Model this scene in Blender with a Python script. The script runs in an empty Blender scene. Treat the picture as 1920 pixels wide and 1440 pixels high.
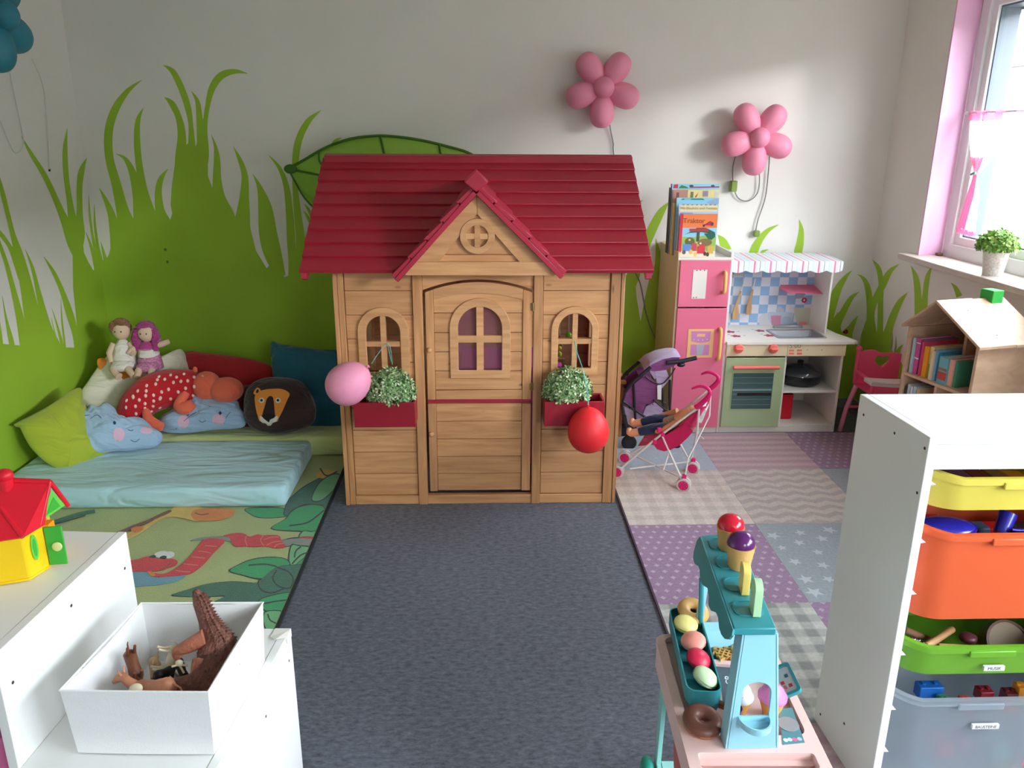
import bpy, bmesh, math, random
from mathutils import Vector, Matrix
from mathutils.geometry import tessellate_polygon
PI = math.pi
rnd = random.Random(7)
scene = bpy.context.scene
COL = scene.collection

# ---------------------------------------------------------------- camera
CAM_H, FPX = 1.6, 1502.0
pitch, yaw, roll = math.radians(17.4), math.radians(1.9), math.radians(0.3)
Fv = Vector((math.sin(yaw)*math.cos(pitch), math.cos(yaw)*math.cos(pitch), -math.sin(pitch)))
R0 = Vector((math.cos(yaw), -math.sin(yaw), 0))
U0 = R0.cross(Fv)
Rv = R0*math.cos(roll) + U0*math.sin(roll)
Uv = Rv.cross(Fv)
CP = Vector((0, 0, CAM_H))
cd = bpy.data.cameras.new('camera')
cam = bpy.data.objects.new('camera', cd)
COL.objects.link(cam)
cd.sensor_width = 36
cd.lens = FPX/1920*36
cd.clip_start = 0.02
m = Matrix((Rv, Uv, -Fv)).transposed().to_4x4()
m.translation = CP
cam.matrix_world = m
scene.camera = cam

# ---------------------------------------------------------------- sky, sun, exposure
world = bpy.data.worlds.new('sky'); scene.world = world
world.use_nodes = True
wb = world.node_tree.nodes['Background']
wb.inputs[0].default_value = (0.86, 0.93, 1.0, 1)
wb.inputs[1].default_value = 22.0
sd = bpy.data.lights.new('sun', 'SUN')                 # added low sun lamp, standing in for the bright sky glow
sd.energy = 2.6; sd.angle = math.radians(9); sd.color = (1.0, 0.98, 0.96)
sun = bpy.data.objects.new('sun', sd); COL.objects.link(sun)
sun.rotation_mode = 'QUATERNION'
sun.rotation_quaternion = Vector((-0.72, 0.66, -0.158)).normalized().to_track_quat('-Z', 'Y')
sun.location = (5, -2, 4)
vs = scene.view_settings
vs.view_transform = 'Standard'; vs.look = 'None'; vs.gamma = 1; vs.use_curve_mapping = False
vs.exposure = 0.18
scene.cycles.max_bounces = 8
scene.cycles.diffuse_bounces = 6
scene.cycles.use_denoising = True
scene.cycles.sample_clamp_indirect = 8

# ---------------------------------------------------------------- helpers
def P(px, py, x=None, y=None, z=None):
    """the point of the photograph's pixel (1920x1440) on the plane x=, y= or z="""
    d = Fv + Rv*((px-960)/FPX) - Uv*((py-720)/FPX)
    if x is not None: t = x/d.x
    elif y is not None: t = y/d.y
    else: t = (z-CAM_H)/d.z
    return CP + d*t

def PN(px, py, o, n):
    d = Fv + Rv*((px-960)/FPX) - Uv*((py-720)/FPX)
    t = (Vector(o)-CP).dot(n)/d.dot(n)
    return CP + d*t

def c8(r, g, b):
    f = lambda v: (v/255/12.92) if v/255 <= 0.04045 else ((v/255+0.055)/1.055)**2.4
    return (f(r), f(g), f(b), 1)

MATS = {}
def mat(name, rgb, rough=0.55, var=0.0, vscale=8, bump=0.0, bscale=60, metal=0, trans=0, alpha=1,
        sheen=0, coat=0, sub=0, emit=0, stretch=None, ior=1.45):
    if name in MATS: return MATS[name]
    mt = bpy.data.materials.new(name); mt.use_nodes = True
    nt = mt.node_tree; b = nt.nodes['Principled BSDF']; N = nt.nodes.new; L = nt.links.new
    c = c8(*rgb)
    b.inputs['Base Color'].default_value = c
    b.inputs['Roughness'].default_value = rough
    b.inputs['Metallic'].default_value = metal
    b.inputs['IOR'].default_value = ior
    b.inputs['Transmission Weight'].default_value = trans
    b.inputs['Alpha'].default_value = alpha
    b.inputs['Sheen Weight'].default_value = sheen
    b.inputs['Coat Weight'].default_value = coat
    if sub: b.inputs['Subsurface Weight'].default_value = sub; b.inputs['Subsurface Scale'].default_value = 0.01
    tc = N('ShaderNodeTexCoord'); mp = N('ShaderNodeMapping'); L(tc.outputs['Object'], mp.inputs['Vector'])
    if stretch: mp.inputs['Scale'].default_value = stretch
    if var:
        nz = N('ShaderNodeTexNoise'); nz.inputs['Scale'].default_value = vscale; nz.inputs['Detail'].default_value = 4
        L(mp.outputs[0], nz.inputs['Vector'])
        mr = N('ShaderNodeMapRange'); mr.inputs[1].default_value = 0.3; mr.inputs[2].default_value = 0.7
        mr.inputs[3].default_value = 1-var; mr.inputs[4].default_value = 1+var
        L(nz.outputs['Fac'], mr.inputs[0])
        mx = N('ShaderNodeVectorMath'); mx.operation = 'SCALE'; mx.inputs[0].default_value = c[:3]
        L(mr.outputs[0], mx.inputs['Scale']); L(mx.outputs[0], b.inputs['Base Color'])
    if bump:
        nb = N('ShaderNodeTexNoise'); nb.inputs['Scale'].default_value = bscale; nb.inputs['Detail'].default_value = 3
        L(mp.outputs[0], nb.inputs['Vector'])
        bp = N('ShaderNodeBump'); bp.inputs['Strength'].default_value = bump; bp.inputs['Distance'].default_value = 0.01
        L(nb.outputs['Fac'], bp.inputs['Height']); L(bp.outputs[0], b.inputs['Normal'])
    MATS[name] = mt
    return mt

def wood(name, rgb, dark, horiz=True, knots=True, rough=0.5, axis=None):
    """planed timber: grain stretched along x (horiz) or z, each board its own shade, scattered knots"""
    if name in MATS: return MATS[name]
    mt = bpy.data.materials.new(name); mt.use_nodes = True
    nt = mt.node_tree; b = nt.nodes['Principled BSDF']; N = nt.nodes.new; L = nt.links.new
    b.inputs['Roughness'].default_value = rough
    g = N('ShaderNodeNewGeometry'); mp = N('ShaderNodeMapping'); oi = N('ShaderNodeObjectInfo')
    L(g.outputs['Position'], mp.inputs['Vector'])
    mp.inputs['Scale'].default_value = axis or ((2.2, 14, 26) if horiz else (26, 14, 2.2))
    ad = N('ShaderNodeVectorMath'); ad.operation = 'ADD'; L(mp.outputs[0], ad.inputs[0])
    sc = N('ShaderNodeMath'); sc.operation = 'MULTIPLY'; sc.inputs[1].default_value = 40; L(oi.outputs['Random'], sc.inputs[0])
    L(sc.outputs[0], ad.inputs[1])
    n1 = N('ShaderNodeTexNoise'); n1.inputs['Scale'].default_value = 1.6; n1.inputs['Detail'].default_value = 6; n1.inputs['Distortion'].default_value = 0.6
    L(ad.outputs[0], n1.inputs['Vector'])
    cr = N('ShaderNodeValToRGB'); e = cr.color_ramp.elements
    e[0].position = 0.3; e[0].color = c8(*dark); e[1].position = 0.62; e[1].color = c8(*rgb)
    L(n1.outputs['Fac'], cr.inputs[0])
    hs = N('ShaderNodeMapRange'); hs.inputs[3].default_value = 0.9; hs.inputs[4].default_value = 1.07; L(oi.outputs['Random'], hs.inputs[0])
    mu = N('ShaderNodeVectorMath'); mu.operation = 'SCALE'; L(cr.outputs[0], mu.inputs[0]); L(hs.outputs[0], mu.inputs['Scale'])
    out = mu.outputs[0]
    if knots:
        mk = N('ShaderNodeMapping'); L(g.outputs['Position'], mk.inputs['Vector']); mk.inputs['Scale'].default_value = (3.2, 1, 7.5) if horiz else (9, 1, 2.6)
        vo = N('ShaderNodeTexVoronoi'); vo.inputs['Scale'].default_value = 1.5
        L(mk.outputs[0], vo.inputs['Vector'])
        kr = N('ShaderNodeMapRange'); kr.inputs[1].default_value = 0.02; kr.inputs[2].default_value = 0.10
        L(vo.outputs['Distance'], kr.inputs[0])
        mm = N('ShaderNodeMix'); mm.data_type = 'RGBA'; L(kr.outputs[0], mm.inputs[0])
        mm.inputs[6].default_value = c8(int(dark[0]*0.6), int(dark[1]*0.5), int(dark[2]*0.45)); L(out, mm.inputs[7])
        out = mm.outputs[2]
    L(out, b.inputs['Base Color'])
    bp = N('ShaderNodeBump'); bp.inputs['Strength'].default_value = 0.12; bp.inputs['Distance'].default_value = 0.002
    L(n1.outputs['Fac'], bp.inputs['Height']); L(bp.outputs[0], b.inputs['Normal'])
    MATS[name] = mt
    return mt

WM = {}
class MB:
    def __init__(s): s.v = []; s.f = []
    def add(s, vs, fs, M=None):
        o = len(s.v)
        for p in vs:
            p = Vector(p)
            if M is not None: p = M @ p
            s.v.append(p)
        for f in fs: s.f.append([i+o for i in f])
        return s
    def box(s, x0, x1, y0, y1, z0, z1, M=None):
        if x0 > x1: x0, x1 = x1, x0
        if y0 > y1: y0, y1 = y1, y0
        if z0 > z1: z0, z1 = z1, z0
        v = [(x0,y0,z0),(x1,y0,z0),(x1,y1,z0),(x0,y1,z0),(x0,y0,z1),(x1,y0,z1),(x1,y1,z1),(x0,y1,z1)]
        return s.add(v, [(3,2,1,0),(4,5,6,7),(0,1,5,4),(1,2,6,5),(2,3,7,6),(3,0,4,7)], M)
    def hexa(s, b, t):
        """box from 4 bottom and 4 top corners (counter-clockwise from above)"""
        return s.add(list(b)+list(t), [(3,2,1,0),(4,5,6,7),(0,1,5,4),(1,2,6,5),(2,3,7,6),(3,0,4,7)])
    def prism(s, poly, a, b, axis='y', M=None):
        """2D polygon extruded; axis y: poly=(x,z); axis x: poly=(y,z); axis z: poly=(x,y)"""
        mk = {'y': lambda p, t: (p[0], t, p[1]), 'x': lambda p, t: (t, p[0], p[1]), 'z': lambda p, t: (p[0], p[1], t)}[axis]
        n = len(poly)
        vs = [mk(p, a) for p in poly] + [mk(p, b) for p in poly]
        fs = [(i, (i+1) % n, n+(i+1) % n, n+i) for i in range(n)]
        tri = tessellate_polygon([[Vector((p[0], p[1], 0)) for p in poly]])
        fs += [tuple(t) for t in tri] + [tuple(n+i for i in reversed(t)) for t in tri]
        return s.add(vs, fs, M)
    def ring(s, outer, inner, a, b, axis='y', closed=True, M=None):
        mk = {'y': lambda p, t: (p[0], t, p[1]), 'x': lambda p, t: (t, p[0], p[1]), 'z': lambda p, t: (p[0], p[1], t)}[axis]
        n = len(outer)
        vs = [mk(p, a) for p in outer]+[mk(p, a) for p in inner]+[mk(p, b) for p in outer]+[mk(p, b) for p in inner]
        fs = []
        for i in range(n if closed else n-1):
            j = (i+1) % n
            fs += [(i, j, n+j, n+i), (2*n+i, 3*n+i, 3*n+j, 2*n+j), (i, 2*n+i, 2*n+j, j), (n+i, n+j, 3*n+j, 3*n+i)]
        if not closed: fs += [(0, n, 3*n, 2*n), (n-1, 3*n-1, 4*n-1, 2*n-1)]
        return s.add(vs, fs, M)
    def tube(s, pts, r, n=8, closed=False, M=None, cap=True, flat=1.0):
        pts = [Vector(p) for p in pts]
        k = len(pts); rr = r if isinstance(r, (list, tuple)) else [r]*k
        vs = []; up = None
        for i, p in enumerate(pts):
            if closed: t = pts[(i+1) % k]-pts[i-1]
            else: t = pts[min(i+1, k-1)]-pts[max(i-1, 0)]
            if t.length < 1e-9: t = Vector((0, 0, 1))
            t.normalize()
            if up is None:
                up = t.orthogonal().normalized()
                if flat != 1.0:
                    up = Vector((0, 0, 1)) - t*t.z
                    up = up.normalized() if up.length > 1e-3 else t.orthogonal().normalized()
            else:
                up = up - t*up.dot(t)
                up = up.normalized() if up.length > 1e-6 else t.orthogonal().normalized()
            w = t.cross(up)
            for j in range(n):
                a = 2*PI*j/n
                vs.append(p + up*(math.cos(a)*rr[i]*flat) + w*(math.sin(a)*rr[i]))
        fs = []
        for i in range(k if closed else k-1):
            i2 = (i+1) % k
            for j in range(n): fs.append((i*n+j, i*n+(j+1) % n, i2*n+(j+1) % n, i2*n+j))
        if not closed and cap: fs += [tuple(reversed(range(n))), tuple((k-1)*n+j for j in range(n))]
        return s.add(vs, fs, M)
    def lathe(s, prof, n=24, M=None, a0=0, a1=2*PI):
        full = abs(a1-a0-2*PI) < 1e-6
        vs = []; k = len(prof); m_ = n if full else n+1
        for r, z in prof:
            for j in range(m_):
                a = a0+(a1-a0)*j/n
                vs.append((r*math.cos(a), r*math.sin(a), z))
        fs = []
        for i in range(k-1):
            for j in range(n):
                j2 = (j+1) % m_
                fs.append((i*m_+j, i*m_+j2, (i+1)*m_+j2, (i+1)*m_+j))
        return s.add(vs, fs, M)
    def ell(s, c, r, nu=20, nv=12, M=None, p=1.0):
        if not isinstance(r, (tuple, list)): r = (r, r, r)
        vs = [(0, 0, -r[2])]
        for i in range(1, nv):
            a = -PI/2+PI*i/nv
            ca, sa = math.cos(a), math.sin(a)
            ca = ca**p; sa = math.copysign(abs(sa)**p, sa)
            for j in range(nu):
                b = 2*PI*j/nu; cb, sb = math.cos(b), math.sin(b)
                cb = math.copysign(abs(cb)**p, cb); sb = math.copysign(abs(sb)**p, sb)
                vs.append((r[0]*ca*cb, r[1]*ca*sb, r[2]*sa))
        vs.append((0, 0, r[2])); L_ = len(vs)-1
        fs = [(0, 1+(j+1) % nu, 1+j) for j in range(nu)]
        for i in range(nv-2):
            for j in range(nu):
                a = 1+i*nu; fs.append((a+j, a+(j+1) % nu, a+nu+(j+1) % nu, a+nu+j))
        fs += [(1+(nv-2)*nu+j, 1+(nv-2)*nu+(j+1) % nu, L_) for j in range(nu)]
        T = Matrix.Translation(Vector(c))
        return s.add(vs, fs, (M if M is not None else Matrix.Identity(4)) @ T if M is not None else T)
    def build(s, name, material, parent=None, smooth=None, bevel=0, world=True, sub=0, seg=2, label=None, kind=None, fix=True):
        me = bpy.data.meshes.new(name)
        vs_ = s.v
        if parent is not None and world and parent in WM:
            inv = WM[parent].inverted(); vs_ = [inv @ p for p in s.v]
        me.from_pydata([tuple(p) for p in vs_], [], s.f)
        me.materials.append(material)
        me.update()
        if fix:
            bm = bmesh.new(); bm.from_mesh(me)
            bmesh.ops.recalc_face_normals(bm, faces=bm.faces); bm.to_mesh(me); bm.free()
        o = bpy.data.objects.new(name, me); COL.objects.link(o)
        if parent is not None:
            o.parent = parent
            WM[o] = WM.get(parent, Matrix.Identity(4))
        else: WM[o] = Matrix.Identity(4)
        if smooth is not None:
            for pl in me.polygons: pl.use_smooth = True
            me.set_sharp_from_angle(angle=math.radians(smooth))
        if bevel:
            bv = o.modifiers.new('bevel', 'BEVEL'); bv.width = bevel; bv.segments = seg; bv.limit_method = 'ANGLE'; bv.angle_limit = math.radians(40)
            if smooth is None:
                for pl in me.polygons: pl.use_smooth = True
                me.set_sharp_from_angle(angle=math.radians(35))
        if sub:
            sm = o.modifiers.new('subsurf', 'SUBSURF'); sm.levels = sub; sm.render_levels = sub
        if label: o['label'] = label
        if kind: o['kind'] = kind
        return o

def thing(name, label, cat, loc=(0, 0, 0), rotz=0, group=None):
    o = bpy.data.objects.new(name, None); COL.objects.link(o)
    o.location = loc; o.rotation_euler = (0, 0, rotz); o.empty_display_size = 0.05
    o['label'] = label; o['category'] = cat
    if group: o['group'] = group
    WM[o] = Matrix.Translation(Vector(loc)) @ Matrix.Rotation(rotz, 4, 'Z')
    return o
def tag(o, label, cat, group=None, kind=None):
    o['label'] = label; o['category'] = cat
    if group: o['group'] = group
    if kind: o['kind'] = kind
    return o
def copy_tree(o, parent=None):
    c = o.copy(); COL.objects.link(c)
    if parent is not None: c.parent = parent
    for ch in list(o.children): copy_tree(ch, c)
    return c
def frame(origin, xa, ya):
    """matrix whose x,y axes are xa, ya (z is their cross) at origin"""
    xa = Vector(xa).normalized(); za = xa.cross(Vector(ya)).normalized(); ya = za.cross(xa)
    M = Matrix((xa, ya, za)).transposed().to_4x4(); M.translation = Vector(origin)
    return M
def smoothpts(pts, k=4, closed=True):
    out = []; n = len(pts)
    rng = range(n) if closed else range(n-1)
    for i in rng:
        g = lambda j: Vector(pts[j % n]) if closed else Vector(pts[max(0, min(n-1, j))])
        p0, p1, p2, p3 = g(i-1), g(i), g(i+1), g(i+2)
        for q in range(k):
            t = q/k
            out.append(0.5*((2*p1)+(p2-p0)*t+(2*p0-5*p1+4*p2-p3)*t*t+(3*p1-p0-3*p2+p3)*t**3))
    if not closed: out.append(Vector(pts[-1]))
    return out
def rrect(x0, x1, y0, y1, r, n=5):
    out = []
    for cx, cy, a in ((x1-r, y0+r, -PI/2), (x1-r, y1-r, 0), (x0+r, y1-r, PI/2), (x0+r, y0+r, PI)):
        for i in range(n+1):
            t = a+PI/2*i/n; out.append((cx+r*math.cos(t), cy+r*math.sin(t)))
    return out
def prism_holes(outer, holes, a, b, name, material, parent, M=None, bevel=0):
    polys = [outer]+holes
    tri = tessellate_polygon([[Vector((p[0], p[1], 0)) for p in q] for q in polys])
    allp = [p for q in polys for p in q]; n = len(allp)
    V = [(p[0], p[1], a) for p in allp]+[(p[0], p[1], b) for p in allp]
    F = [tuple(t) for t in tri]+[tuple(n+i for i in reversed(t)) for t in tri]
    s0 = 0
    for q in polys:
        k = len(q)
        F += [(s0+i, s0+(i+1) % k, n+s0+(i+1) % k, n+s0+i) for i in range(k)]; s0 += k
    return MB().add(V, F, M).build(name, material, parent, bevel=bevel)
def text_part(name, body, size, M, material, parent, extrude=0.0004):
    cu = bpy.data.curves.new(name, 'FONT'); cu.body = body; cu.size = size; cu.extrude = extrude
    cu.align_x = 'CENTER'; cu.align_y = 'CENTER'; cu.resolution_u = 3
    t = bpy.data.objects.new('tmp', cu); COL.objects.link(t)
    bpy.context.view_layer.update()
    me = bpy.data.meshes.new_from_object(t)
    bpy.data.objects.remove(t)
    mb = MB(); mb.add([v.co for v in me.vertices], [list(p.vertices) for p in me.polygons], M)
    bpy.data.meshes.remove(me)
    return mb.build(name, material, parent, fix=False)
# ---------------------------------------------------------------- structure
XL, XR, YB, YF, ZC = -2.185, 2.255, 4.6, -1.8, 2.65
WALL = mat('wall_paint', (226, 222, 216), 0.75, var=0.02, vscale=3, bump=0.05, bscale=220)
CEIL = mat('ceiling_paint', (222, 219, 212), 0.85, bump=0.04, bscale=150)
WHITEPL = mat('white_plastic', (235, 236, 238), 0.35)
def struct(name, mb, m_, **k):
    o = mb.build(name, m_, **k); o['kind'] = 'structure'; return o
T = 0.3
# linoleum
def lino():
    mt = bpy.data.materials.new('grey_linoleum'); mt.use_nodes = True
    nt = mt.node_tree; b = nt.nodes['Principled BSDF']; N = nt.nodes.new; L = nt.links.new
    tc = N('ShaderNodeTexCoord')
    n1 = N('ShaderNodeTexNoise'); n1.inputs['Scale'].default_value = 38; n1.inputs['Detail'].default_value = 8; n1.inputs['Roughness'].default_value = 0.75
    mp = N('ShaderNodeMapping'); mp.inputs['Scale'].default_value = (1.0, 2.1, 1); L(tc.outputs['Object'], mp.inputs['Vector']); L(mp.outputs[0], n1.inputs['Vector'])
    cr = N('ShaderNodeValToRGB'); e = cr.color_ramp.elements
    e[0].position = 0.33; e[0].color = c8(60, 65, 77); e[1].position = 0.66; e[1].color = c8(120, 126, 139)
    L(n1.outputs['Fac'], cr.inputs[0]); L(cr.outputs[0], b.inputs['Base Color'])
    b.inputs['Roughness'].default_value = 0.55
    bp = N('ShaderNodeBump'); bp.inputs['Strength'].default_value = 0.15; bp.inputs['Distance'].default_value = 0.002
    L(n1.outputs['Fac'], bp.inputs['Height']); L(bp.outputs[0], b.inputs['Normal'])
    return mt
struct('floor', MB().box(XL-T, XR+T, YF-T, YB+T, -0.1, 0), lino())
struct('ceiling', MB().box(XL-T, XR+T, YF-T, YB+T, ZC, ZC+0.1), CEIL)
wall_back = struct('wall_back', MB().box(XL-T, XR+T, YB, YB+T, 0, ZC), WALL)
wall_left = struct('wall_left', MB().box(XL-T, XL, YF-T, YB, 0, ZC), WALL)
# right wall with two windows
W1 = (2.35, 4.13, 1.0, 2.30); W2 = (-1.2, 1.75, 0.92, 2.30)
mb = MB()
mb.box(XR, XR+T, W1[1], YB, 0, ZC); mb.box(XR, XR+T, W2[1], W1[0], 0, ZC); mb.box(XR, XR+T, YF-T, W2[0], 0, ZC)
for w in (W1, W2):
    mb.box(XR, XR+T, w[0], w[1], 0, w[2]); mb.box(XR, XR+T, w[0], w[1], w[3], ZC)
wall_right = struct('wall_right', mb, WALL)
# wall behind the camera with a wide window
W3 = (0.95, 1.9, 0.9, 2.3)
mb = MB()
mb.box(XL, W3[0], YF-T, YF, 0, ZC); mb.box(W3[1], XR, YF-T, YF, 0, ZC)
mb.box(W3[0], W3[1], YF-T, YF, 0, W3[2]); mb.box(W3[0], W3[1], YF-T, YF, W3[3], ZC)
struct('wall_front', mb, WALL)
def portal(name, loc, rot, sx, sy):
    l = bpy.data.lights.new(name, 'AREA'); l.shape = 'RECTANGLE'; l.size = sx; l.size_y = sy
    l.cycles.is_portal = True
    o = bpy.data.objects.new(name, l); COL.objects.link(o); o.location = loc; o.rotation_euler = rot
for i, w in enumerate((W1, W2)):
    portal('window_portal', (XR+T-0.01, (w[0]+w[1])/2, (w[2]+w[3])/2), (0, PI/2, 0), w[3]-w[2], w[1]-w[0])
portal('window_portal', ((W3[0]+W3[1])/2, YF-T+0.01, (W3[2]+W3[3])/2), (PI/2, 0, 0), W3[1]-W3[0], W3[3]-W3[2])

# boxes added outside to shade the upper wall; also the houses and ground across the street
for w in (W1, W2): struct('trim_1', MB().box(XR+T-.06, XR+T+.02, w[0], w[1], 2.16, w[3]), mat('added_shutter', (150, 154, 160), 0.6))
PINK = mat('pink_reveal', (232, 178, 212), 0.6)
# pink painted reveal beside the window and above
struct('trim_2', MB().box(XR-0.002, XR+0.118, W1[1]-0.012, W1[1], W1[2], W1[3]), PINK)
struct('trim_3', MB().box(XR-0.002, XR+0.118, W1[0], W1[1]-0.012, W1[3]-0.012, W1[3]), PINK)
# sill
sill = struct('trim_4', MB().box(XR-0.075, XR+0.14, W1[0]-0.05, W1[1]+0.06, 0.975, 1.004), mat('sill_stone', (200, 186, 176), 0.4, var=0.06, vscale=30), bevel=0.004)
# skirting
BASE = mat('skirting', (150, 150, 148), 0.5)
struct('baseboard_back', MB().box(XL, XR, YB-0.014, YB, 0, 0.06), BASE, bevel=0.003)
struct('baseboard_left', MB().box(XL, XL+0.014, YF, YB-0.014, 0, 0.06), BASE, bevel=0.003)
struct('baseboard_right', MB().box(XR-0.014, XR, YF, YB-0.014, 0, 0.06), BASE, bevel=0.003)

# windows: frame, sash, pane (glass)
def clear_glass(name, tint, refl=0.06):
    mt = bpy.data.materials.new(name); mt.use_nodes = True
    nt = mt.node_tree; nt.nodes.clear(); N = nt.nodes.new; L = nt.links.new
    o = N('ShaderNodeOutputMaterial'); t = N('ShaderNodeBsdfTransparent'); g = N('ShaderNodeBsdfGlossy'); mx = N('ShaderNodeMixShader')
    t.inputs[0].default_value = c8(*tint); g.inputs['Roughness'].default_value = 0.02
    mx.inputs[0].default_value = refl
    L(t.outputs[0], mx.inputs[1]); L(g.outputs[0], mx.inputs[2]); L(mx.outputs[0], o.inputs[0])
    return mt
GLASS = clear_glass('window_glass', (250, 252, 252))
DARKSEAL = mat('grey_seal', (95, 105, 120), 0.4)
def window(name, w, xg=XR+0.12, mid=None):
    y0, y1, z0, z1 = w
    y1 -= 0.012; z1 -= 0.012
    fr = MB().ring([(y0,z0),(y1,z0),(y1,z1),(y0,z1)], [(y0+.07,z0+.07),(y1-.07,z0+.07),(y1-.07,z1-.07),(y0+.07,z1-.07)], xg, xg+.07, 'x')
    root = struct(name, fr, WHITEPL, bevel=0.004)
    ym = (y0+y1)/2 if mid is None else mid
    for a, b in ((y0+.06, ym-.005), (ym+.005, y1-.06)):
        s = MB().ring([(a,z0+.06),(b,z0+.06),(b,z1-.06),(a,z1-.06)], [(a+.05,z0+.11),(b-.05,z0+.11),(b-.05,z1-.11),(a+.05,z1-.11)], xg+.015, xg+.075, 'x')
        sash = s.build('sash', WHITEPL, root, bevel=0.004)
        MB().ring([(a+.045,z0+.105),(b-.045,z0+.105),(b-.045,z1-.105),(a+.045,z1-.105)], [(a+.058,z0+.118),(b-.058,z0+.118),(b-.058,z1-.118),(a+.058,z1-.118)], xg+.03, xg+.12, 'x').build('glazing_seal', DARKSEAL, sash)
        MB().box(xg+.04, xg+.045, a+.05, b-.05, z0+.11, z1-.11).build('pane', GLASS, sash)
    MB().box(xg-.03, xg, ym-.012, ym+.012, 1.45, 1.57).build('handle', WHITEPL, root, bevel=0.004)
    return root
window('window_1', W1, mid=3.0)
window('window_2', W2)
# front window (behind the camera)
fr = MB().ring([(W3[0],W3[2]),(W3[1],W3[2]),(W3[1],W3[3]),(W3[0],W3[3])], [(W3[0]+.07,W3[2]+.07),(W3[1]-.07,W3[2]+.07),(W3[1]-.07,W3[3]-.07),(W3[0]+.07,W3[3]-.07)], YF-.15, YF-.08, 'y')
w3 = struct('window_3', fr, WHITEPL)
MB().box(W3[0]+.07, W3[1]-.07, YF-.12, YF-.115, W3[2]+.07, W3[3]-.07).build('pane', GLASS, w3)

# ---------------------------------------------------------------- painted grass on the walls
GRASS = mat('grass_paint', (152, 188, 50), 0.7, var=0.03, vscale=4)
GRASS2 = mat('grass_paint_pale', (158, 184, 60), 0.7, var=0.04, vscale=4)
THING = mat('grass_paint_grey', (150, 160, 120), 0.7)
def unroll(px, py):
    p = P(px, py, y=YB)
    if p.x < XL: q = P(px, py, x=XL); return (XL-(YB-q.y), q.z)
    if p.x > XR: q = P(px, py, x=XR); return (XR+(YB-q.y), q.z)
    return (p.x, p.z)
level = [0]
def paint(name, poly, m_):
    """a patch of paint, folded round the room's corners"""
    level[0] += 1
    off = 0.0006+0.00002*(level[0] % 40)
    pts = [unroll(*p) for p in poly]
    me = bpy.data.meshes.new(name)
    bm = bmesh.new()
    vs_ = [bm.verts.new((p[0], 0, p[1])) for p in pts]
    tri = tessellate_polygon([[Vector((p[0], p[1], 0)) for p in pts]])
    for t in tri:
        try: bm.faces.new([vs_[i] for i in t])
        except ValueError: pass
    for cx in (XL, XR):
        bmesh.ops.bisect_plane(bm, geom=bm.verts[:]+bm.edges[:]+bm.faces[:], plane_co=(cx, 0, 0), plane_no=(1, 0, 0))
    ums = [v.co.x for v in bm.verts]
    par = wall_back
    if sum(ums)/len(ums) < XL: par = wall_left
    if sum(ums)/len(ums) > XR: par = wall_right
    for v in bm.verts:
        u, z = v.co.x, v.co.z
        if u < XL: v.co = (XL+off, YB-off-(XL-u), z)
        elif u > XR: v.co = (XR-off, YB-off-(u-XR), z)
        else: v.co = (max(XL+off, min(XR-off, u)), YB-off, z)
    bmesh.ops.recalc_face_normals(bm, faces=bm.faces)
    bm.to_mesh(me); bm.free(); me.materials.append(m_)
    o = bpy.data.objects.new(name, me); COL.objects.link(o); o.parent = par
    return o
def blade(pts, m_=GRASS, ext=34):
    pts = [(p[0], p[1], p[2] if len(p) > 2 else 0.3) for p in pts]
    a, b = pts[-2], pts[-1]
    if ext: pts.append((b[0]+(b[0]-a[0])*.5, b[1]+ext, b[2]*.55))
    sp = smoothpts(pts, 5, closed=False)
    Lp, Rp = [], []
    for i, p in enumerate(sp):
        t = sp[min(i+1, len(sp)-1)]-sp[max(i-1, 0)]; t = Vector((t.x, t.y)).normalized()
        n = Vector((-t.y, t.x)); w = max(0.2, p.z)
        Lp.append((p.x+n.x*w, p.y+n.y*w)); Rp.append((p.x-n.x*w, p.y-n.y*w))
    paint('painted_grass_blade', Lp+Rp[::-1], m_)
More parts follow.
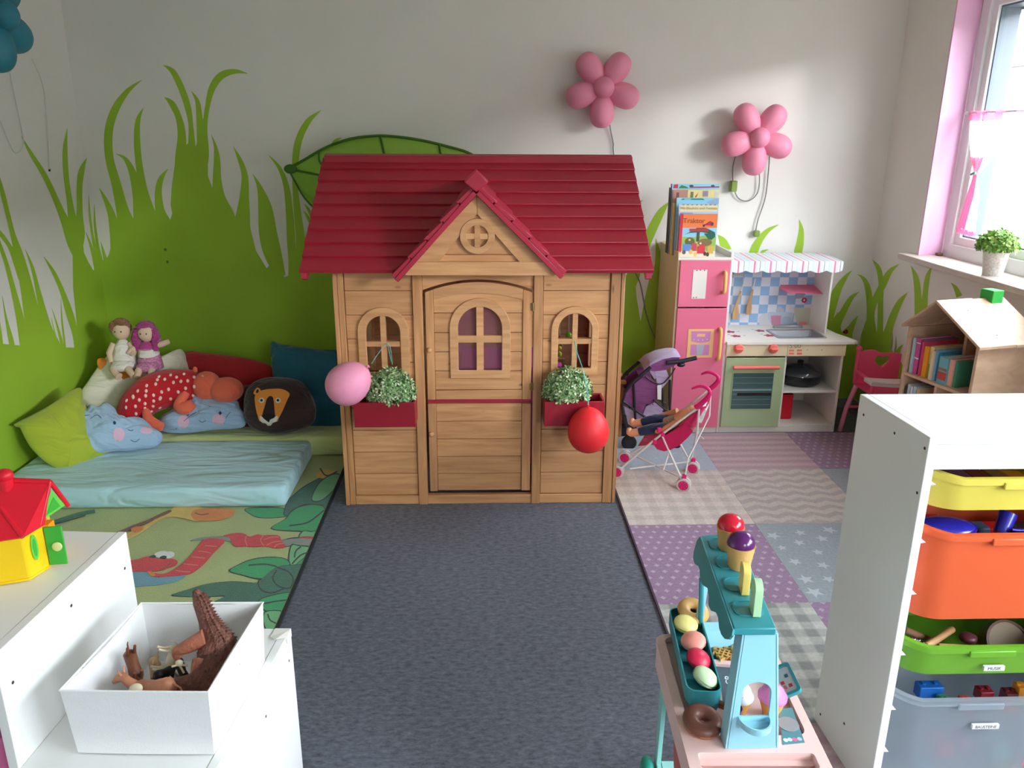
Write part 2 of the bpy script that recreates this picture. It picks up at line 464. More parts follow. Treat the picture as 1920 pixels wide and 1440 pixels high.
BL = [
 [(266,150),(240,170,4.5),(217,203,7.5),(204,245,8),(205,295,8),(218,345,9),(230,395,12),(242,440,20)],
 [(269,202),(259,225,4.5),(257,262,6),(261,310,6.5),(270,360,8),(283,400,9),(296,432,9)],
 [(217,288),(235,298,3.5),(249,325,7),(258,365,9.5),(262,400,12),(266,440,14)],
 [(186,352),(198,375,4),(209,402,7),(217,440,11),(222,470,14)],
 [(315,317),(302,335,5),(297,360,6.5),(300,395,9),(309,425,14)],
 [(306,122),(324,134,5),(340,165,6),(352,200,6),(358,235,4.5),(360,280,7)],
 [(308,182),(322,194,5.5),(335,220,6),(341,255,8),(338,300,10)],
 [(359,171),(370,190,4),(374,220,6),(378,260,9),(380,300,10)],
 [(465,138),(440,134,4.5),(415,142,7),(398,165,6.5),(389,200,4.5),(384,240,5),(382,290,10)],
 [(396,252),(404,275,3),(407,300,6),(407,335,8),(411,372,12),(425,410,16)],
 [(437,274),(450,300,4),(459,330,6),(458,370,9),(455,410,14),(450,450,18)],
 [(474,326),(487,352,5),(497,390,13),(503,440,17),(513,480,16),(528,518,8)],
 [(503,290),(524,315,3.5),(537,350,5.5),(543,400,7),(546,450,8),(549,500,8),(548,560,10)],
 [(602,207),(580,225,5),(563,255,6.5),(555,290,6.5),(553,340,5),(558,400,7),(564,450,9),(570,520,14)],
 [(570,382),(578,392,2.5),(588,412,3.5)], [(569,395),(578,408,3),(586,425,3)],
 [(640,258),(630,264,3.5),(621,274,3)],
 [(40,255),(58,288,3.5),(84,330,5),(105,375,5.5),(120,410,7.5),(140,455,14)],
 [(126,240),(122,280,4.5),(124,330,5),(131,380,5.5),(138,430,9)],
 [(163,296),(153,320,5.5),(149,350,5.5),(149,400,6),(147,440,12)],
 [(166,365),(168,400,2),(173,440,2.5),(182,485,4)],
 [(177,383),(178,420,2.3),(183,460,3),(189,490,4)],
 [(160,434),(170,460,2.5),(177,490,3)],
 [(189,453),(194,472,2.5),(199,495,4)],
 [(-30,250),(0,345,4),(14,400,4.5),(24,440,5),(37,485,9),(50,540,12),(62,600,16),(75,650,20)],
 [(-30,400),(0,437,4),(18,462,4),(32,490,8)],
 [(-20,400),(0,460,3.5),(12,495,4),(24,540,5),(36,590,7),(48,650,10)],
 [(47,467),(60,500,3),(70,540,4.5),(79,580,7),(87,620,12),(97,660,20)],
 [(82,481),(100,510,3.5),(116,545,4.5),(131,590,7),(141,625,6),(148,655,8)],
 [(114,560),(116,600,1.4),(121,645,2)], [(97,578),(107,610,1.8),(117,650,3)],
 [(96,596),(104,630,1.4),(111,652,2)],
 [(4,555),(11,595,2),(22,645,5)], [(-20,540),(-4,600,3),(2,650,4)],
 [(1255,378),(1238,400,7),(1218,440,9),(1200,480,10),(1186,520,12)],
 [(1205,375),(1198,381,2.5),(1190,392,3)],
 [(1230,447),(1234,475,5),(1236,500,9),(1233,540,14),(1225,580,16)],
 [(1346,440),(1355,452,7),(1362,470,10)],
 [(1460,421),(1440,432,4),(1424,450,6.5),(1412,475,8)], [(1441,468),(1434,470,2),(1428,476,3)],
 [(1498,411),(1502,430,4.5),(1500,455,7),(1496,475,7.5)],
 [(1597,507),(1585,520,4),(1572,540,7),(1562,565,9)],
 [(1611,547),(1595,560,4.5),(1582,583,6),(1570,605,8)],
 [(1609,592),(1601,604,4),(1594,620,6)],
 [(1608,514),(1621,525,4),(1629,550,6),(1632,590,7),(1633,640,12)],
 [(1635,486),(1647,503,4.5),(1652,530,5),(1651,570,5),(1650,620,6),(1650,665,14)],
 [(1686,495),(1668,510,5),(1655,535,6.5),(1642,560,6),(1634,590,6),(1628,640,16)],
 [(1702,548),(1688,565,5),(1676,590,7),(1666,620,8),(1656,665,16)],
 [(1708,498),(1717,520,5),(1721,550,6.5),(1722,590,7)],
 [(1748,498),(1739,520,4.5),(1735,550,5),(1733,580,6)],
 [(1783,530),(1792,540,4),(1799,556,6)],
 [(1693,646),(1686,655,3.5),(1682,668,5)],
]
for i, b_ in enumerate(BL):
    blade(b_, GRASS, ext=0 if b_[0] in ((570,382),(569,395),(640,258),(1205,375),(1346,440),(1783,530),(1693,646),(474,326),(603,207)) else 34)
for b_ in ([(1673,615),(1673,640,1.5),(1670,662,2)], [(1680,630),(1680,648,1.5),(1678,664,2)]): blade(b_, THING)
paint('painted_meadow', [(-260,640),(-40,640),(0,644),(60,650),(147,652),(143,600),(137,540),(136,480),(140,450),(152,462),(166,492),(175,507),(184,492),(198,487),(204,478),(214,440),(226,422),(245,415),(264,405),(285,405),(303,418),(318,416),(323,400),(320,385),(322,350),(329,300),(331,275),(336,262),(345,275),(354,268),(367,275),(380,225),(389,260),(390,290),(390,330),(402,362),(413,378),(430,410),(441,419),(452,400),(466,400),(470,430),(480,470),(500,503),(514,488),(534,520),(560,510),(600,500),(900,520),(1172,516),(1190,514),(1194,560),(1201,603),(1209,560),(1219,515),(1232,520),(1246,530),(1400,560),(1560,600),(1571,585),(1578,622),(1592,610),(1600,640),(1612,652),(1622,622),(1636,600),(1643,645),(1650,640),(1660,640),(1682,668),(1697,690),(1720,1000),(1597,1000),(1597,763-0),(900,766),(228,770),(150,830),(-260,1130)], GRASS)
# small marks on the wall
spot = mat('wall_hole', (30, 30, 28), 0.8)
for px, py, w in ((92, 319, XL), (314, 491, None), (310, 468, None)):
    p = P(px, py, x=XL) if w else P(px, py, y=YB)
    s = 0.006 if w else 0.009
    if w: MB().box(XL, XL+0.004, p.y-s, p.y+s, p.z-s, p.z+s).build('wall_socket_dot', spot, wall_left)
    else: MB().lathe([(0, 0), (s, 0), (s*0.7, 0.003), (0, 0.003)], 10, Matrix.Translation((p.x, YB, p.z)) @ Matrix.Rotation(PI/2, 4, 'X')).build('wall_spot', mat('wall_spot', (90, 120, 30), 0.8), wall_back, smooth=40)
def sheer(name, col, tr=0.45):
    mt = bpy.data.materials.new(name); mt.use_nodes = True
    nt = mt.node_tree; nt.nodes.clear(); N = nt.nodes.new; L = nt.links.new
    o = N('ShaderNodeOutputMaterial'); a = N('ShaderNodeBsdfTransparent'); b = N('ShaderNodeBsdfTranslucent'); d = N('ShaderNodeBsdfDiffuse'); m1 = N('ShaderNodeMixShader'); m2 = N('ShaderNodeMixShader')
    b.inputs[0].default_value = c8(*col); d.inputs[0].default_value = c8(*col)
    m1.inputs[0].default_value = .5; L(b.outputs[0], m1.inputs[1]); L(d.outputs[0], m1.inputs[2])
    m2.inputs[0].default_value = tr; L(m1.outputs[0], m2.inputs[1]); L(a.outputs[0], m2.inputs[2]); L(m2.outputs[0], o.inputs[0])
    return mt
# ---------------------------------------------------------------- wooden playhouse
PINE = wood('pine_boards', (208, 154, 106), (182, 126, 80))
PINEV = wood('pine_posts', (202, 147, 99), (174, 119, 74), horiz=False)
PINET = wood('pine_trim', (210, 158, 110), (188, 134, 87), knots=False)
REDP = mat('red_roof_paint', (158, 32, 50), 0.42, var=0.06, vscale=14, bump=0.06, bscale=30, stretch=(0.3, 1, 1))
REDT = mat('red_trim_paint', (170, 38, 62), 0.38, var=0.05, vscale=12)
hx0, hx1, hy0, hy1, hz = -0.633, 0.579, 3.307, 4.32, 1.075
hx = (hx0+hx1)/2
house = thing('playhouse', 'wooden playhouse with a red plank roof, gable and split door, middle of the room', 'playhouse', (hx, (hy0+hy1)/2, 0))
def fx(px, py=700): return P(px, py, y=hy0-0.012).x
def fz(py, px=900): return P(px, py, y=hy0-0.012).z
YFR = hy0                      # front face of the boards
def arch_pts(cx, a, zb, zs, b, n=16):
    pts = [(cx-a, zb), (cx+a, zb)]
    for i in range(n+1):
        t = PI*i/n
        pts.append((cx+a*math.cos(t), zs+b*math.sin(t)))
    return pts
def planks(x0, x1, z0, z1, h, y0, y1, par, op=None, mt=None, top=None, gap=0.0022):
    """horizontal boards, cut round an arched opening op=(cx,a,zb,zs,b); top(x)->z clips the upper edge"""
    mt = mt or PINE
    n = max(1, round((z1-z0)/h)); h = (z1-z0)/n
    def w(z):
        cx, a, zb, zs, b = op
        if z <= zb or z >= zs+b: return 0
        return a if z <= zs else a*math.sqrt(max(0, 1-((z-zs)/b)**2))
    for i in range(n):
        a0, a1 = z0+i*h+gap/2, z0+(i+1)*h-gap/2
        yy = y0 - rnd.uniform(0, 0.0012)
        polys = []
        if top is not None:
            N_ = 12
            up = [(x1-(x1-x0)*k/N_, min(a1, top(x1-(x1-x0)*k/N_))) for k in range(N_+1)]
            if max(u[1] for u in up) <= a0: continue
            up = [(u[0], max(u[1], a0+0.0005)) for u in up]
            rect = [(x0, a0), (x1, a0)]+up
        else: rect = [(x0, a0), (x1, a0), (x1, a1), (x0, a1)]
        if op is None or a1 <= op[2] or a0 >= op[3]+op[4]: polys = [rect]
        else:
            cx = op[0]; K = 8
            zs_ = [a0+(a1-a0)*k/K for k in range(K+1)]
            has_bot, has_top = op[2] > a0, op[3]+op[4] < a1
            if has_top:
                zt = op[3]+op[4]
                zs_ = [max(a0, op[2])+(zt-max(a0, op[2]))*k/12 for k in range(13)]
                notch = [(cx-w(min(z, zt-1e-6)), z) for z in zs_] + [(cx+w(min(z, zt-1e-6)), z) for z in reversed(zs_)]
                polys = [[(x0, a0)]+notch+[(x1, a0), (x1, a1), (x0, a1)]]
            elif has_bot:
                a = op[1]
                polys = [[(x0, a0), (x1, a0), (x1, a1), (cx+a, a1), (cx+a, op[2]), (cx-a, op[2]), (cx-a, a1), (x0, a1)]]
            else:
                polys = [[(x0, a0)]+[(cx-w(z), z) for z in zs_]+[(x0, a1)], [(x1, a0), (x1, a1)]+[(cx+w(z), z) for z in reversed(zs_)]]
        for pl in polys:
            if abs(pl[0][0]-pl[1][0]) < 1e-5 and len(pl) < 5: continue
            MB().prism(pl, yy, y1).build('plank', mt, par, bevel=0.0012, seg=1)
def arch_frame(par, cx, a, zb, zs, b, wd, y0, y1, mull=0.022, barz=None, bottom=True):
    """casing round an arched opening with a cross of glazing bars"""
    n = 18
    outer = [(cx-a-wd, zb-wd), (cx+a+wd, zb-wd)]+[(cx+(a+wd)*math.cos(PI*i/n), zs+(b+wd)*math.sin(PI*i/n)) for i in range(n+1)]
    inner = [(cx-a, zb), (cx+a, zb)]+[(cx+a*math.cos(PI*i/n), zs+b*math.sin(PI*i/n)) for i in range(n+1)]
    f = MB().ring(outer, inner, y0, y1).build('window_casing', PINET, par, bevel=0.002, seg=1)
    MB().box(cx-mull/2, cx+mull/2, y0+0.004, y1+0.004, zb, zs+b).build('glazing_bar', PINET, f)
    bz = barz if barz is not None else (zb+zs)/2
    MB().box(cx-a, cx+a, y0+0.005, y1+0.003, bz-mull/2, bz+mull/2).build('glazing_bar', PINET, f)
    return f
# openings measured on the front
lw = dict(cx=(fx(690)+fx(753))/2, a=(fx(753)-fx(690))/2, zb=fz(697), zs=fz(622), b=fz(594)-fz(624))
rw = dict(cx=(fx(1045)+fx(1107))/2, a=(fx(1107)-fx(1045))/2, zb=fz(691), zs=fz(620), b=fz(590)-fz(622))
dw = dict(cx=(fx(860)+fx(941))/2, a=(fx(941)-fx(860))/2, zb=fz(694), zs=fz(615), b=fz(577)-fz(617))
o5 = lambda d: (d['cx'], d['a'], d['zb'], d['zs'], d['b'])
zt = hz
# corner posts and posts beside the door
def post(x0, x1, z0=0.0, z1=zt, y0=YFR-0.014, y1=YFR+0.02, m_=PINEV, name='post'):
    return MB().box(x0, x1, y0, y1, z0, z1).build(name, m_, house, bevel=0.002, seg=1)
post(hx0, hx0+0.018, y0=YFR-0.016, y1=YFR+0.05); post(hx0+0.019, fx(653), y0=YFR-0.012)
post(fx(778), fx(796)); post(fx(999), fx(1016))
post(fx(1139), fx(1157), y0=YFR-0.012); post(fx(1157)+0.001, hx1, y0=YFR-0.016, y1=YFR+0.05)
# board along the bottom
post(fx(653), fx(1139), 0.0, 0.042, YFR-0.008, YFR+0.02, PINE, 'bottom_board')
planks(fx(654), fx(777), 0.044, zt, 0.099, YFR, YFR+0.015, house, o5(lw))
planks(fx(1017), fx(1138), 0.044, zt, 0.099, YFR, YFR+0.015, house, o5(rw))
arch_frame(house, wd=0.036, y0=YFR-0.014, y1=YFR+0.016, barz=fz(645), **lw)
arch_frame(house, wd=0.030, y0=YFR-0.014, y1=YFR+0.016, barz=fz(641), **rw)
# header above the door with the arch cut out
dx0, dx1 = fx(798), fx(997)
def arc_z(x, z_side, z_mid): return z_side+(z_mid-z_side)*(1-((x-(dx0+dx1)/2)/((dx1-dx0)/2))**2)
N_ = 18
hd = [(dx0-0.004+(dx1-dx0+0.008)*i/N_, arc_z(dx0+(dx1-dx0)*i/N_, fz(545), fz(525))) for i in range(N_+1)]
MB().prism(hd+[(dx1+0.004, zt), (dx0-0.004, zt)], YFR, YFR+0.015).build('door_header', PINE, house, bevel=0.002, seg=1)
# the doors
DY0 = YFR-0.006
def door(name, z0, z1, z0b, arched, op):
    d = MB()
    top = (lambda x: arc_z(x, fz(549), fz(529))) if arched else (lambda x: z1)
    st = 0.036
    mk = lambda a, b: [(a, z0)]+[(b, z0)]+[(b-(b-a)*k/4, top(b-(b-a)*k/4)) for k in range(5)]
    dd = bpy.data.objects.new('door_leaf', None)
    lf = MB().box(dx0+st, dx1-st, DY0+0.014, DY0+0.017, z0, z0b)   # back batten keeps the leaf together
    leaf = lf.build(name, PINE, house)
    for a, b in ((dx0+0.006, dx0+st+0.004), (dx1-st-0.004, dx1-0.002)):
        MB().prism(mk(a, b), DY0-0.008, DY0+0.012).build('stile', PINEV, leaf, bevel=0.0015, seg=1)
    ir0, ir1 = dx0+st+0.005, dx1-st-0.005
    if arched:
        n = 16
        up = [(ir0+(ir1-ir0)*k/n, top(ir0+(ir1-ir0)*k/n)) for k in range(n+1)]
        dn = [(x, z-0.046) for x, z in up]
        MB().prism(up+dn[::-1], DY0-0.006, DY0+0.012).build('arched_rail', PINE, leaf, bevel=0.0015, seg=1)
        MB().box(ir0, ir1, DY0-0.006, DY0+0.012, z0, z0+0.042).build('rail', PINE, leaf, bevel=0.0015, seg=1)
        planks(ir0, ir1, z0+0.043, top((ir0+ir1)/2)-0.047, 0.086, DY0, DY0+0.012, leaf, o5(op), top=lambda x: top(x)-0.047)
        arch_frame(leaf, wd=0.036, y0=DY0-0.010, y1=DY0+0.012, barz=fz(636), mull=0.03, **op)
        MB().box(op['cx']-op['a'], op['cx']+op['a'], DY0+0.0135, DY0+0.0145, op['zb'], op['zs']+op['b']).build('window_pane', sheer('acrylic', (178, 120, 134), .5), leaf)  # mauve cast of the reddish interior put into the pane colour
    else:
        planks(ir0, ir1, z0, z1, 0.082, DY0, DY0+0.012, leaf)
    return leaf
up = door('upper_door', fz(749), fz(530), fz(749)+0.03, True, dw)
lo = door('lower_door', fz(920), fz(757), fz(920)+0.2, False, None)
MB().box(dx0+0.004, dx1-0.004, YFR+0.0, YFR+0.02, fz(757)+0.0015, fz(749)-0.0015).build('red_rail', REDT, house)
# door knob, hinges
for leaf, zk in ((lo, fz(812)), (up, fz(655))):
    MB().ell((0, 0, 0), (0.012, 0.010, 0.012), 14, 8, Matrix.Translation((dx0+0.02, DY0-0.018, zk))).lathe([(0.006, 0), (0.006, 0.014)], 10, Matrix.Translation((dx0+0.02, DY0-0.008, zk)) @ Matrix.Rotation(PI/2, 4, 'X')).build('knob', PINET, leaf, smooth=50)
HNG = mat('brass_hinge', (150, 120, 80), 0.4, metal=0.8)
for zk in (fz(575), fz(725)):
    MB().tube([(dx1+0.001, DY0-0.012, zk-0.018), (dx1+0.001, DY0-0.012, zk+0.018)], 0.0035).box(dx1-0.01, dx1+0.009, DY0-0.010, DY0-0.008, zk-0.015, zk+0.015).build('hinge', HNG, up)
# side and back walls
def side_planks(x0, x1, op):
    n = 10; h = (zt-0.0)/n
    for i in range(n):
        z0, z1 = i*h+0.001, (i+1)*h-0.001
        if op and z1 > op[2] and z0 < op[3]:
            for a, b in ((hy0+0.02, op[0]), (op[1], hy1)):
                MB().box(x0, x1, a, b, z0, z1).build('plank', PINE_S, house)
        else: MB().box(x0, x1, hy0+0.02, hy1, z0, z1).build('plank', PINE_S, house)
PINE_S = wood('pine_side', (200, 145, 98), (172, 118, 74), axis=(14, 2.2, 26), knots=False)
side_planks(hx0+0.004, hx0+0.018, (3.50, 4.1, 0.40, 0.90)); side_planks(hx1-0.018, hx1-0.004, (3.50, 4.1, 0.40, 0.90))
for i in range(10):
    h = zt/10
    MB().box(hx0+0.018, hx1-0.018, hy1-0.014, hy1, i*h+0.001, (i+1)*h-0.001).build('plank', PINE, house)
for x in (hx0+0.02, hx1-0.05):
    for y in (3.60, 4.0): MB().box(x, x+0.03, y, y+0.03, 0, zt).build('inner_post', PINEV, house)
    MB().box(x, x+0.03, 3.60, 4.03, 0.42, 0.45).build('inner_rail', PINE_S, house)
    MB().box(x, x+0.03, 3.60, 4.03, 0.86, 0.89).build('inner_rail', PINE_S, house)
# floor inside is open. gable ends left/right
yr, zr = 3.82, 1.475           # ridge (top of boards just above)
ye, ze = 3.20, 1.062           # front eave
for x in (hx0+0.004, hx1-0.018):
    MB().prism([(hy0, zt), (hy1, zt), (yr, zr-0.04)], x, x+0.014, 'x').build('side_gable', PINE_S, house)
# main roof: overlapping red boards, front and back
rx0, rx1 = -0.742, 0.676
def roof_side(sgn):
    e = Vector((0, ye if sgn > 0 else 2*yr-ye, ze)); r = Vector((0, yr, zr))
    d = (r-e); Ld = d.length; d.normalize(); nrm = Vector((0, -d.z*sgn, abs(d.y)))
    n = 9
    for i in range(n):
        a = e+d*(Ld*i/n); b = e+d*(Ld*(i+1)/n+0.012)
        t0, t1 = 0.019, 0.009
        x0, x1 = rx0+rnd.uniform(-.002, .002), rx1+rnd.uniform(-.002, .002)
        # board thicker at its lower edge, standing proud of the one below
        q = [a, a+nrm*t0, b+nrm*t1, b]
        MB().prism([(p.y, p.z) for p in q], x0, x1, 'x').build('roof_board', REDP, house, bevel=0.0015, seg=1)
    return nrm
nf = roof_side(1); roof_side(-1)
# ridge cap
MB().prism([(yr-0.030, zr-0.022), (yr-0.034, zr+0.022), (yr, zr+0.032), (yr+0.034, zr+0.022), (yr+0.030, zr-0.022), (yr, zr+0.005)], rx0+0.012, rx1-0.004, 'x').build('ridge_cap', REDP, house, bevel=0.002, seg=1)
# barge ends under the roof at both ends
for x in (rx0+0.004, rx1-0.028):
    MB().prism([(ye+0.004, ze-0.022), (ye+0.03, ze-0.03), (yr, zr-0.028), (yr, zr), (ye+0.004, ze+0.002)], x, x+0.022, 'x').build('barge_board', REDT, house)
# front gable
gy = 3.180
gp = lambda px, py: (P(px, py, y=gy).x, P(px, py, y=gy).z)
ax_, az_ = gp(893, 350)
lx_, lz_ = gp(742, 519); qx_, qz_ = gp(1055, 513)
# tri panel of planks behind
tx, tz_ = gp(894, 366); bl = gp(757, 515); br = gp(1042, 512)
def tri_x(z, side):
    t = (z-bl[1])/(tz_-bl[1]); t = max(0, min(1, t))
    return bl[0]+(tx-bl[0])*t if side < 0 else br[0]+(tx-br[0])*t
nz = 4
zz = [bl[1]+(tz_-bl[1])*k/nz for k in range(nz+1)]
for k in range(nz):
    a, b = zz[k]+0.001, zz[k+1]-0.001
    MB().prism([(tri_x(a, -1), a), (tri_x(a, 1), a), (tri_x(b, 1), b), (tri_x(b, -1)-0.0005, b)], gy+0.014, gy+0.028).build('gable_plank', PINE, house, bevel=0.001, seg=1)
# sloping boards and bottom board of the gable
def slope_board(p0, p1, w, y0, y1, m_, name, flip=1):
    d = Vector((p1[0]-p0[0], 0, p1[1]-p0[1])).normalized(); n = Vector((d.z, 0, -d.x))*flip
    q = [Vector((p0[0], 0, p0[1])), Vector((p1[0], 0, p1[1]))]
    poly = [(q[0].x, q[0].z), (q[1].x, q[1].z), ((q[1]+n*w).x-d.x*w*0.0, (q[1]+n*w).z), ((q[0]+n*w).x, (q[0]+n*w).z)]
    return MB().prism(poly, y0, y1).build(name, m_, house, bevel=0.001, seg=1)
zb_ = bl[1]
sl = (tz_-zb_)/(tx-bl[0]); wv = 0.062
iz = tz_-wv*1.15
MB().prism([(bl[0], zb_), (bl[0]+0.10, zb_), (tx, iz), (tx, tz_)], gy, gy+0.014).build('gable_rake', PINET, house, bevel=0.001, seg=1)
MB().prism([(br[0]-0.10, zb_), (br[0], zb_), (tx+0.0008, tz_), (tx+0.0008, iz)], gy, gy+0.014).build('gable_rake', PINET, house, bevel=0.001, seg=1)
MB().box(bl[0]+0.006, br[0]-0.006, gy-0.006, gy+0.012, zb_-.003, zb_+0.052).build('gable_bottom_board', PINET, house, bevel=0.002, seg=1)
MB().box(bl[0]+0.05, br[0]-0.05, gy+0.01, YFR+0.01, zb_-0.004, zb_+0.012).build('soffit', PINET, house)
# round window
cx_, cz_ = gp(895, 443); ro = (gp(928, 443)[0]-gp(862, 443)[0])/2
circ = lambda r, n=32: [(cx_+r*math.cos(2*PI*i/n), cz_+r*math.sin(2*PI*i/n)) for i in range(n)]
rwn = MB().ring(circ(ro), circ(ro*0.62), gy-0.004, gy+0.014).build('round_window', PINET, house, bevel=0.0012, seg=1)
MB().box(cx_-0.011, cx_+0.011, gy-0.002, gy+0.014, cz_-ro*0.64, cz_+ro*0.64).build('cross_bar', PINET, rwn)
MB().box(cx_-ro*0.64, cx_+ro*0.64, gy-0.001, gy+0.0145, cz_-0.011, cz_+0.011).build('cross_bar', PINET, rwn)
# gable roof: stepped red boards each side running back into the main roof
def roofz(y): return ze+(zr-ze)*(y-ye)/(yr-ye)
def gable_side(sx, p_low):
    top = Vector((ax_, 0, az_)); low = Vector((p_low[0], 0, p_low[1]))
    d = (top-low); Lg = d.length; d.normalize(); nrm = Vector((-d.z*(1 if sx < 0 else -1), 0, abs(d.x))).normalized()
    if nrm.z < 0: nrm = -nrm
    n = 5
    for i in range(n):
        a = low+d*(Lg*i/n); b = low+d*(Lg*(i+1)/n+0.01)
        q = [a, b, b+nrm*0.010, a+nrm*0.019]
        mb = MB()
        back = [min(yr-0.02, ye+(p.z+0.012-ze)*(yr-ye)/(zr-ze)+0.015) for p in q]
        n4 = 4
        vs = [(p.x, gy-0.03, p.z) for p in q]+[(p.x, max(bk, gy+0.05), p.z) for p, bk in zip(q, back)]
        mb.add(vs, [(0,1,2,3),(7,6,5,4),(0,4,5,1),(1,5,6,2),(2,6,7,3),(3,7,4,0)])
        mb.build('gable_roof_board', REDT, house, bevel=0.0015, seg=1)
    # red edge board in front
    q0, q1 = low-d*0.004, top
    poly = [(q0.x, q0.z), (q1.x, q1.z), ((q1-nrm*0.020).x, (q1-nrm*0.020).z), ((q0-nrm*0.020).x, (q0-nrm*0.020).z)]
    MB().prism(poly, gy-0.034, gy+0.0).build('gable_edge', REDT, house, bevel=0.002, seg=1)
gable_side(-1, (lx_, lz_)); gable_side(1, (qx_, qz_))
# diamond finial: a square cap turned on its corner
fc = gp(893, 339); s_ = 0.047
MB().prism([(fc[0]-s_, fc[1]-0.002), (fc[0], fc[1]-0.040), (fc[0]+s_, fc[1]-0.002), (fc[0], fc[1]+0.042)], gy-0.05, gy+0.06).build('finial', REDT, house, bevel=0.004)

# flower boxes
def flower_box(name_label, x0, x1, z0, z1):
    w = 0.009; y0, y1 = 3.175, YFR-0.013
    t = thing('flower_box', name_label, 'planter', ((x0+x1)/2, (y0+y1)/2, z0))
    RED_BOX = mat('red_box_paint', (148, 22, 42), 0.4, var=0.04, vscale=10)
    MB().box(x0, x1, y0, y0+w, z0, z1).build('front_board', RED_BOX, t, bevel=0.0015)
    MB().box(x0, x1, y1-w, y1, z0, z1).build('back_board', RED_BOX, t, bevel=0.0015)
    for a in (x0, x1-w): MB().box(a, a+w, y0+w, y1-w, z0, z1).build('end_board', RED_BOX, t, bevel=0.001)
    MB().box(x0+w, x1-w, y0+w, y1-w, z0, z0+w).build('base', RED_BOX, t)
    return t, y0, y1
fb1 = flower_box('dark red wooden flower box under the left playhouse window', -0.555, -0.300, 0.416, 0.525)
fb2 = flower_box('dark red wooden flower box under the right playhouse window', 0.243, 0.496, 0.416, 0.525)

# leafy plants: a soil plug, stems and many small leaves
def leaf_mat(name, a, b, c):
    mt = bpy.data.materials.new(name); mt.use_nodes = True
    nt = mt.node_tree; bb = nt.nodes['Principled BSDF']; N = nt.nodes.new; L = nt.links.new
    g = N('ShaderNodeNewGeometry'); cr = N('ShaderNodeValToRGB'); e = cr.color_ramp.elements
    e[0].position = 0; e[0].color = c8(*a); e[1].position = 1; e[1].color = c8(*c); m_ = e.new(0.5); m_.color = c8(*b)
    L(g.outputs['Random Per Island'], cr.inputs[0]); L(cr.outputs[0], bb.inputs['Base Color']); bb.inputs['Roughness'].default_value = 0.6
    return mt
LEAF1 = leaf_mat('boxwood_leaves', (70, 112, 66), (140, 176, 112), (228, 234, 196))
LEAF2 = leaf_mat('bright_leaves', (80, 135, 50), (120, 175, 70), (190, 215, 120))
def foliage(c, r, n, size, seed, m_, parent):
    rr = random.Random(seed); mb = MB()
    for i in range(n):
        a = rr.uniform(0, 2*PI); u = rr.uniform(-0.25, 1); k = rr.uniform(0.72, 1.05)
        if rr.random() < .25: k *= 0.75
        s = math.sqrt(1-min(1, u*u))
        d = Vector((math.cos(a)*s, math.sin(a)*s, u))
        p = Vector(c)+Vector((d.x*r[0], d.y*r[1], d.z*r[2]))*k
        # a rosette of four small leaves
        ax = (d+Vector((rr.uniform(-.5, .5), rr.uniform(-.5, .5), rr.uniform(-.3, .5)))).normalized()
        e1 = ax.orthogonal().normalized(); e2 = ax.cross(e1)
        ph = rr.uniform(0, 6)
        for q in range(4):
            t = ph+q*PI/2
            o = e1*math.cos(t)+e2*math.sin(t); w = ax.cross(o)
            L_ = size*rr.uniform(0.7, 1.2)
            A = p; B = p+o*L_*0.55+w*L_*0.28+ax*L_*0.25; C = p+o*L_+ax*L_*0.45; D = p+o*L_*0.55-w*L_*0.28+ax*L_*0.25
            mb.add([A, B, C, D], [(0, 1, 2), (0, 2, 3)])
    return mb.build('foliage', m_, parent, fix=False)
def box_plant(label, cx, cy, zb, zc, r, seed):
    t = thing('boxwood_plant', label, 'plant', (cx, cy, zb))
    MB().box(cx-0.06, cx+0.06, cy-0.04, cy+0.04, zb, zb+0.05).build('soil_plug', mat('soil', (60, 48, 36), 0.9, bump=0.5), t, bevel=0.01)
    st = MB()
    rr = random.Random(seed)
    for i in range(14):
        a = rr.uniform(0, 6.28); q = rr.uniform(.3, .8)
        st.tube([(cx, cy, zb+0.04), (cx+math.cos(a)*r[0]*q*.5, cy+math.sin(a)*r[1]*q*.5, zc), (cx+math.cos(a)*r[0]*q, cy+math.sin(a)*r[1]*q, zc+r[2]*.6)], 0.002, 5)
    st.build('stems', mat('stem_green', (70, 96, 50), 0.7), t)
    foliage((cx, cy, zc), r, 900, 0.017, seed, LEAF1, t)
    return t
p1 = P(733, 730, y=3.235); p2 = P(1064, 728, y=3.235)
box_plant('round leafy artificial boxwood in the left flower box behind the pink balloon', p1.x, 3.235, 0.426, 0.545, (0.100, 0.065, 0.105), 3)
box_plant('round leafy artificial boxwood in the right flower box above the red balloon', p2.x, 3.235, 0.426, 0.548, (0.098, 0.065, 0.105), 4)

# balloons on strings
def balloon(label, c, r, tilt, col, strings, knot_dir):
    t = thing('balloon', label, 'balloon', c)
    kd = Vector(knot_dir).normalized()
    M = Matrix.Translation(c) @ kd.to_track_quat('Z', 'X').to_matrix().to_4x4()
    prof = []
    for i in range(25):
        a = -PI/2+PI*i/24
        z = math.sin(a); rr_ = math.cos(a)*(1-0.10*z)
        prof.append((max(0, rr_)*r[0], z*r[1]))
    bm_ = mat('balloon_'+col[0], col[1], 0.5, sub=0.15)
    MB().lathe(prof, 36, M).build('body', bm_, t, smooth=60)
    MB().lathe([(0.0035, r[1]-0.003), (0.003, r[1]+0.004), (0.0075, r[1]+0.012), (0.006, r[1]+0.013), (0, r[1]+0.006)], 12, M).build('knot', bm_, t, smooth=50)
    sb = MB()
    for s in strings: sb.tube(smoothpts(s, 5, closed=False), 0.0013, 5)
    sb.build('string', mat('teal_ribbon', (110, 185, 170), 0.5), t)
pc = P(654, 718, y=3.13); k1 = P(694, 684, y=3.13); s0 = P(727, 644, y=3.285)
kd1 = k1-pc
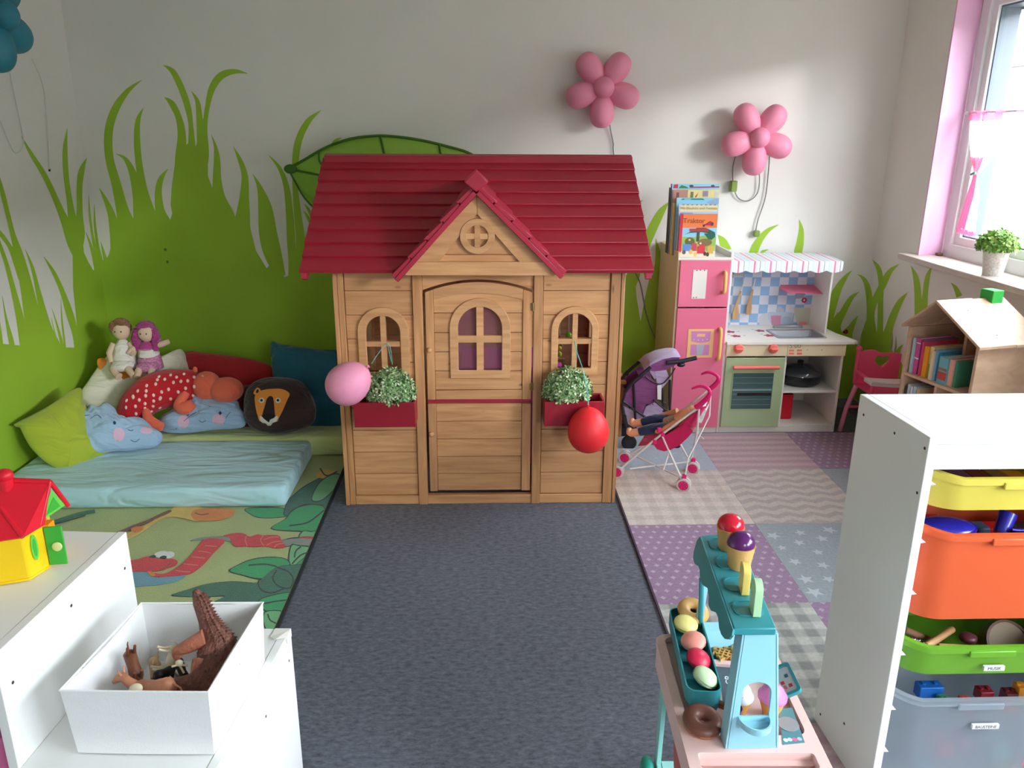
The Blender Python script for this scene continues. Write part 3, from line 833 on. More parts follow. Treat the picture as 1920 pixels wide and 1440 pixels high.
balloon('pink balloon tied to the left playhouse window', pc, (0.086, 0.098), 0, ('pink', (233, 150, 180)),
        [[k1+kd1.normalized()*0.008, (k1+s0)/2+Vector((0, 0, 0.006)), s0, s0+Vector((0.012, -0.004, -0.03)), s0+Vector((0.016, -0.006, -0.09))],
         [s0, s0+Vector((0.008, -0.01, -0.05)), s0+Vector((0.012, -0.008, -0.075))]], kd1)
pc = P(1103, 806, y=3.12); k1 = P(1103, 762, y=3.12); s0 = P(1078, 639, y=3.285)
balloon('red balloon hanging from the right playhouse window over the flower box', pc, (0.086, 0.099), 0, ('red', (232, 40, 48)),
        [[k1, P(1100, 735, y=3.13), P(1092, 690, y=3.16), s0+Vector((0, -0.01, -0.02)), s0], [k1, P(1103, 740, y=3.13), P(1095, 700, y=3.16), P(1083, 665, y=3.26), s0],
         [s0, s0+Vector((0.006, -0.01, -0.05)), P(1078, 690, y=3.27), P(1082, 700, y=3.27)]], k1-pc)

# inside the playhouse: pink bench, toy bead frame
t = thing('pink_cabinet', 'magenta toy cabinet standing inside the playhouse behind the door window', 'cabinet', (0.08, 3.95, 0))
MB().box(-0.12, 0.36, 3.75, 4.1, 0, 0.50).build('body', mat('magenta_panel', (190, 60, 160), 0.45), t, bevel=0.006)
MB().box(-0.13, 0.37, 3.74, 4.11, 0.50, 0.515).build('top', mat('magenta_top', (215, 80, 185), 0.4), t, bevel=0.004)
MB().box(0.115, 0.125, 3.745, 3.752, 0.06, 0.46).build('door_gap', mat('magenta_dark', (130, 40, 110), 0.5), t)
t = thing('bead_frame', 'wooden toy frame with green and yellow balls behind the right playhouse window', 'toy', (0.33, 3.55, 0))
fr_ = PINET
MB().box(0.27, 0.285, 3.52, 3.535, 0, 0.60).build('post', fr_, t); MB().box(0.345, 0.36, 3.52, 3.535, 0, 0.60).build('post', fr_, t)
MB().box(0.27, 0.36, 3.515, 3.54, 0.60, 0.615).build('shelf', fr_, t)
MB().tube([(0.30, 3.53, 0.61), (0.345, 3.53, 0.68)], 0.007).build('peg', fr_, t)
q1 = P(1066, 629, y=3.53); q2 = P(1048, 652, y=3.53); q3 = P(1048, 664, y=3.53); q4 = P(1050, 634, y=3.5)
for q, c_, r_ in ((q2, (220, 215, 50), 0.013), (q3, (190, 205, 60), 0.014)):
    MB().ell(q, r_, 14, 9).build('ball', mat('ball_%d' % c_[0], c_, 0.35), t, smooth=60)
cl = thing('hanging_ball_string', 'green ball and red bead hanging inside the right playhouse window', 'toy', (q1.x, q1.y, q1.z))
MB().ell(q1, 0.016, 14, 9).build('ball', mat('ball_lime', (140, 190, 50), 0.35), cl, smooth=60)
MB().ell(q4, 0.010, 12, 8).build('bead', mat('bead_coral', (240, 110, 90), 0.4), cl, smooth=60)
MB().tube([q1, (q1.x, q1.y, 1.08)], 0.0012, 5).tube([q4, (q4.x-0.005, q4.y, q4.z+0.08), (q4.x+0.02, q4.y, 1.08)], 0.0018, 5).build('cord', mat('white_cord', (225, 215, 215), 0.6), cl)
# ---------------------------------------------------------------- green leaf canopy on the wall behind the roof
can = thing('leaf_canopy', 'large green fabric leaf canopy on the wall behind the red roof', 'canopy', (-0.45, 4.5, 1.3))
LEAFC = mat('leaf_cloth', (140, 182, 66), 0.7, var=0.05, vscale=10, sub=0.0)
LEAFD = mat('leaf_rib', (62, 108, 22), 0.6)
tip = P(541, 317, y=4.42)
upper = [(541,317),(575,297),(610,277),(655,261),(700,255),(740,256),(790,263),(840,275),(885,290),(935,330),(960,370)]
lower = [(541,317),(556,345),(572,372),(600,400),(640,428),(690,450),(750,462),(810,460),(870,445),(920,415),(960,370)]
up3 = [P(a, b, y=4.42-0.06*math.sin(PI*i/10)) for i, (a, b) in enumerate(upper)]
lo3 = [P(a, b, y=4.50-0.04*math.sin(PI*i/10)) for i, (a, b) in enumerate(lower)]
up3 = smoothpts(up3, 3, False); lo3 = smoothpts(lo3, 3, False)
mb = MB(); R_ = 8; vs_ = []
for i in range(len(up3)):
    for j in range(R_+1):
        t = j/R_
        p = up3[i].lerp(lo3[i], t)
        p.y -= 0.06*math.sin(PI*t)*math.sin(PI*i/(len(up3)-1))
        vs_.append(p)
fs_ = [(i*(R_+1)+j, i*(R_+1)+j+1, (i+1)*(R_+1)+j+1, (i+1)*(R_+1)+j) for i in range(len(up3)-1) for j in range(R_)]
o = mb.add(vs_, fs_).build('leaf_cloth', LEAFC, can, smooth=60)
sdm = o.modifiers.new('thick', 'SOLIDIFY'); sdm.thickness = 0.003
MB().tube(up3, 0.007, 8).build('edge_rod', LEAFD, can, smooth=60)
MB().tube(lo3, 0.006, 8).build('edge_rod', LEAFD, can, smooth=60)
def onleaf(i, t):
    k = i*(R_+1)+int(t*R_); return vs_[min(k, len(vs_)-1)]+Vector((0, -0.005, 0))
mid = [onleaf(i, 0.5) for i in range(0, len(up3))]
MB().tube(mid, 0.006, 6).build('rib', LEAFD, can, smooth=60)
for i0, i1 in ((13, 19), (5, 9), (20, 24)):
    MB().tube([onleaf(i0, 0), onleaf((i0*2+i1)//3, 0.25), onleaf(i1, 0.5)], 0.006, 6).build('rib', LEAFD, can, smooth=60)
MB().ell(tip+Vector((0.01, 0, 0)), (0.035, 0.012, 0.025), 12, 8).build('tip_cap', LEAFD, can, smooth=60)
MB().tube([(-0.3, 4.44, 1.35), (-0.3, YB-0.001, 1.35)], 0.008).build('wall_hook', LEAFD, can)

# ---------------------------------------------------------------- flower lamps
def flower_lamp(label, center, R1, rot, col, nrm, petals=None, group=None):
    """five fat petals round a ball, standing off the wall"""
    t = thing('flower_lamp', label, 'lamp', center)
    up_ = Vector((0, 0, 1)); rt_ = up_.cross(-Vector(nrm)).normalized()
    M = Matrix((rt_, up_, Vector(nrm))).transposed().to_4x4(); M.translation = Vector(center)
    m_ = mat('lamp_'+col[0], col[1], 0.5, sub=0.1, bump=0.02, bscale=90)
    for k in range(5):
        a = PI/2+rot+2*PI*(k+0.5)/5
        L_ = R1*0.60 if True else 0
        Mk = M @ Matrix.Rotation(a, 4, 'Z') @ Matrix.Translation((R1*0.56, 0, 0.0))
        prof = []
        for i in range(19):
            th = PI*i/18; x = -math.cos(th)
            prof.append((R1*0.335*math.sin(th)**0.85*(1+0.16*x), x*R1*0.48))
        MB().lathe(prof, 24, Mk @ Matrix.Rotation(PI/2, 4, 'Y') @ Matrix.Scale(1.0, 4)).build('petal', m_, t, smooth=80)
    MB().ell((0, 0, R1*0.20), (R1*0.285,)*3, 24, 14, M).build('bulb_cover', m_, t, smooth=80)
    MB().lathe([(0, -R1*0.42), (R1*0.3, -R1*0.42), (R1*0.3, 0), (0, 0)], 20, M).build('wall_mount', m_, t, smooth=40)
    return t, M
CORD = mat('cord_grey', (120, 125, 120), 0.5)
PINKL = ('pink', (232, 142, 170))
c1 = P(1130, 165, y=4.50); R1 = 0.195
l1, M1 = flower_lamp('pink flower-shaped wall lamp hanging directly above the playhouse roof', c1, R1, 0, PINKL, (0, -1, 0))
MB().tube(smoothpts([P(1141, 215, y=4.56), P(1145, 245, y=4.585), P(1150, 270, y=4.59), P(1152, 300, y=4.59), P(1180, 480, y=4.59), P(1200, 530, y=4.59), P(1215, 600, y=4.59), P(1240, 660, y=4.59)], 5, False), 0.003, 6).build('cord', CORD, l1, smooth=60)
c2 = P(1420, 258, y=4.49)
l2, M2 = flower_lamp('pink flower-shaped wall lamp between the playhouse and the window', c2, 0.192, 0.04, PINKL, (0, -1, 0))
cb = MB().tube(smoothpts([P(1380, 290, y=4.57), P(1374, 315, y=4.585), P(1375, 345, y=4.585), P(1383, 370, y=4.585), P(1402, 377, y=4.585), P(1420, 362, y=4.585), P(1424, 330, y=4.58), P(1418, 310, y=4.57)], 6, False), 0.003, 6)
cb.tube(smoothpts([P(1443, 288, y=4.57), P(1441, 320, y=4.585), P(1435, 370, y=4.585), P(1422, 410, y=4.585), P(1417, 432, y=4.585)], 6, False), 0.003, 6)
cb.build('cord', CORD, l2, smooth=60)
GRN = mat('cord_switch_green', (128, 150, 70), 0.45)
q = P(1375, 349, y=4.575); MB().box(q.x-0.018, q.x+0.018, 4.555, 4.597, q.z-0.03, q.z+0.03).build('switch', GRN, l2, bevel=0.006)
q = P(1419, 438, y=4.58); MB().box(q.x-0.020, q.x+0.016, 4.565, 4.597, q.z-0.018, q.z+0.018).build('plug', GRN, l2, bevel=0.008)
# blue lamp, left wall, mostly out of the picture
cbl = Vector((-2.10, 3.80, 2.07))
l3, M3 = flower_lamp('teal blue flower-shaped lamp high on the left wall, cut by the frame', cbl, 0.225, 0.12, ('teal', (50, 128, 150)), (1, 0, 0))
MB().tube(smoothpts([P(15, 120, x=XL+0.01), P(25, 170, x=XL+0.01), P(40, 240, x=XL+0.01), P(44, 270, x=XL+0.01), P(34, 286, x=XL+0.01), P(22, 278, x=XL+0.01), P(0, 225, x=XL+0.01)], 5, False), 0.0022, 6).tube(smoothpts([P(60, 110, x=XL+0.008), P(80, 160, x=XL+0.008), P(88, 230, x=XL+0.008), P(92, 318, x=XL+0.008)], 5, False), 0.002, 6).build('cord', mat('cord_white', (204, 205, 198), 0.6), l3, smooth=60)

# ---------------------------------------------------------------- rugs
RUGG = mat('rug_pile_green', (172, 184, 118), 0.95, var=0.06, vscale=6, bump=0.5, bscale=260, sheen=0.3)
rug = thing('childrens_rug', 'green animal rug with leaves and a red snake, under the mattresses', 'rug', (-1.44, 3.1, 0))
rz = 0.009
MB().box(-2.165, -0.712, 1.95, 4.56, 0, rz).build('pile', RUGG, rug, bevel=0.004)
MB().ring([(-2.168,1.947),(-0.702,1.947),(-0.702,4.563),(-2.168,4.563)], [(-2.160,1.957),(-0.714,1.957),(-0.714,4.553),(-2.160,4.553)], 0, rz+0.001, 'z').build('binding', mat('rug_binding', (42, 46, 48), 0.9), rug)
lvl = [0]
def rprint(name, poly, col, sm=True, k=4):
    lvl[0] += 1
    z = rz+0.0004+0.00008*lvl[0]
    pts = [P(a, b, z=z) for a, b in poly]
    if sm: pts = smoothpts(pts, k)
    pts = [(max(-2.158, min(-0.716, p.x)), p.y) for p in pts]
    MB().prism(pts, z-0.0015, z, 'z').build(name, col, rug)
RC = lambda n, c: mat('rug_'+n, c, 0.95, bump=0.5, bscale=260, sheen=0.3, var=0.08, vscale=20)
DG, MG, LG, BLK = RC('dark_green', (36, 104, 80)), RC('mid_green', (24, 158, 92)), RC('light_green', (104, 178, 118)), RC('outline', (20, 34, 30))
SNR, BLU, WHT, ORG, YEL, GRY, BRN = RC('red', (212, 34, 50)), RC('blue', (100, 155, 178)), RC('white', (228, 232, 232)), RC('orange', (222, 128, 40)), RC('yellow', (222, 182, 84)), RC('grey', (130, 142, 132)), RC('brown', (120, 62, 34))
def outlined(name, poly, col, w=2.2):
    cx = sum(p[0] for p in poly)/len(poly); cy = sum(p[1] for p in poly)/len(poly)
    big = []
    for p in poly:
        d = Vector((p[0]-cx, p[1]-cy)); L_ = d.length or 1
        big.append((p[0]+d.x/L_*w, p[1]+d.y/L_*w))
    rprint(name, big, BLK); rprint(name, poly, col)
def vein(pts, w=1.3, col=BLK):
    sp = smoothpts([(a, b, 0) for a, b in pts], 4, False); L1_, L2_ = [], []
    for i, p in enumerate(sp):
        t = (sp[min(i+1, len(sp)-1)]-sp[max(i-1, 0)]).normalized(); n = Vector((-t.y, t.x, 0))
        L1_.append((p.x+n.x*w, p.y+n.y*w)); L2_.append((p.x-n.x*w, p.y-n.y*w))
    rprint('vein_print', L1_+L2_[::-1], col, sm=False)
# crop (200,940)+p/4.174
g = lambda *pp: [(200+a/4.174, 940+b/4.174) for a, b in pp]
outlined('leaf_print', g((1090,60),(1130,100),(1200,125),(1330,125),(1420,110),(1400,60),(1250,50)), MG)
outlined('leaf_print', g((1420,0),(1390,100),(1440,100),(1480,50),(1560,20),(1690,30),(1740,60),(1760,-80),(1740,-200),(1560,-120),(1460,-40)), DG)
rprint('leaf_print', g((1640,-215),(1690,-245),(1760,-245),(1790,-225),(1760,-200),(1700,-180),(1650,-190)), YEL)
vein([(600,878),(612,892),(632,884)])
outlined('leaf_print', [(585,935),(600,905),(625,890),(640,893),(636,905),(618,925),(600,938)], LG)
outlined('leaf_print', g((1290,210),(1400,140),(1440,90),(1500,50),(1600,28),(1690,40),(1705,80),(1690,150),(1675,225),(1480,228)), MG)
vein(g((1430,190),(1560,170),(1640,120),(1700,70)))
outlined('leaf_print', g((1540,235),(1600,240),(1640,235),(1660,275),(1590,275),(1510,280)), LG)
outlined('leaf_print', g((1350,320),(1400,300),(1480,290),(1640,292),(1632,350),(1560,345),(1450,345),(1400,350)), GRY)
rprint('leaf_print', g((1500,285),(1560,272),(1645,280),(1645,295),(1560,290)), SNR)
outlined('leaf_print', g((1450,345),(1500,350),(1610,365),(1600,400),(1560,480),(1450,500),(1430,440)), LG)
vein(g((1470,440),(1480,390),(1520,355))); vein(g((1450,490),(1520,420),(1600,395)))
outlined('leaf_print', g((965,542),(1050,490),(1150,455),(1280,440),(1390,450),(1430,490),(1400,560),(1310,600),(1180,600),(1070,575)), MG)
vein(g((1110,500),(1240,492),(1330,510)))
outlined('leaf_print', g((1480,500),(1540,450),(1590,400),(1570,470),(1545,520),(1500,520)), MG)
outlined('leaf_print', g((515,733),(640,690),(800,645),(1000,628),(1180,640),(1220,600),(1320,520),(1440,500),(1545,500),(1520,580),(1480,690),(1440,712),(1300,740),(1190,790),(860,790),(930,740),(800,745),(660,745)), DG)
vein(g((1330,515),(1420,550),(1460,610),(1430,680),(1340,660),(1300,600),(1330,540)))
vein(g((1200,605),(1185,650),(1220,700),(1300,715),(1390,680)))
outlined('leaf_print', g((1190,785),(1290,740),(1460,715),(1440,790),(1400,860),(1260,860)), MG)
vein(g((1230,800),(1340,780),(1430,770)))
outlined('leaf_print', g((1240,870),(1390,870),(1370,960),(1340,1010),(1250,1000)), LG)
vein(g((1260,880),(1280,930),(1340,960)))
# snake
rprint('snake_print', g((180,540),(330,545),(350,590),(480,590),(620,575),(560,620),(430,650),(300,660),(190,660)), BLU)
outlined('branch_print', g((660,308),(740,285),(880,275),(990,275),(980,315),(880,295),(760,300)), GRY, 1)
rprint('snake_print', g((320,550),(400,565),(470,560),(560,510),(640,440),(700,370),(760,300),(850,290),(925,305),(890,350),(830,410),(770,480),(700,540),(640,570),(540,585),(430,592),(350,580)), SNR)
rprint('snake_print', g((910,270),(990,250),(1060,248),(1100,265),(1120,275),(1180,258),(1220,265),(1290,262),(1350,270),(1370,310),(1400,355),(1320,365),(1250,350),(1150,355),(1080,350),(1010,350),(980,320),(960,285)), SNR)
LRED = RC('pale_red', (222, 120, 110))
for a in ([(770,345),(810,350),(860,352)], [(720,390),(770,395),(815,405)], [(665,435),(720,440),(770,445)], [(600,490),(660,495),(715,500)], [(540,540),(600,550),(655,552)],
          [(1100,262),(1085,300),(1100,350)], [(1225,265),(1205,305),(1230,345)], [(1230,300),(1290,280),(1350,280)], [(1250,345),(1300,320),(1370,310)], [(1310,360),(1340,335),(1385,330)]):
    vein(g(*a), 0.8, LRED)
rprint('snake_print', g((320,548),(360,550),(380,580),(345,582)), ORG)
rprint('snake_head_print', g((130,480),(250,450),(330,430),(420,450),(520,450),(555,470),(540,500),(480,520),(410,542),(250,548),(130,540)), SNR)
vein(g((410,540),(470,510),(500,475)), 0.8, BRN)
rprint('snake_eye_print', g((375,410),(430,388),(470,395),(460,430),(400,440)), WHT)
rprint('snake_eye_print', g((455,400),(500,392),(530,405),(520,430),(470,445)), WHT)
rprint('snake_eye_print', g((330,435),(365,420),(385,428),(370,443)), BLK); rprint('snake_eye_print', g((415,440),(440,425),(470,430),(455,448)), BLK)
# giraffe
rprint('giraffe_print', g((480,75),(330,170),(170,245),(100,250),(130,300),(220,270),(330,200),(420,140),(510,120),(600,130),(720,152),(760,60),(600,20)), YEL)
rprint('giraffe_print', g((480,70),(330,140),(200,190),(60,250),(80,262),(230,205),(380,140),(500,85)), BRN)
rprint('giraffe_print', g((660,95),(720,60),(900,55),(1000,68),(980,110),(890,145),(780,152),(690,145)), ORG)
vein(g((690,90),(740,105),(800,95)), 1, BRN)
rprint('giraffe_print', g((190,215),(240,195),(290,200),(270,230),(210,245)), ORG)
vein([(95,980),(120,972),(150,963),(178,958)], 3, DG); vein([(96,984),(130,975),(160,966)], 0.8, BLK)

# patchwork rug on the right: every patch is a piece of its own
def patch_mat(name, kind, c1_, c2_, s=1.0):
    mt = bpy.data.materials.new(name); mt.use_nodes = True
    nt = mt.node_tree; b = nt.nodes['Principled BSDF']; N = nt.nodes.new; L = nt.links.new
    b.inputs['Roughness'].default_value = 0.95; b.inputs['Sheen Weight'].default_value = 0.2
    g_ = N('ShaderNodeNewGeometry'); sp = N('ShaderNodeSeparateXYZ'); L(g_.outputs['Position'], sp.inputs[0])
    def M_(op, a, b_=None, c=None):
        n = N('ShaderNodeMath'); n.operation = op
        for i, v in enumerate((a, b_, c)):
            if v is None: continue
            if isinstance(v, (int, float)): n.inputs[i].default_value = v
            else: L(v, n.inputs[i])
        return n.outputs[0]
    x, y = sp.outputs[0], sp.outputs[1]
    if kind == 'gingham':
        sq = lambda v, o: M_('SMOOTH_MIN', M_('MAXIMUM', M_('MULTIPLY', M_('SINE', M_('MULTIPLY', v, 2*PI/(0.085*s))), 3), -1), 1, 0.2)
        f = M_('MULTIPLY_ADD', M_('ADD', sq(x, 0), sq(y, 0)), 0.25, 0.5)
    elif kind == 'stripes':
        f = M_('MULTIPLY_ADD', M_('SINE', M_('MULTIPLY', y, 2*PI/0.075)), 0.5, 0.5)
    elif kind == 'zigzag':
        tri = M_('PINGPONG', x, 0.055)
        f = M_('MULTIPLY_ADD', M_('SINE', M_('MULTIPLY', M_('ADD', y, M_('MULTIPLY', tri, 0.55)), 2*PI/0.072)), 0.5, 0.5)
        f = M_('SMOOTH_MIN', M_('MAXIMUM', M_('MULTIPLY_ADD', f, 2.2, -0.6), 0), 1, 0.1)
    elif kind == 'crosses':
        w = 0.045
        row = M_('MULTIPLY', M_('FLOORED_MODULO', M_('FLOOR', M_('DIVIDE', y, w)), 2), w/2)
        u = M_('SUBTRACT', M_('PINGPONG', M_('ADD', x, row), w/2), w/4); v = M_('SUBTRACT', M_('PINGPONG', M_('ADD', y, w/2), w/2), w/4)
        u = M_('SUBTRACT', M_('FLOORED_MODULO', M_('ADD', x, row), w), w/2); v = M_('SUBTRACT', M_('FLOORED_MODULO', y, w), w/2)
        d = M_('ADD', M_('ABSOLUTE', u), M_('ABSOLUTE', v))
        mn = M_('MINIMUM', M_('ABSOLUTE', u), M_('ABSOLUTE', v))
        f = M_('MULTIPLY', M_('LESS_THAN', d, 0.0115), M_('LESS_THAN', mn, 0.0040))
        f = M_('SUBTRACT', 1, f)
    else: f = None
    nz_ = N('ShaderNodeTexNoise'); nz_.inputs['Scale'].default_value = 45; nz_.inputs['Detail'].default_value = 4
    mx = N('ShaderNodeMix'); mx.data_type = 'RGBA'
    if f is not None: L(f, mx.inputs[0])
    else: mx.inputs[0].default_value = 0
    mx.inputs[6].default_value = c8(*c2_); mx.inputs[7].default_value = c8(*c1_)
    if f is None: mx.inputs[6].default_value = c8(*c1_)
    mr = N('ShaderNodeMapRange'); mr.inputs[1].default_value = .3; mr.inputs[2].default_value = .7; mr.inputs[3].default_value = .88; mr.inputs[4].default_value = 1.1
    L(nz_.outputs['Fac'], mr.inputs[0])
    mu = N('ShaderNodeVectorMath'); mu.operation = 'SCALE'; L(mx.outputs[2], mu.inputs[0]); L(mr.outputs[0], mu.inputs['Scale'])
    L(mu.outputs[0], b.inputs['Base Color'])
    nb = N('ShaderNodeTexNoise'); nb.inputs['Scale'].default_value = 300
    bp = N('ShaderNodeBump'); bp.inputs['Strength'].default_value = 0.5; bp.inputs['Distance'].default_value = 0.004
    L(nb.outputs['Fac'], bp.inputs['Height']); L(bp.outputs[0], b.inputs['Normal'])
    return mt
PUR = patch_mat('rug_purple_crosses', 'crosses', (150, 120, 150), (186, 164, 186))
STR = patch_mat('rug_pink_stripes', 'stripes', (196, 170, 176), (176, 146, 156))
ZIG = patch_mat('rug_zigzag', 'zigzag', (200, 188, 180), (176, 166, 162))
BEI = patch_mat('rug_beige_gingham', 'gingham', (212, 200, 190), (188, 176, 168))
GIN = patch_mat('rug_grey_gingham', 'gingham', (196, 196, 190), (138, 140, 138), 1.0)
GRS = patch_mat('rug_grey_star_ground', 'plain', (150, 160, 168), (150, 160, 168))
BLG = patch_mat('rug_blue_grey', 'plain', (168, 182, 196), (168, 182, 196))
prug = thing('patchwork_rug', 'pastel patchwork rug with stars, zigzags and checks, right of the playhouse', 'rug', (1.4, 3.0, 0))
xs_ = [0.604, 1.145, 1.665, 2.19]; ys_ = [1.25, 1.85, 2.455, 3.055, 3.635, 4.14]
grid = {(0,4): BLG, (1,4): STR, (2,4): PUR, (0,3): BEI, (1,3): ZIG, (2,3): GRS, (0,2): PUR, (1,2): GRS, (2,2): STR, (0,1): GIN, (1,1): PUR, (2,1): BEI, (0,0): STR, (1,0): ZIG, (2,0): GIN}
for (i, j), m_ in grid.items():
    MB().box(xs_[i]+0.0004, xs_[i+1]-0.0004, ys_[j]+0.0004, ys_[j+1]-0.0004, 0, 0.010).build('patch', m_, prug)
MB().ring([(0.597,1.243),(2.197,1.243),(2.197,4.147),(0.597,4.147)], [(0.604,1.25),(2.19,1.25),(2.19,4.14),(0.604,4.14)], 0, 0.010, 'z').build('binding', mat('rug_purple_binding', (84, 66, 84), 0.9), prug)
def stars(x0, x1, y0, y1, n, r0, r1, seed):
    rr = random.Random(seed); pts = []
    for _ in range(400):
        if len(pts) >= n: break
        x, y = rr.uniform(x0+.04, x1-.04), rr.uniform(y0+.04, y1-.04)
        if all((x-a)**2+(y-b)**2 > (r1*2.2)**2 for a, b in pts): pts.append((x, y))
    for x, y in pts:
        r = rr.uniform(r0, r1); a0 = rr.uniform(0, 6)
        poly = [(x+(r if k % 2 == 0 else r*.42)*math.cos(a0+k*PI/5), y+(r if k % 2 == 0 else r*.42)*math.sin(a0+k*PI/5)) for k in range(10)]
        MB().prism(poly, 0.0098, 0.0106, 'z').build('star_print', mat('rug_star', (190, 198, 204), 0.95, bump=.4, bscale=260), prug)
stars(1.145, 1.665, 2.455, 3.055, 26, 0.022, 0.038, 5)
stars(0.604, 1.145, 3.635, 4.14, 16, 0.018, 0.03, 6)
# ---------------------------------------------------------------- cuddle corner
def cloth_mat(name, rgb, wr=0.6, ws=6, fine=0.25):
    """fabric with soft creases and a fine weave"""
    if name in MATS: return MATS[name]
    mt = mat(name, rgb, 0.9, sheen=0.25)
    nt = mt.node_tree; b = nt.nodes['Principled BSDF']; N = nt.nodes.new; L = nt.links.new
    tc = N('ShaderNodeTexCoord'); mp = N('ShaderNodeMapping'); L(tc.outputs['Object'], mp.inputs[0]); mp.inputs['Scale'].default_value = (0.35, 1, 1)
    n1 = N('ShaderNodeTexNoise'); n1.inputs['Scale'].default_value = ws*2; n1.inputs['Detail'].default_value = 2; n1.inputs['Distortion'].default_value = 1.2; L(mp.outputs[0], n1.inputs['Vector'])
    n2 = N('ShaderNodeTexNoise'); n2.inputs['Scale'].default_value = 320; L(tc.outputs['Object'], n2.inputs['Vector'])
    b1 = N('ShaderNodeBump'); b1.inputs['Strength'].default_value = wr; b1.inputs['Distance'].default_value = 0.05; L(n1.outputs['Fac'], b1.inputs['Height'])
    b2 = N('ShaderNodeBump'); b2.inputs['Strength'].default_value = fine; b2.inputs['Distance'].default_value = 0.002; L(n2.outputs['Fac'], b2.inputs['Height'])
    L(b1.outputs[0], b2.inputs['Normal']); L(b2.outputs[0], b.inputs['Normal'])
    return mt
def mattress(label, x0, x1, y0, y1, z0, z1, m_, seed):
    z0 += .0012
    t = thing('mattress', label, 'mattress', ((x0+x1)/2, (y0+y1)/2, z0))
    rr = random.Random(seed)
    nx, ny, nz = 60, 26, 5
    mb = MB()
    def pt(u, v, w):
        x = x0+(x1-x0)*u; y = y0+(y1-y0)*v; z = z0+(z1-z0)*w
        z += 0.004*math.sin(9*x+5*y+seed)*math.sin(14*y+2*x)*(w > .9)
        e = 0.012
        if w == 0 or w == 1:
            pass
        return (x, y, z)
    us = [0, .006]+[i/nx for i in range(1, nx)]+[.994, 1]; vs1 = [0, .014]+[i/ny for i in range(1, ny)]+[.986, 1]
    # top and bottom faces and sides as one box of quads
    idx = {}; V = []; F = []
    def vid(i, j, k):
        key = (i, j, k)
        if key not in idx: idx[key] = len(V); V.append(pt(us[i], vs1[j], k/nz))
        return idx[key]
    I, J = len(us)-1, len(vs1)-1
    for i in range(I):
        for j in range(J):
            F.append((vid(i,j,nz), vid(i+1,j,nz), vid(i+1,j+1,nz), vid(i,j+1,nz))); F.append((vid(i,j,0), vid(i,j+1,0), vid(i+1,j+1,0), vid(i+1,j,0)))
    for k in range(nz):
        for i in range(I):
            F.append((vid(i,0,k), vid(i+1,0,k), vid(i+1,0,k+1), vid(i,0,k+1))); F.append((vid(i,J,k), vid(i,J,k+1), vid(i+1,J,k+1), vid(i+1,J,k)))
        for j in range(J):
            F.append((vid(0,j,k), vid(0,j,k+1), vid(0,j+1,k+1), vid(0,j+1,k))); F.append((vid(I,j,k), vid(I,j+1,k), vid(I,j+1,k+1), vid(I,j,k+1)))
    # round the edges by pushing points towards an inner box
    r = 0.026; W = []
    for x, y, z in V:
        c = Vector((max(x0+r, min(x1-r, x)), max(y0+r, min(y1-r, y)), max(z0+r, min(z1-r, z))))
        d = Vector((x, y, z))-c
        if d.length > r: d = d.normalized()*r
        W.append(c+d)
    mb.add(W, F).build('cover', m_, t, smooth=70)
    return t
mattress('light blue sheeted foam mattress, the front one of the two', -2.165, -0.888, 3.25, 3.825, 0.010, 0.112, cloth_mat('sheet_blue', (176, 214, 222), 0.8, 4), 1)
mattress('pale green mattress behind the light blue one, against the back wall', -2.165, -0.725, 3.84, 4.55, 0.010, 0.118, cloth_mat('sheet_green', (194, 206, 140), 0.6, 4), 2)

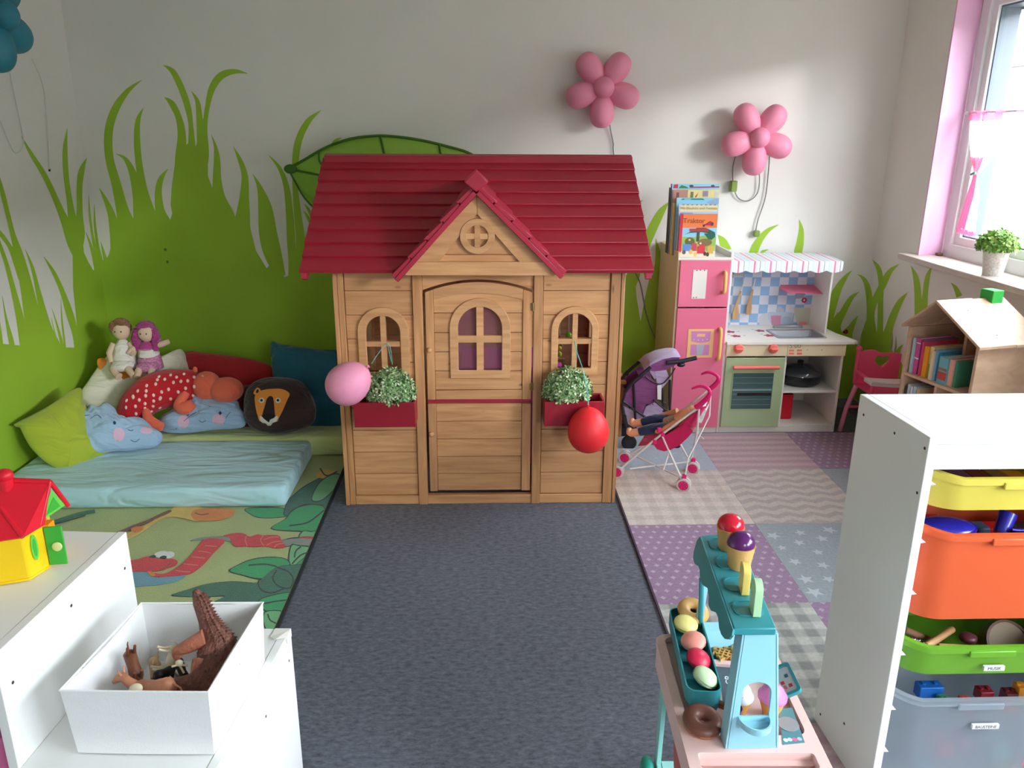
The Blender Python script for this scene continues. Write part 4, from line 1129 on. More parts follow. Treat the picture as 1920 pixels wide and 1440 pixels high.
class Cushion:
    """a stuffed shape: outline seen in the photograph laid on a leaning plane, puffed both ways"""
    def __init__(s, outline, o, n, th, back=0.6, ex=2.2, k=4, lump=0.0, seed=0, c=None, pw=0.5):
        s.o = Vector(o); s.n = Vector(n).normalized(); s.th = th; s.ex = ex; s.lump = lump; s.seed = seed; s.pw = pw
        pts = [PN(a, b, s.o, s.n) for a, b in outline]
        if k > 1: pts = smoothpts(pts, k)
        s.c = PN(c[0], c[1], s.o, s.n) if c else sum(pts, Vector())/len(pts)
        e1 = Vector((1, 0, 0)) - s.n*s.n.x; e1.normalize(); e2 = s.n.cross(e1); s.e1, s.e2 = e1, e2
        s.poly = [((p-s.c).dot(e1), (p-s.c).dot(e2)) for p in pts]
        s.back = back
    def sval(s, a, b):
        r = math.hypot(a, b)
        if r < 1e-9: return 0
        best = 1
        n = len(s.poly)
        for i in range(n):
            x1, y1 = s.poly[i]; x2, y2 = s.poly[(i+1) % n]
            den = a*(y2-y1)-b*(x2-x1)
            if abs(den) < 1e-12: continue
            t = (x1*(y2-y1)-y1*(x2-x1))/den; u = (x1*b-y1*a)/den
            if t > 0 and -1e-6 <= u <= 1+1e-6: return min(1, 1/t)
        return best
    def h(s, a, b, sv=None):
        if sv is None: sv = s.sval(a, b)
        base = s.th*max(0, 1-sv**s.ex)**s.pw
        return base*(1+s.lump*math.sin(a*31+s.seed)*math.sin(b*27+s.seed*2))
    def pos(s, a, b, off=0, sv=None): return s.c+s.e1*a+s.e2*b+s.n*(s.h(a, b, sv)+off)
    def build(s, m_, parent, name='cover'):
        R_ = [0, .15, .3, .45, .6, .72, .82, .9, .955, .985, 1]; n = len(s.poly); mb = MB(); V = []; F = []
        V.append(s.pos(0, 0, 0, 0))
        for r in R_[1:]:
            for a, b in s.poly: V.append(s.pos(a*r, b*r, 0, r))
        base = len(V)
        V.append(s.c-s.n*s.th*s.back)
        for r in R_[1:-1]:
            for a, b in s.poly: V.append(s.c+s.e1*a*r+s.e2*b*r-s.n*(s.th*s.back*max(0, 1-r**s.ex)**s.pw))
        for j in range(n): F.append((0, 1+j, 1+(j+1) % n)); F.append((base, base+1+(j+1) % n, base+1+j))
        for i in range(len(R_)-2):
            for j in range(n):
                a, b = 1+i*n+j, 1+i*n+(j+1) % n; F.append((a, a+n, b+n, b))
        for i in range(len(R_)-3):
            for j in range(n):
                a, b = base+1+i*n+j, base+1+i*n+(j+1) % n; F.append((a, b, b+n, a+n))
        i = len(R_)-3
        for j in range(n):
            a, b = base+1+i*n+j, base+1+i*n+(j+1) % n; e = 1+(len(R_)-2)*n
            F.append((a, b, e+(j+1) % n, e+j))
        mb.add(V, F)
        return mb.build(name, m_, parent, smooth=75)
    def ab(s, px, py):
        d = (PN(px, py, s.o, s.n)-CP).normalized()
        p = PN(px, py, s.o, s.n)
        for _ in range(4):
            a, b = (p-s.c).dot(s.e1), (p-s.c).dot(s.e2)
            hh = s.h(a, b)
            p = PN(px, py, s.o+s.n*hh, s.n)
        return (p-s.c).dot(s.e1), (p-s.c).dot(s.e2)
    def decal(s, name, poly, m_, parent, sm=True, off=0.0025, k=4):
        pts = [s.ab(a, b) for a, b in poly]
        if sm: pts = [(p.x, p.y) for p in smoothpts([Vector((a, b, 0)) for a, b in pts], k)]
        cx = sum(p[0] for p in pts)/len(pts); cy = sum(p[1] for p in pts)/len(pts)
        V = [s.pos(cx, cy, off)]; F = []; n = len(pts); R_ = [.33, .66, 1]
        for r in R_:
            for a, b in pts: V.append(s.pos(cx+(a-cx)*r, cy+(b-cy)*r, off if r < 1 else off*.9))
        for a, b in pts: V.append(s.pos(a, b, -0.001))
        for j in range(n): F.append((0, 1+j, 1+(j+1) % n))
        for i in range(3):
            for j in range(n):
                a, b = 1+i*n+j, 1+i*n+(j+1) % n; F.append((a, a+n, b+n, b))
        return MB().add(V, F).build(name, m_, parent, smooth=60)
    def stroke(s, name, pts, r, m_, parent):
        q = [s.pos(*s.ab(a, b), 0.002) for a, b in pts]
        return MB().tube(smoothpts(q, 4, False), r, 6).build(name, m_, parent, smooth=60)

def cushion(name, label, cat, **kw):
    m_ = kw.pop('m'); group = kw.pop('group', None)
    c = Cushion(**kw)
    t = thing(name, label, cat, c.c, 0, group)
    c.build(m_, t)
    return t, c
cushion('pillow', 'teal velvet pillow leaning between the red one and the playhouse', 'pillow', m=cloth_mat('velvet_teal', (16, 84, 104), 0.5, 5),
        outline=[(508,643),(525,645),(560,650),(600,655),(648,660),(662,700),(664,750),(655,795),(600,800),(545,800),(520,760),(511,700)], o=(-1.0,4.10,.30), n=(0,-.92,.4), th=.07, k=3, pw=.6)
cushion('pillow', 'red pillow leaning on the green wall behind the hippo', 'pillow', m=cloth_mat('cloth_red', (170, 26, 34), 0.35, 4),
        outline=[(348,660),(390,662),(440,668),(490,678),(512,692),(515,730),(505,775),(440,785),(370,775),(345,740),(340,700)], o=(-1.4,4.30,.32), n=(0,-.92,.4), th=.07, k=3, pw=.6)
cushion('pillow', 'burgundy pillow low down between the hippo and the lion cushion', 'pillow', m=cloth_mat('cloth_burgundy', (92, 16, 26), 0.3, 4),
        outline=[(430,735),(470,722),(500,728),(500,770),(470,800),(430,790)], o=(-1.3,4.08,.25), n=(0,-.8,.6), th=.05, k=3, pw=.6)
t, c = cushion('pillow', 'cream pillow with orange petals standing in the corner under the dolls', 'pillow', m=cloth_mat('cloth_cream', (226, 220, 200), 0.6, 6),
        outline=[(150,740),(165,715),(182,690),(200,668),(215,655),(250,668),(290,672),(318,662),(334,655),(343,657),(352,675),(362,700),(340,725),(300,752),(250,775),(200,775),(165,765)], o=(-1.80,4.22,.36), n=(.35,-.75,.5), th=.06, k=3, pw=.6)
OR_ = cloth_mat('cloth_orange', (232, 134, 28), 0.2)
c.decal('petal_patch', [(208,677),(225,682),(240,690),(252,700),(258,704),(240,708),(231,711),(222,702),(212,690)], OR_, t)
c.decal('petal_patch', [(183,674),(196,672),(200,680),(190,692),(184,690)], OR_, t)
c.decal('petal_patch', [(262,688),(272,690),(274,697),(262,700)], OR_, t)
cushion('pillow', 'olive green pillow slumped against the left wall', 'pillow', m=cloth_mat('cloth_olive', (158, 172, 46), 0.6, 5),
        outline=[(26,797),(34,791),(88,763),(128,735),(150,727),(153,740),(161,765),(168,800),(182,828),(214,850),(200,868),(165,884),(140,890),(122,897),(114,884),(85,866),(58,840),(42,812),(36,800)], o=(-1.97,3.75,.33), n=(.75,-.45,.45), th=.075, k=3, pw=.65)
# lion cushion
LB = cloth_mat('plush_brown', (50, 32, 28), 0.4, 7)
t, c = cushion('lion_cushion', 'round dark brown lion face cushion in front of the teal pillow', 'cushion', m=LB,
        outline=[(458,765),(461,738),(476,718),(500,709),(530,708),(560,713),(580,732),(592,762),(589,790),(566,806),(530,815),(500,813),(476,805),(461,790)], o=(-1.1,3.92,.24), n=(0,-.86,.5), th=.10, k=3, ex=2.4)
LO, LD_, LW = cloth_mat('felt_orange', (226, 140, 52), 0.1), cloth_mat('felt_dark', (44, 26, 22), 0.1), cloth_mat('felt_white', (216, 210, 200), 0.1)
cr4 = lambda *pp: [(180+a/4.0, 580+b/4.0) for a, b in pp]
c.decal('ear', cr4((1182,630),(1195,602),(1215,588),(1232,600),(1232,620),(1215,640),(1195,640)), LO, t, off=.004)
c.decal('ear_hole', cr4((1202,618),(1212,602),(1222,606),(1220,622),(1208,630)), LD_, t, off=.006)
c.decal('face_patch', cr4((1192,660),(1210,625),(1260,605),(1330,597),(1400,600),(1452,632),(1435,680),(1405,750),(1372,815),(1350,845),(1240,845),(1215,800),(1198,730)), LO, t, off=.005)
c.decal('nose_bridge', cr4((1290,664),(1330,664),(1345,790),(1352,815),(1310,852),(1262,845),(1250,800),(1268,730)), LD_, t, off=.008)
c.decal('nose', cr4((1250,795),(1300,785),(1345,795),(1340,815),(1310,830),(1300,850),(1282,838),(1258,818)), mat('felt_black', (14, 12, 12), .8), t, off=.010)
c.decal('muzzle', cr4((1232,800),(1245,830),(1268,835),(1280,850),(1300,838),(1318,848),(1330,830),(1355,815),(1362,798),(1368,815),(1358,842),(1325,852),(1312,872),(1290,873),(1272,855),(1248,852),(1232,828)), LW, t, off=.009, sm=False)
for ex in (1245, 1368):
    c.decal('eye_ring', cr4(*[(ex+20*math.cos(i*PI/5), 685+20*math.sin(i*PI/5)) for i in range(10)]), LW, t, off=.009, k=2)
    c.decal('pupil', cr4(*[(ex+10*math.cos(i*PI/4), 685+10*math.sin(i*PI/4)) for i in range(8)]), LD_, t, off=.012, k=2)
c.stroke('brow', cr4((1232,657),(1262,664)), .002, LD_, t); c.stroke('brow', cr4((1345,664),(1382,656)), .002, LD_, t)
# cloud cushions
CB = cloth_mat('cloud_blue', (156, 184, 212), 0.55, 8); CP1 = cloth_mat('cloud_cheek', (214, 176, 198), 0.1); NAVY = mat('stitch_navy', (40, 60, 92), .8)
def cloud(label, kw, cheeks, eyes, mouth):
    t, c = cushion('cloud_cushion', label, 'cushion', m=CB, group='blue cloud cushions', **kw)
    for q in cheeks: c.decal('cheek', [(q[0]+q[2]*math.cos(i*PI/5), q[1]+q[3]*math.sin(i*PI/5)) for i in range(10)], CP1, t, k=2)
    for q in eyes: c.decal('eye', [(q[0]+2.6*math.cos(i*PI/3), q[1]+3.4*math.sin(i*PI/3)) for i in range(6)], NAVY, t, k=1, off=.004)
    for q in mouth: c.stroke('stitched_line', q, .0013, NAVY, t)
cloud('blue cloud cushion lying under the hippo, seen creased', dict(outline=[(296,802),(300,785),(320,772),(335,755),(352,760),(365,742),(385,748),(400,740),(430,745),(446,752),(450,765),(458,775),(462,790),(452,802),(400,806),(350,812),(315,812)], o=(-1.4,3.96,.22), n=(0,-.75,.66), th=.065, lump=.25, seed=3, k=3),
      [(344,791,11,12),(410,788,12,12)], [(352,777),(413,775)], [[(373,788),(379,792),(386,789)], [(330,806),(345,790),(365,775),(395,762)], [(420,795),(430,775),(452,765)]])
cloud('pale blue cloud cushion in front, on the olive pillow', dict(outline=[(120,815),(124,800),(134,792),(131,778),(145,766),(160,772),(170,760),(186,764),(198,755),(214,764),(222,778),(236,782),(246,795),(264,784),(280,795),(286,802),(303,812),(304,826),(290,838),(262,842),(240,846),(212,846),(170,851),(142,843),(125,832)], o=(-1.7,3.76,.24), n=(.15,-.75,.62), th=.075, lump=.12, seed=1, k=3),
      [(223,815,11,13),(275,807,12,7)], [(215,793)], [[(245,825),(254,829),(262,823)], [(240,806),(247,808),(250,806)], [(170,785),(182,778),(190,784)], [(150,795),(155,782),(168,778)]])
# hippo soft toy
hp = thing('hippo_soft_toy', 'plush hippo in a red spotted suit with an orange head, lying on the cloud cushion', 'soft toy', P(310, 770, y=4.0))
HR = cloth_mat('hippo_red', (188, 20, 34), 0.3, 8); HO = cloth_mat('hippo_orange', (232, 106, 78), 0.25, 8)
def ppath(lst): return [P(a, b, y=yy) for a, b, yy in lst]
bp_ = smoothpts(ppath([(226,812,3.86),(235,790,3.88),(255,762,3.92),(285,738,3.96),(318,728,3.99),(350,724,4.0),(368,724,4.0)]), 4, False)
def taper(n, rs):
    out = []
    for i in range(n):
        t = i/(n-1)*(len(rs)-1); k = min(int(t), len(rs)-2); out.append(rs[k]+(rs[k+1]-rs[k])*(t-k))
    return out
brad = taper(len(bp_), [.004, .055, .085, .098, .098, .090, .078])
body = MB().tube(bp_, brad, 24).build('suit', HR, hp, smooth=80)
for k in range(3):
    pass
# spots sit on the side seen
rr = random.Random(11)
for px, py in [(298,706),(320,703),(331,707),(345,701),(364,707),(309,711),(295,712),(275,723),(292,720),(325,717),(339,715),(352,714),(364,725),(258,733),(274,733),(288,741),(303,735),(316,730),(334,735),(348,728),(362,742),(249,743),(261,750),(273,742),(288,752),(300,748),(237,751),(254,762),(272,757),(287,762),(301,746),(236,764),(255,776),(250,745),(272,766),(284,772),(300,765),(333,747),(320,748)]:
    dirv = (P(px, py, y=4.0)-CP).normalized(); best = None
    for i, p in enumerate(bp_):
        v = p-CP; tt = v.dot(dirv); dd = (CP+dirv*tt-p).length
        if dd < brad[i]*0.93:
            hit = tt-math.sqrt(brad[i]**2-dd**2)
            if best is None or hit < best[0]: best = (hit, p)
    if best:
        q = CP+dirv*best[0]; n_ = (q-best[1]).normalized()
        M = Matrix.Translation(q) @ n_.to_track_quat('Z', 'Y').to_matrix().to_4x4()
        MB().ell((0, 0, 0), (.0075, .010, .003), 10, 6, M).build('spot', mat('spot_cream', (240, 200, 190), .9), body, smooth=80)
hc = P(388, 724, y=4.0)
hm = MB().ell(hc, (.075, .07, .078), 24, 14); hm.ell(P(425, 731, y=3.985), (.085, .078, .066), 24, 14)
hm.tube([hc, P(405, 728, y=3.995), P(425, 731, y=3.985)], [.068, .056, .062], 18)
hd_ = hm.build('head', HO, hp, smooth=85)
MB().ell(P(366, 693, y=3.99), (.012, .009, .016), 12, 8).build('ear', HO, hd_, smooth=80)
MB().ell(P(380, 705, y=3.945), (.007, .004, .005), 10, 6).build('eye', mat('hippo_eye', (220, 190, 120), .6), hd_, smooth=60)
MB().tube(smoothpts(ppath([(350,735,3.93),(340,750,3.91),(338,762,3.90),(348,765,3.89),(362,756,3.90)]), 4, False), taper(17, [.02, .026, .034, .036, .024]), 14).build('arm', HO, hp, smooth=80)
MB().tube(smoothpts(ppath([(273,768,3.87),(278,785,3.84),(290,796,3.83),(305,800,3.825)]), 4, False), taper(13, [.016, .026, .030, .022]), 14).build('leg', HO, hp, smooth=80)
# rag dolls
def rag_doll(label, c, scale, skin, hair, dress, longhair, arms, legs):
    t = thing('rag_doll', label, 'doll', c)
    c = Vector(c); s = scale
    S_ = cloth_mat('doll_skin', skin, .1); H_ = cloth_mat('hair_'+hair[0], hair[1], .8, 30); D_ = dress
    b = MB().tube([c+Vector((0, 0, .0))*s, c+Vector((0, 0, .06))*s, c+Vector((0, 0, .13))*s, c+Vector((0, 0, .165))*s], [.072*s, .064*s, .046*s, .02*s], 18).ell(c+Vector((.005, -.05, .022))*s, (.066*s, .055*s, .034*s), 18, 10).build('dress', D_, t, smooth=80)
    h = MB().ell(c+Vector((0.006, -.01, .215))*s, (.048*s, .045*s, .052*s), 20, 12)
    h.tube([c+Vector((0, 0, .15))*s, c+Vector((0.004, -.004, .19))*s], .018*s, 10)
    hd = h.build('head', S_, t, smooth=80)
    hh = MB().ell(c+Vector((0.0, .006, .23))*s, (.056*s, .052*s, .054*s), 20, 12)
    if longhair:
        for sx in (-1, 1): hh.tube([c+Vector((sx*.045, -.005, .235))*s, c+Vector((sx*.058, -.012, .18))*s, c+Vector((sx*.05, -.02, .11))*s], [.026*s, .028*s, .018*s], 12)
        hh.ell(c+Vector((0, -.035, .262))*s, (.042*s, .02*s, .015*s), 14, 8)
    else:
        hh.ell(c+Vector((-.03, -.01, .235))*s, (.03*s, .035*s, .035*s), 14, 8); hh.ell(c+Vector((.02, -.028, .262))*s, (.032*s, .022*s, .016*s), 14, 8)
    hh.build('hair', H_, t, smooth=80)
    for sx in (-1, 1): MB().ell(c+Vector((.006+sx*.017, -.0545, .218))*s, (.004*s, .002*s, .005*s), 8, 6).build('eye', mat('doll_eye', (40, 40, 60), .5), hd)
    for a in arms: MB().tube([c+Vector(p)*s for p in a], [.019*s, .017*s, .014*s], 10).build('arm', S_, t, smooth=80)
    for a in legs: MB().tube([c+Vector(p)*s for p in a], [.024*s, .020*s, .018*s, .022*s], 10).build('leg', S_, t, smooth=80)
    return t
DW = cloth_mat('dress_white', (226, 220, 212), .5, 14)
DP = mat('dress_pink_floral', (186, 120, 156), .9, var=.5, vscale=120)
d1 = P(237, 688, y=4.13); d2 = P(283, 690, y=4.12)
rag_doll('rag doll with short ginger hair and a white dress, left on the cream pillow', d1, .93, (214, 184, 158), ('ginger', (150, 96, 52)), DW, False,
         [[(-.045,-.01,.14),(-.07,-.03,.09),(-.06,-.04,.04)], [(.045,-.01,.14),(.07,-.03,.11),(.075,-.06,.09)]], [[(-.03,-.03,.02),(-.03,-.10,.01),(-.01,-.115,-.01),(.01,-.125,-.02)], [(.03,-.03,.02),(.05,-.09,.01),(.075,-.11,-.01),(.09,-.115,-.02)]])
t2 = rag_doll('rag doll with magenta hair and a pink floral dress beside the ginger one', d2, .90, (220, 178, 166), ('magenta', (176, 52, 130)), DP, True,
         [[(-.045,-.01,.14),(-.08,-.03,.12),(-.10,-.04,.10)], [(.045,-.01,.14),(.09,-.02,.15),(.13,-.02,.165)]], [[(-.03,-.03,.02),(-.03,-.10,.01),(-.03,-.115,-.01),(-.03,-.125,-.02)], [(.03,-.03,.02),(.04,-.09,.01),(.045,-.115,-.01),(.045,-.125,-.02)]])
MB().tube([d2+Vector((0, -.002, .075)), d2+Vector((0, -.006, .110))], [.053, .046], 18).build('apron', DW, t2, smooth=80)
MB().tube([d2+Vector((0, 0, .115)), d2+Vector((0, 0, .145))], [.045, .034], 18).build('top', cloth_mat('top_magenta', (176, 60, 130), .3), t2, smooth=80)

# ---------------------------------------------------------------- white step unit, front left
WHT_F = mat('white_foil', (240, 240, 238), 0.35)
GREYEDGE = mat('white_foil_edge', (205, 206, 202), 0.45)
O_ = Vector((-0.849, 1.723, 0)); ang = math.radians(-4.5)
su = thing('storage_unit', 'white stepped storage unit at the front left', 'cabinet', O_, ang)
# local: x to the right, y away from the camera (0 at the far edge)
b_ = lambda mb, *a, name='panel', m_=WHT_F, bev=.0015, par=su: mb.box(*a).build(name, m_, par, world=False, bevel=bev)
D = 0.47
b_(MB(), -.020, 0, -D, 0, 0, .700, name='tall_side_panel')
b_(MB(), -.62, -.0205, -D+.002, -.002, .680, .699, name='top_board')
b_(MB(), -.64, -.62, -D, 0, 0, .700, name='tall_side_panel')
b_(MB(), -.62, -.0205, -.014, -.002, .03, .680, name='back_panel')
b_(MB(), -.62, -.0205, -D+.01, -.014, .03, .05, name='bottom_board')
b_(MB(), .352, .372, -D, 0, 0, .450, name='low_side_panel')
b_(MB(), 0.0005, .3515, -D+.002, -.002, .430, .449, name='step_board')
b_(MB(), 0.0005, .3515, -.014, -.002, .03, .430, name='back_panel')
b_(MB(), 0.0005, .3515, -D+.01, -.014, .03, .05, name='bottom_board')
for (y, z) in ((-.03, .62), (-.24, .655), (-.44, .62), (-.03, .30), (-.24, .5)):
    MB().lathe([(0, 0), (.0035, 0), (.0035, .0006), (0, .0006)], 10, Matrix.Translation((0.0, y, z)) @ Matrix.Rotation(PI/2, 4, 'Y')).build('screw_hole', mat('hole_dark', (50, 46, 42), .7), su, world=False)
for (y, z) in ((-.03, .38), (-.2, .36), (-.42, .36)):
    MB().lathe([(0, 0), (.0032, 0), (.0032, .0006), (0, .0006)], 10, Matrix.Translation((0.372, y, z)) @ Matrix.Rotation(PI/2, 4, 'Y')).build('screw_hole', mat('hole_dark', (50, 46, 42), .7), su, world=False)
# scrap of white tape on the far corner
tp = MB()
tp.add([(.335,-.002,.4505),(.374,-.002,.4515),(.374,-.040,.4515),(.352,-.055,.456),(.335,-.038,.452)], [(0,1,2,3,4)])
tp.add([(.3735,-.002,.4515),(.3735,-.040,.4515),(.3745,-.036,.432),(.3745,-.018,.425),(.3745,-.004,.433)], [(0,1,2,3,4)])
tp.build('tape_scrap', mat('tape_white', (238, 236, 226), .5), su, world=False)
# pink tray in the tall part
PT = mat('tray_pink', (222, 120, 168), .4)
def tray(name, label, x0, x1, y0, y1, zb, ztop, m_, group=None, parent_frame=None, labeltext=None):
    """moulded drawer: tapered rounded box, open on top, with a flanged rim"""
    M = parent_frame or Matrix.Identity(4)
    t = thing(name, label, 'tray', M @ Vector(((x0+x1)/2, (y0+y1)/2, zb)), 0, group)
    r = 0.055; n = 6
    def lp(ins, r_): return rrect(x0+ins, x1-ins, y0+ins, y1-ins, r_, n)
    mb = MB(); L0 = lp(0.010, r); k = len(L0)
    rings = [(lp(.022, r), zb), (lp(.010, r), ztop-.016), (lp(.0105, r), ztop-.004), (lp(.014, r), ztop-.004), (lp(.026, r), zb+.004)]
    V = []; F = []
    for rg, z in rings: V += [(p[0], p[1], z) for p in rg]
    for i in range(len(rings)-1):
        for j in range(k): F.append((i*k+j, i*k+(j+1) % k, (i+1)*k+(j+1) % k, (i+1)*k+j))
    F.append(tuple(reversed(range(k)))); F.append(tuple((len(rings)-1)*k+j for j in range(k)))
    mb.add(V, F, M).build('tub', m_, t, smooth=40)
    rm = MB().ring(lp(0, r*1.1), lp(.014, r*.9), ztop-.014, ztop, 'z', M=M)
    rm.build('rim', m_, t, bevel=.003)
    return t
SM = WM[su]
pt = tray('storage_tray', 'pink plastic tray in the tall part of the white step unit', -.60, -.03, -D-.012, -.02, .36, .50, PT, parent_frame=SM)

# white fabric box on the step
FB = cloth_mat('box_fabric', (240, 240, 240), .12, 3, .2)
sb_ = thing('storage_box', 'white fabric storage box standing on the low step of the unit', 'box', (-.65, 1.42, .4515))
zt_ = .600; z0_ = .4515
top_o = [P(112, 1295, z=zt_), P(390, 1298, z=zt_), P(493, 1130, z=zt_), P(265, 1131, z=zt_)]
bot_o = [P(126, 1400, z=z0_), P(392, 1405, z=z0_), None, None]
cen = sum(top_o, Vector())/4
bot_o = []
for p in top_o:
    q = p.copy(); q.z = z0_; d = Vector((cen.x-p.x, cen.y-p.y, 0)); q += d*0.05; bot_o.append(q)
ins = lambda p, k: Vector((p.x+(cen.x-p.x)*k, p.y+(cen.y-p.y)*k, p.z))
ti = [ins(p, .022) for p in top_o]; bi = [ins(p, .022)+Vector((0, 0, .005)) for p in bot_o]
for i in range(4):
    j = (i+1) % 4
    mb = MB(); N_ = 10; V = []
    bow = Vector((-(top_o[j]-top_o[i]).y, (top_o[j]-top_o[i]).x, 0)).normalized()
    for k in range(N_+1):
        t = k/N_; s = math.sin(PI*t)
        o_t = top_o[i].lerp(top_o[j], t)+bow*(.003*s)+Vector((0, 0, -.0025*s)); o_b = bot_o[i].lerp(bot_o[j], t)+bow*(-.002*s)
        i_t = ti[i].lerp(ti[j], t)+bow*(.003*s)+Vector((0, 0, -.0025*s)); i_b = bi[i].lerp(bi[j], t)
        V += [o_b, o_t, i_t, i_b]
    F = []
    for k in range(N_):
        a = 4*k; b = 4*k+4
        F += [(a, b, b+1, a+1), (a+1, b+1, b+2, a+2), (a+2, b+2, b+3, a+3)]
    mb.add(V, F).build('side', FB, sb_, smooth=40, fix=False)
MB().hexa(bot_o, [p+Vector((0, 0, .005)) for p in bot_o]).build('bottom', FB, sb_)
PIP = cloth_mat('box_piping', (246, 246, 246), .05)
MB().tube([p+Vector((0, 0, 0)) for p in top_o], .0024, 6, closed=True).build('piping', PIP, sb_)

# toy animals in the box
SKN = mat('dino_skin', (172, 104, 80), .55, var=.22, vscale=40, bump=.5, bscale=120)
SKD = mat('dino_back', (120, 74, 62), .6, var=.3, vscale=60, bump=.8, bscale=160)
dn = thing('toy_dinosaur', 'brown plastic dinosaur standing head down in the white box, tail up', 'toy', P(400, 1240, z=.50))
dp = smoothpts([P(366,1106,y=1.505), P(376,1128,y=1.50), P(388,1160,y=1.49), P(398,1185,y=1.475), P(408,1215,y=1.455), P(408,1245,y=1.43), P(392,1268,y=1.40), P(360,1283,y=1.375), P(330,1285,y=1.37)], 5, False)
dr = taper(len(dp), [.006, .016, .018, .026, .042, .043, .034, .022, .015])
MB().tube(dp, dr, 16).build('body', SKD, dn, smooth=80)
hmb = MB().ell(P(318, 1286, y=1.365), (.026, .016, .013), 14, 8).ell(P(298, 1289, y=1.36), (.018, .012, .009), 12, 7)
hmb.build('head', SKN, dn, smooth=80)
for lg in ([(385,1195,1.45),(352,1212,1.44),(330,1222,1.44),(338,1232,1.44)], [(378,1240,1.42),(372,1262,1.40),(374,1285,1.385),(362,1294,1.38)], [(415,1255,1.42),(410,1275,1.40),(398,1292,1.375),(388,1297,1.37)]):
    q = smoothpts([P(a, b, y=c_) for a, b, c_ in lg], 3, False)
    MB().tube(q, taper(len(q), [.019, .015, .009, .012]), 10).build('leg', SKN, dn, smooth=80)
cam_up = Vector((.85, -.1, .5))
for i in range(3, len(dp)-8):
    p = dp[i]; n_ = (cam_up-(dp[i+1]-dp[i-1]).normalized()*cam_up.dot((dp[i+1]-dp[i-1]).normalized())).normalized()
    for kk, aa in enumerate((0, .5, -.5, .95)):
        ax = (dp[i+1]-dp[i-1]).normalized(); nn = Matrix.Rotation(aa, 3, ax) @ n_
        q = p+nn*dr[i]*.95
        MB().add([q+ax*.004, q-ax*.004, q+ax.cross(nn)*.003, q-ax.cross(nn)*.003, q+nn*.007], [(0,2,4),(2,1,4),(1,3,4),(3,0,4)]).build('spike', SKD, dn)
def quad(label, c, ln, rz_, ry_, m_, tail=True, name='toy_animal'):
    t = thing(name, label, 'toy', c)
    M = Matrix.Translation(c) @ Matrix.Rotation(rz_, 4, 'Z') @ Matrix.Rotation(ry_, 4, 'Y') @ Matrix.Scale(ln, 4)
    MB().tube([(-.35,0,0),(-.28,0,.01),(0,0,0),(.25,0,.02),(.36,0,.05)], [.05,.13,.12,.14,.08], 12, M=M).build('body', m_, t, smooth=80)
    MB().tube([(.3,0,.05),(.42,0,.18),(.48,0,.28),(.58,0,.25),(.68,0,.2)], [.09,.07,.075,.06,.035], 10, M=M).build('head', m_, t, smooth=80)
    for x in (-.26, .26):
        for y in (-.07, .07): MB().tube([(x,y,-.05),(x+.02,y,-.22),(x-.01,y,-.42)], [.055,.035,.03], 8, M=M).build('leg', m_, t, smooth=80)
    for y in (-.04, .04): MB().tube([(.46,y,.32),(.44,y*1.6,.42)], [.025,.006], 6, M=M).build('ear', m_, t, smooth=80)
    MB().tube([(-.36,0,.03),(-.45,0,-.05),(-.46,0,-.18)], [.02,.015,.012], 6, M=M).build('tail', m_, t, smooth=80)
    return t
BRW = mat('toy_brown', (120, 70, 48), .5, var=.15, vscale=50); TAN = mat('toy_tan', (196, 132, 100), .5, var=.15, vscale=50)
CRM = mat('toy_cream', (226, 214, 184), .5); BLK_T = mat('toy_black', (34, 32, 36), .5)
quad('small dark brown toy donkey on its back at the left of the box', P(250, 1248, y=1.43), .10, 2.2, 2.4, BRW)
quad('tan toy lizard lying along the front of the box', P(290, 1290, y=1.36), .13, 2.9, .3, TAN)
quad('cream toy skeleton horse in the middle of the box', P(322, 1235, y=1.46), .085, .6, 2.0, CRM)
quad('black and white toy zebra in the middle of the box', P(308, 1262, y=1.43), .075, 1.2, .4, BLK_T)
quad('olive toy crocodile behind the zebra in the box', P(342, 1260, y=1.46), .07, .3, 1.4, mat('toy_olive', (84, 78, 58), .5))
quad('pale tan toy camel behind the donkey in the box', P(290, 1245, y=1.49), .08, 1.9, .8, mat('toy_sand', (206, 170, 130), .5))
t = thing('toy_egg', 'small white toy egg at the front of the box', 'toy', P(255, 1290, y=1.345))
MB().ell(P(255, 1291, y=1.345), (.013, .010, .010), 16, 10).build('shell', CRM, t, smooth=80)
t = thing('toy_skull', 'cream toy skull on top of the small animals', 'toy', P(336, 1243, y=1.42))
MB().ell(P(336, 1243, y=1.42), (.008, .007, .007), 12, 8).tube([P(336,1246,y=1.42), P(345,1262,y=1.41)], .0022, 6).tube([P(336,1246,y=1.42), P(322,1250,y=1.41)], .0022, 6).tube([P(336,1246,y=1.42), P(352,1248,y=1.42)], .0022, 6).build('bones', CRM, t, smooth=80)

# toy plastic house on the tall part
th = thing('toy_house', 'yellow and red plastic toy house with a green door on the white unit', 'toy', (-1.03, 1.60, .70))
YLW = mat('toy_yellow', (250, 208, 20), .35, sub=.1); RDP = mat('toy_red', (232, 30, 52), .3); GRP = mat('toy_green', (66, 180, 62), .35); GRL = mat('toy_lime', (110, 205, 80), .4)
A_ = P(57, 1088, z=.70); B_ = P(93, 1065, z=.70); C_ = P(-40, 1108, z=.70)
zt2 = .812
fdir = (C_-A_).normalized(); rdir = (B_-A_).normalized()
w2 = .17; d2_ = (B_-A_).length
bk = Vector((-.35, .95, 0)).normalized()
base = [A_, B_, B_+bk*.10, A_+bk*.16+Vector((-.07, 0, 0)), C_+bk*.12, C_+Vector((-.03, 0, 0))]
cx2 = sum(base, Vector())/len(base)
MB().prism([(p.x, p.y) for p in base], .7005, zt2, 'z').build('walls', YLW, th, bevel=.004)
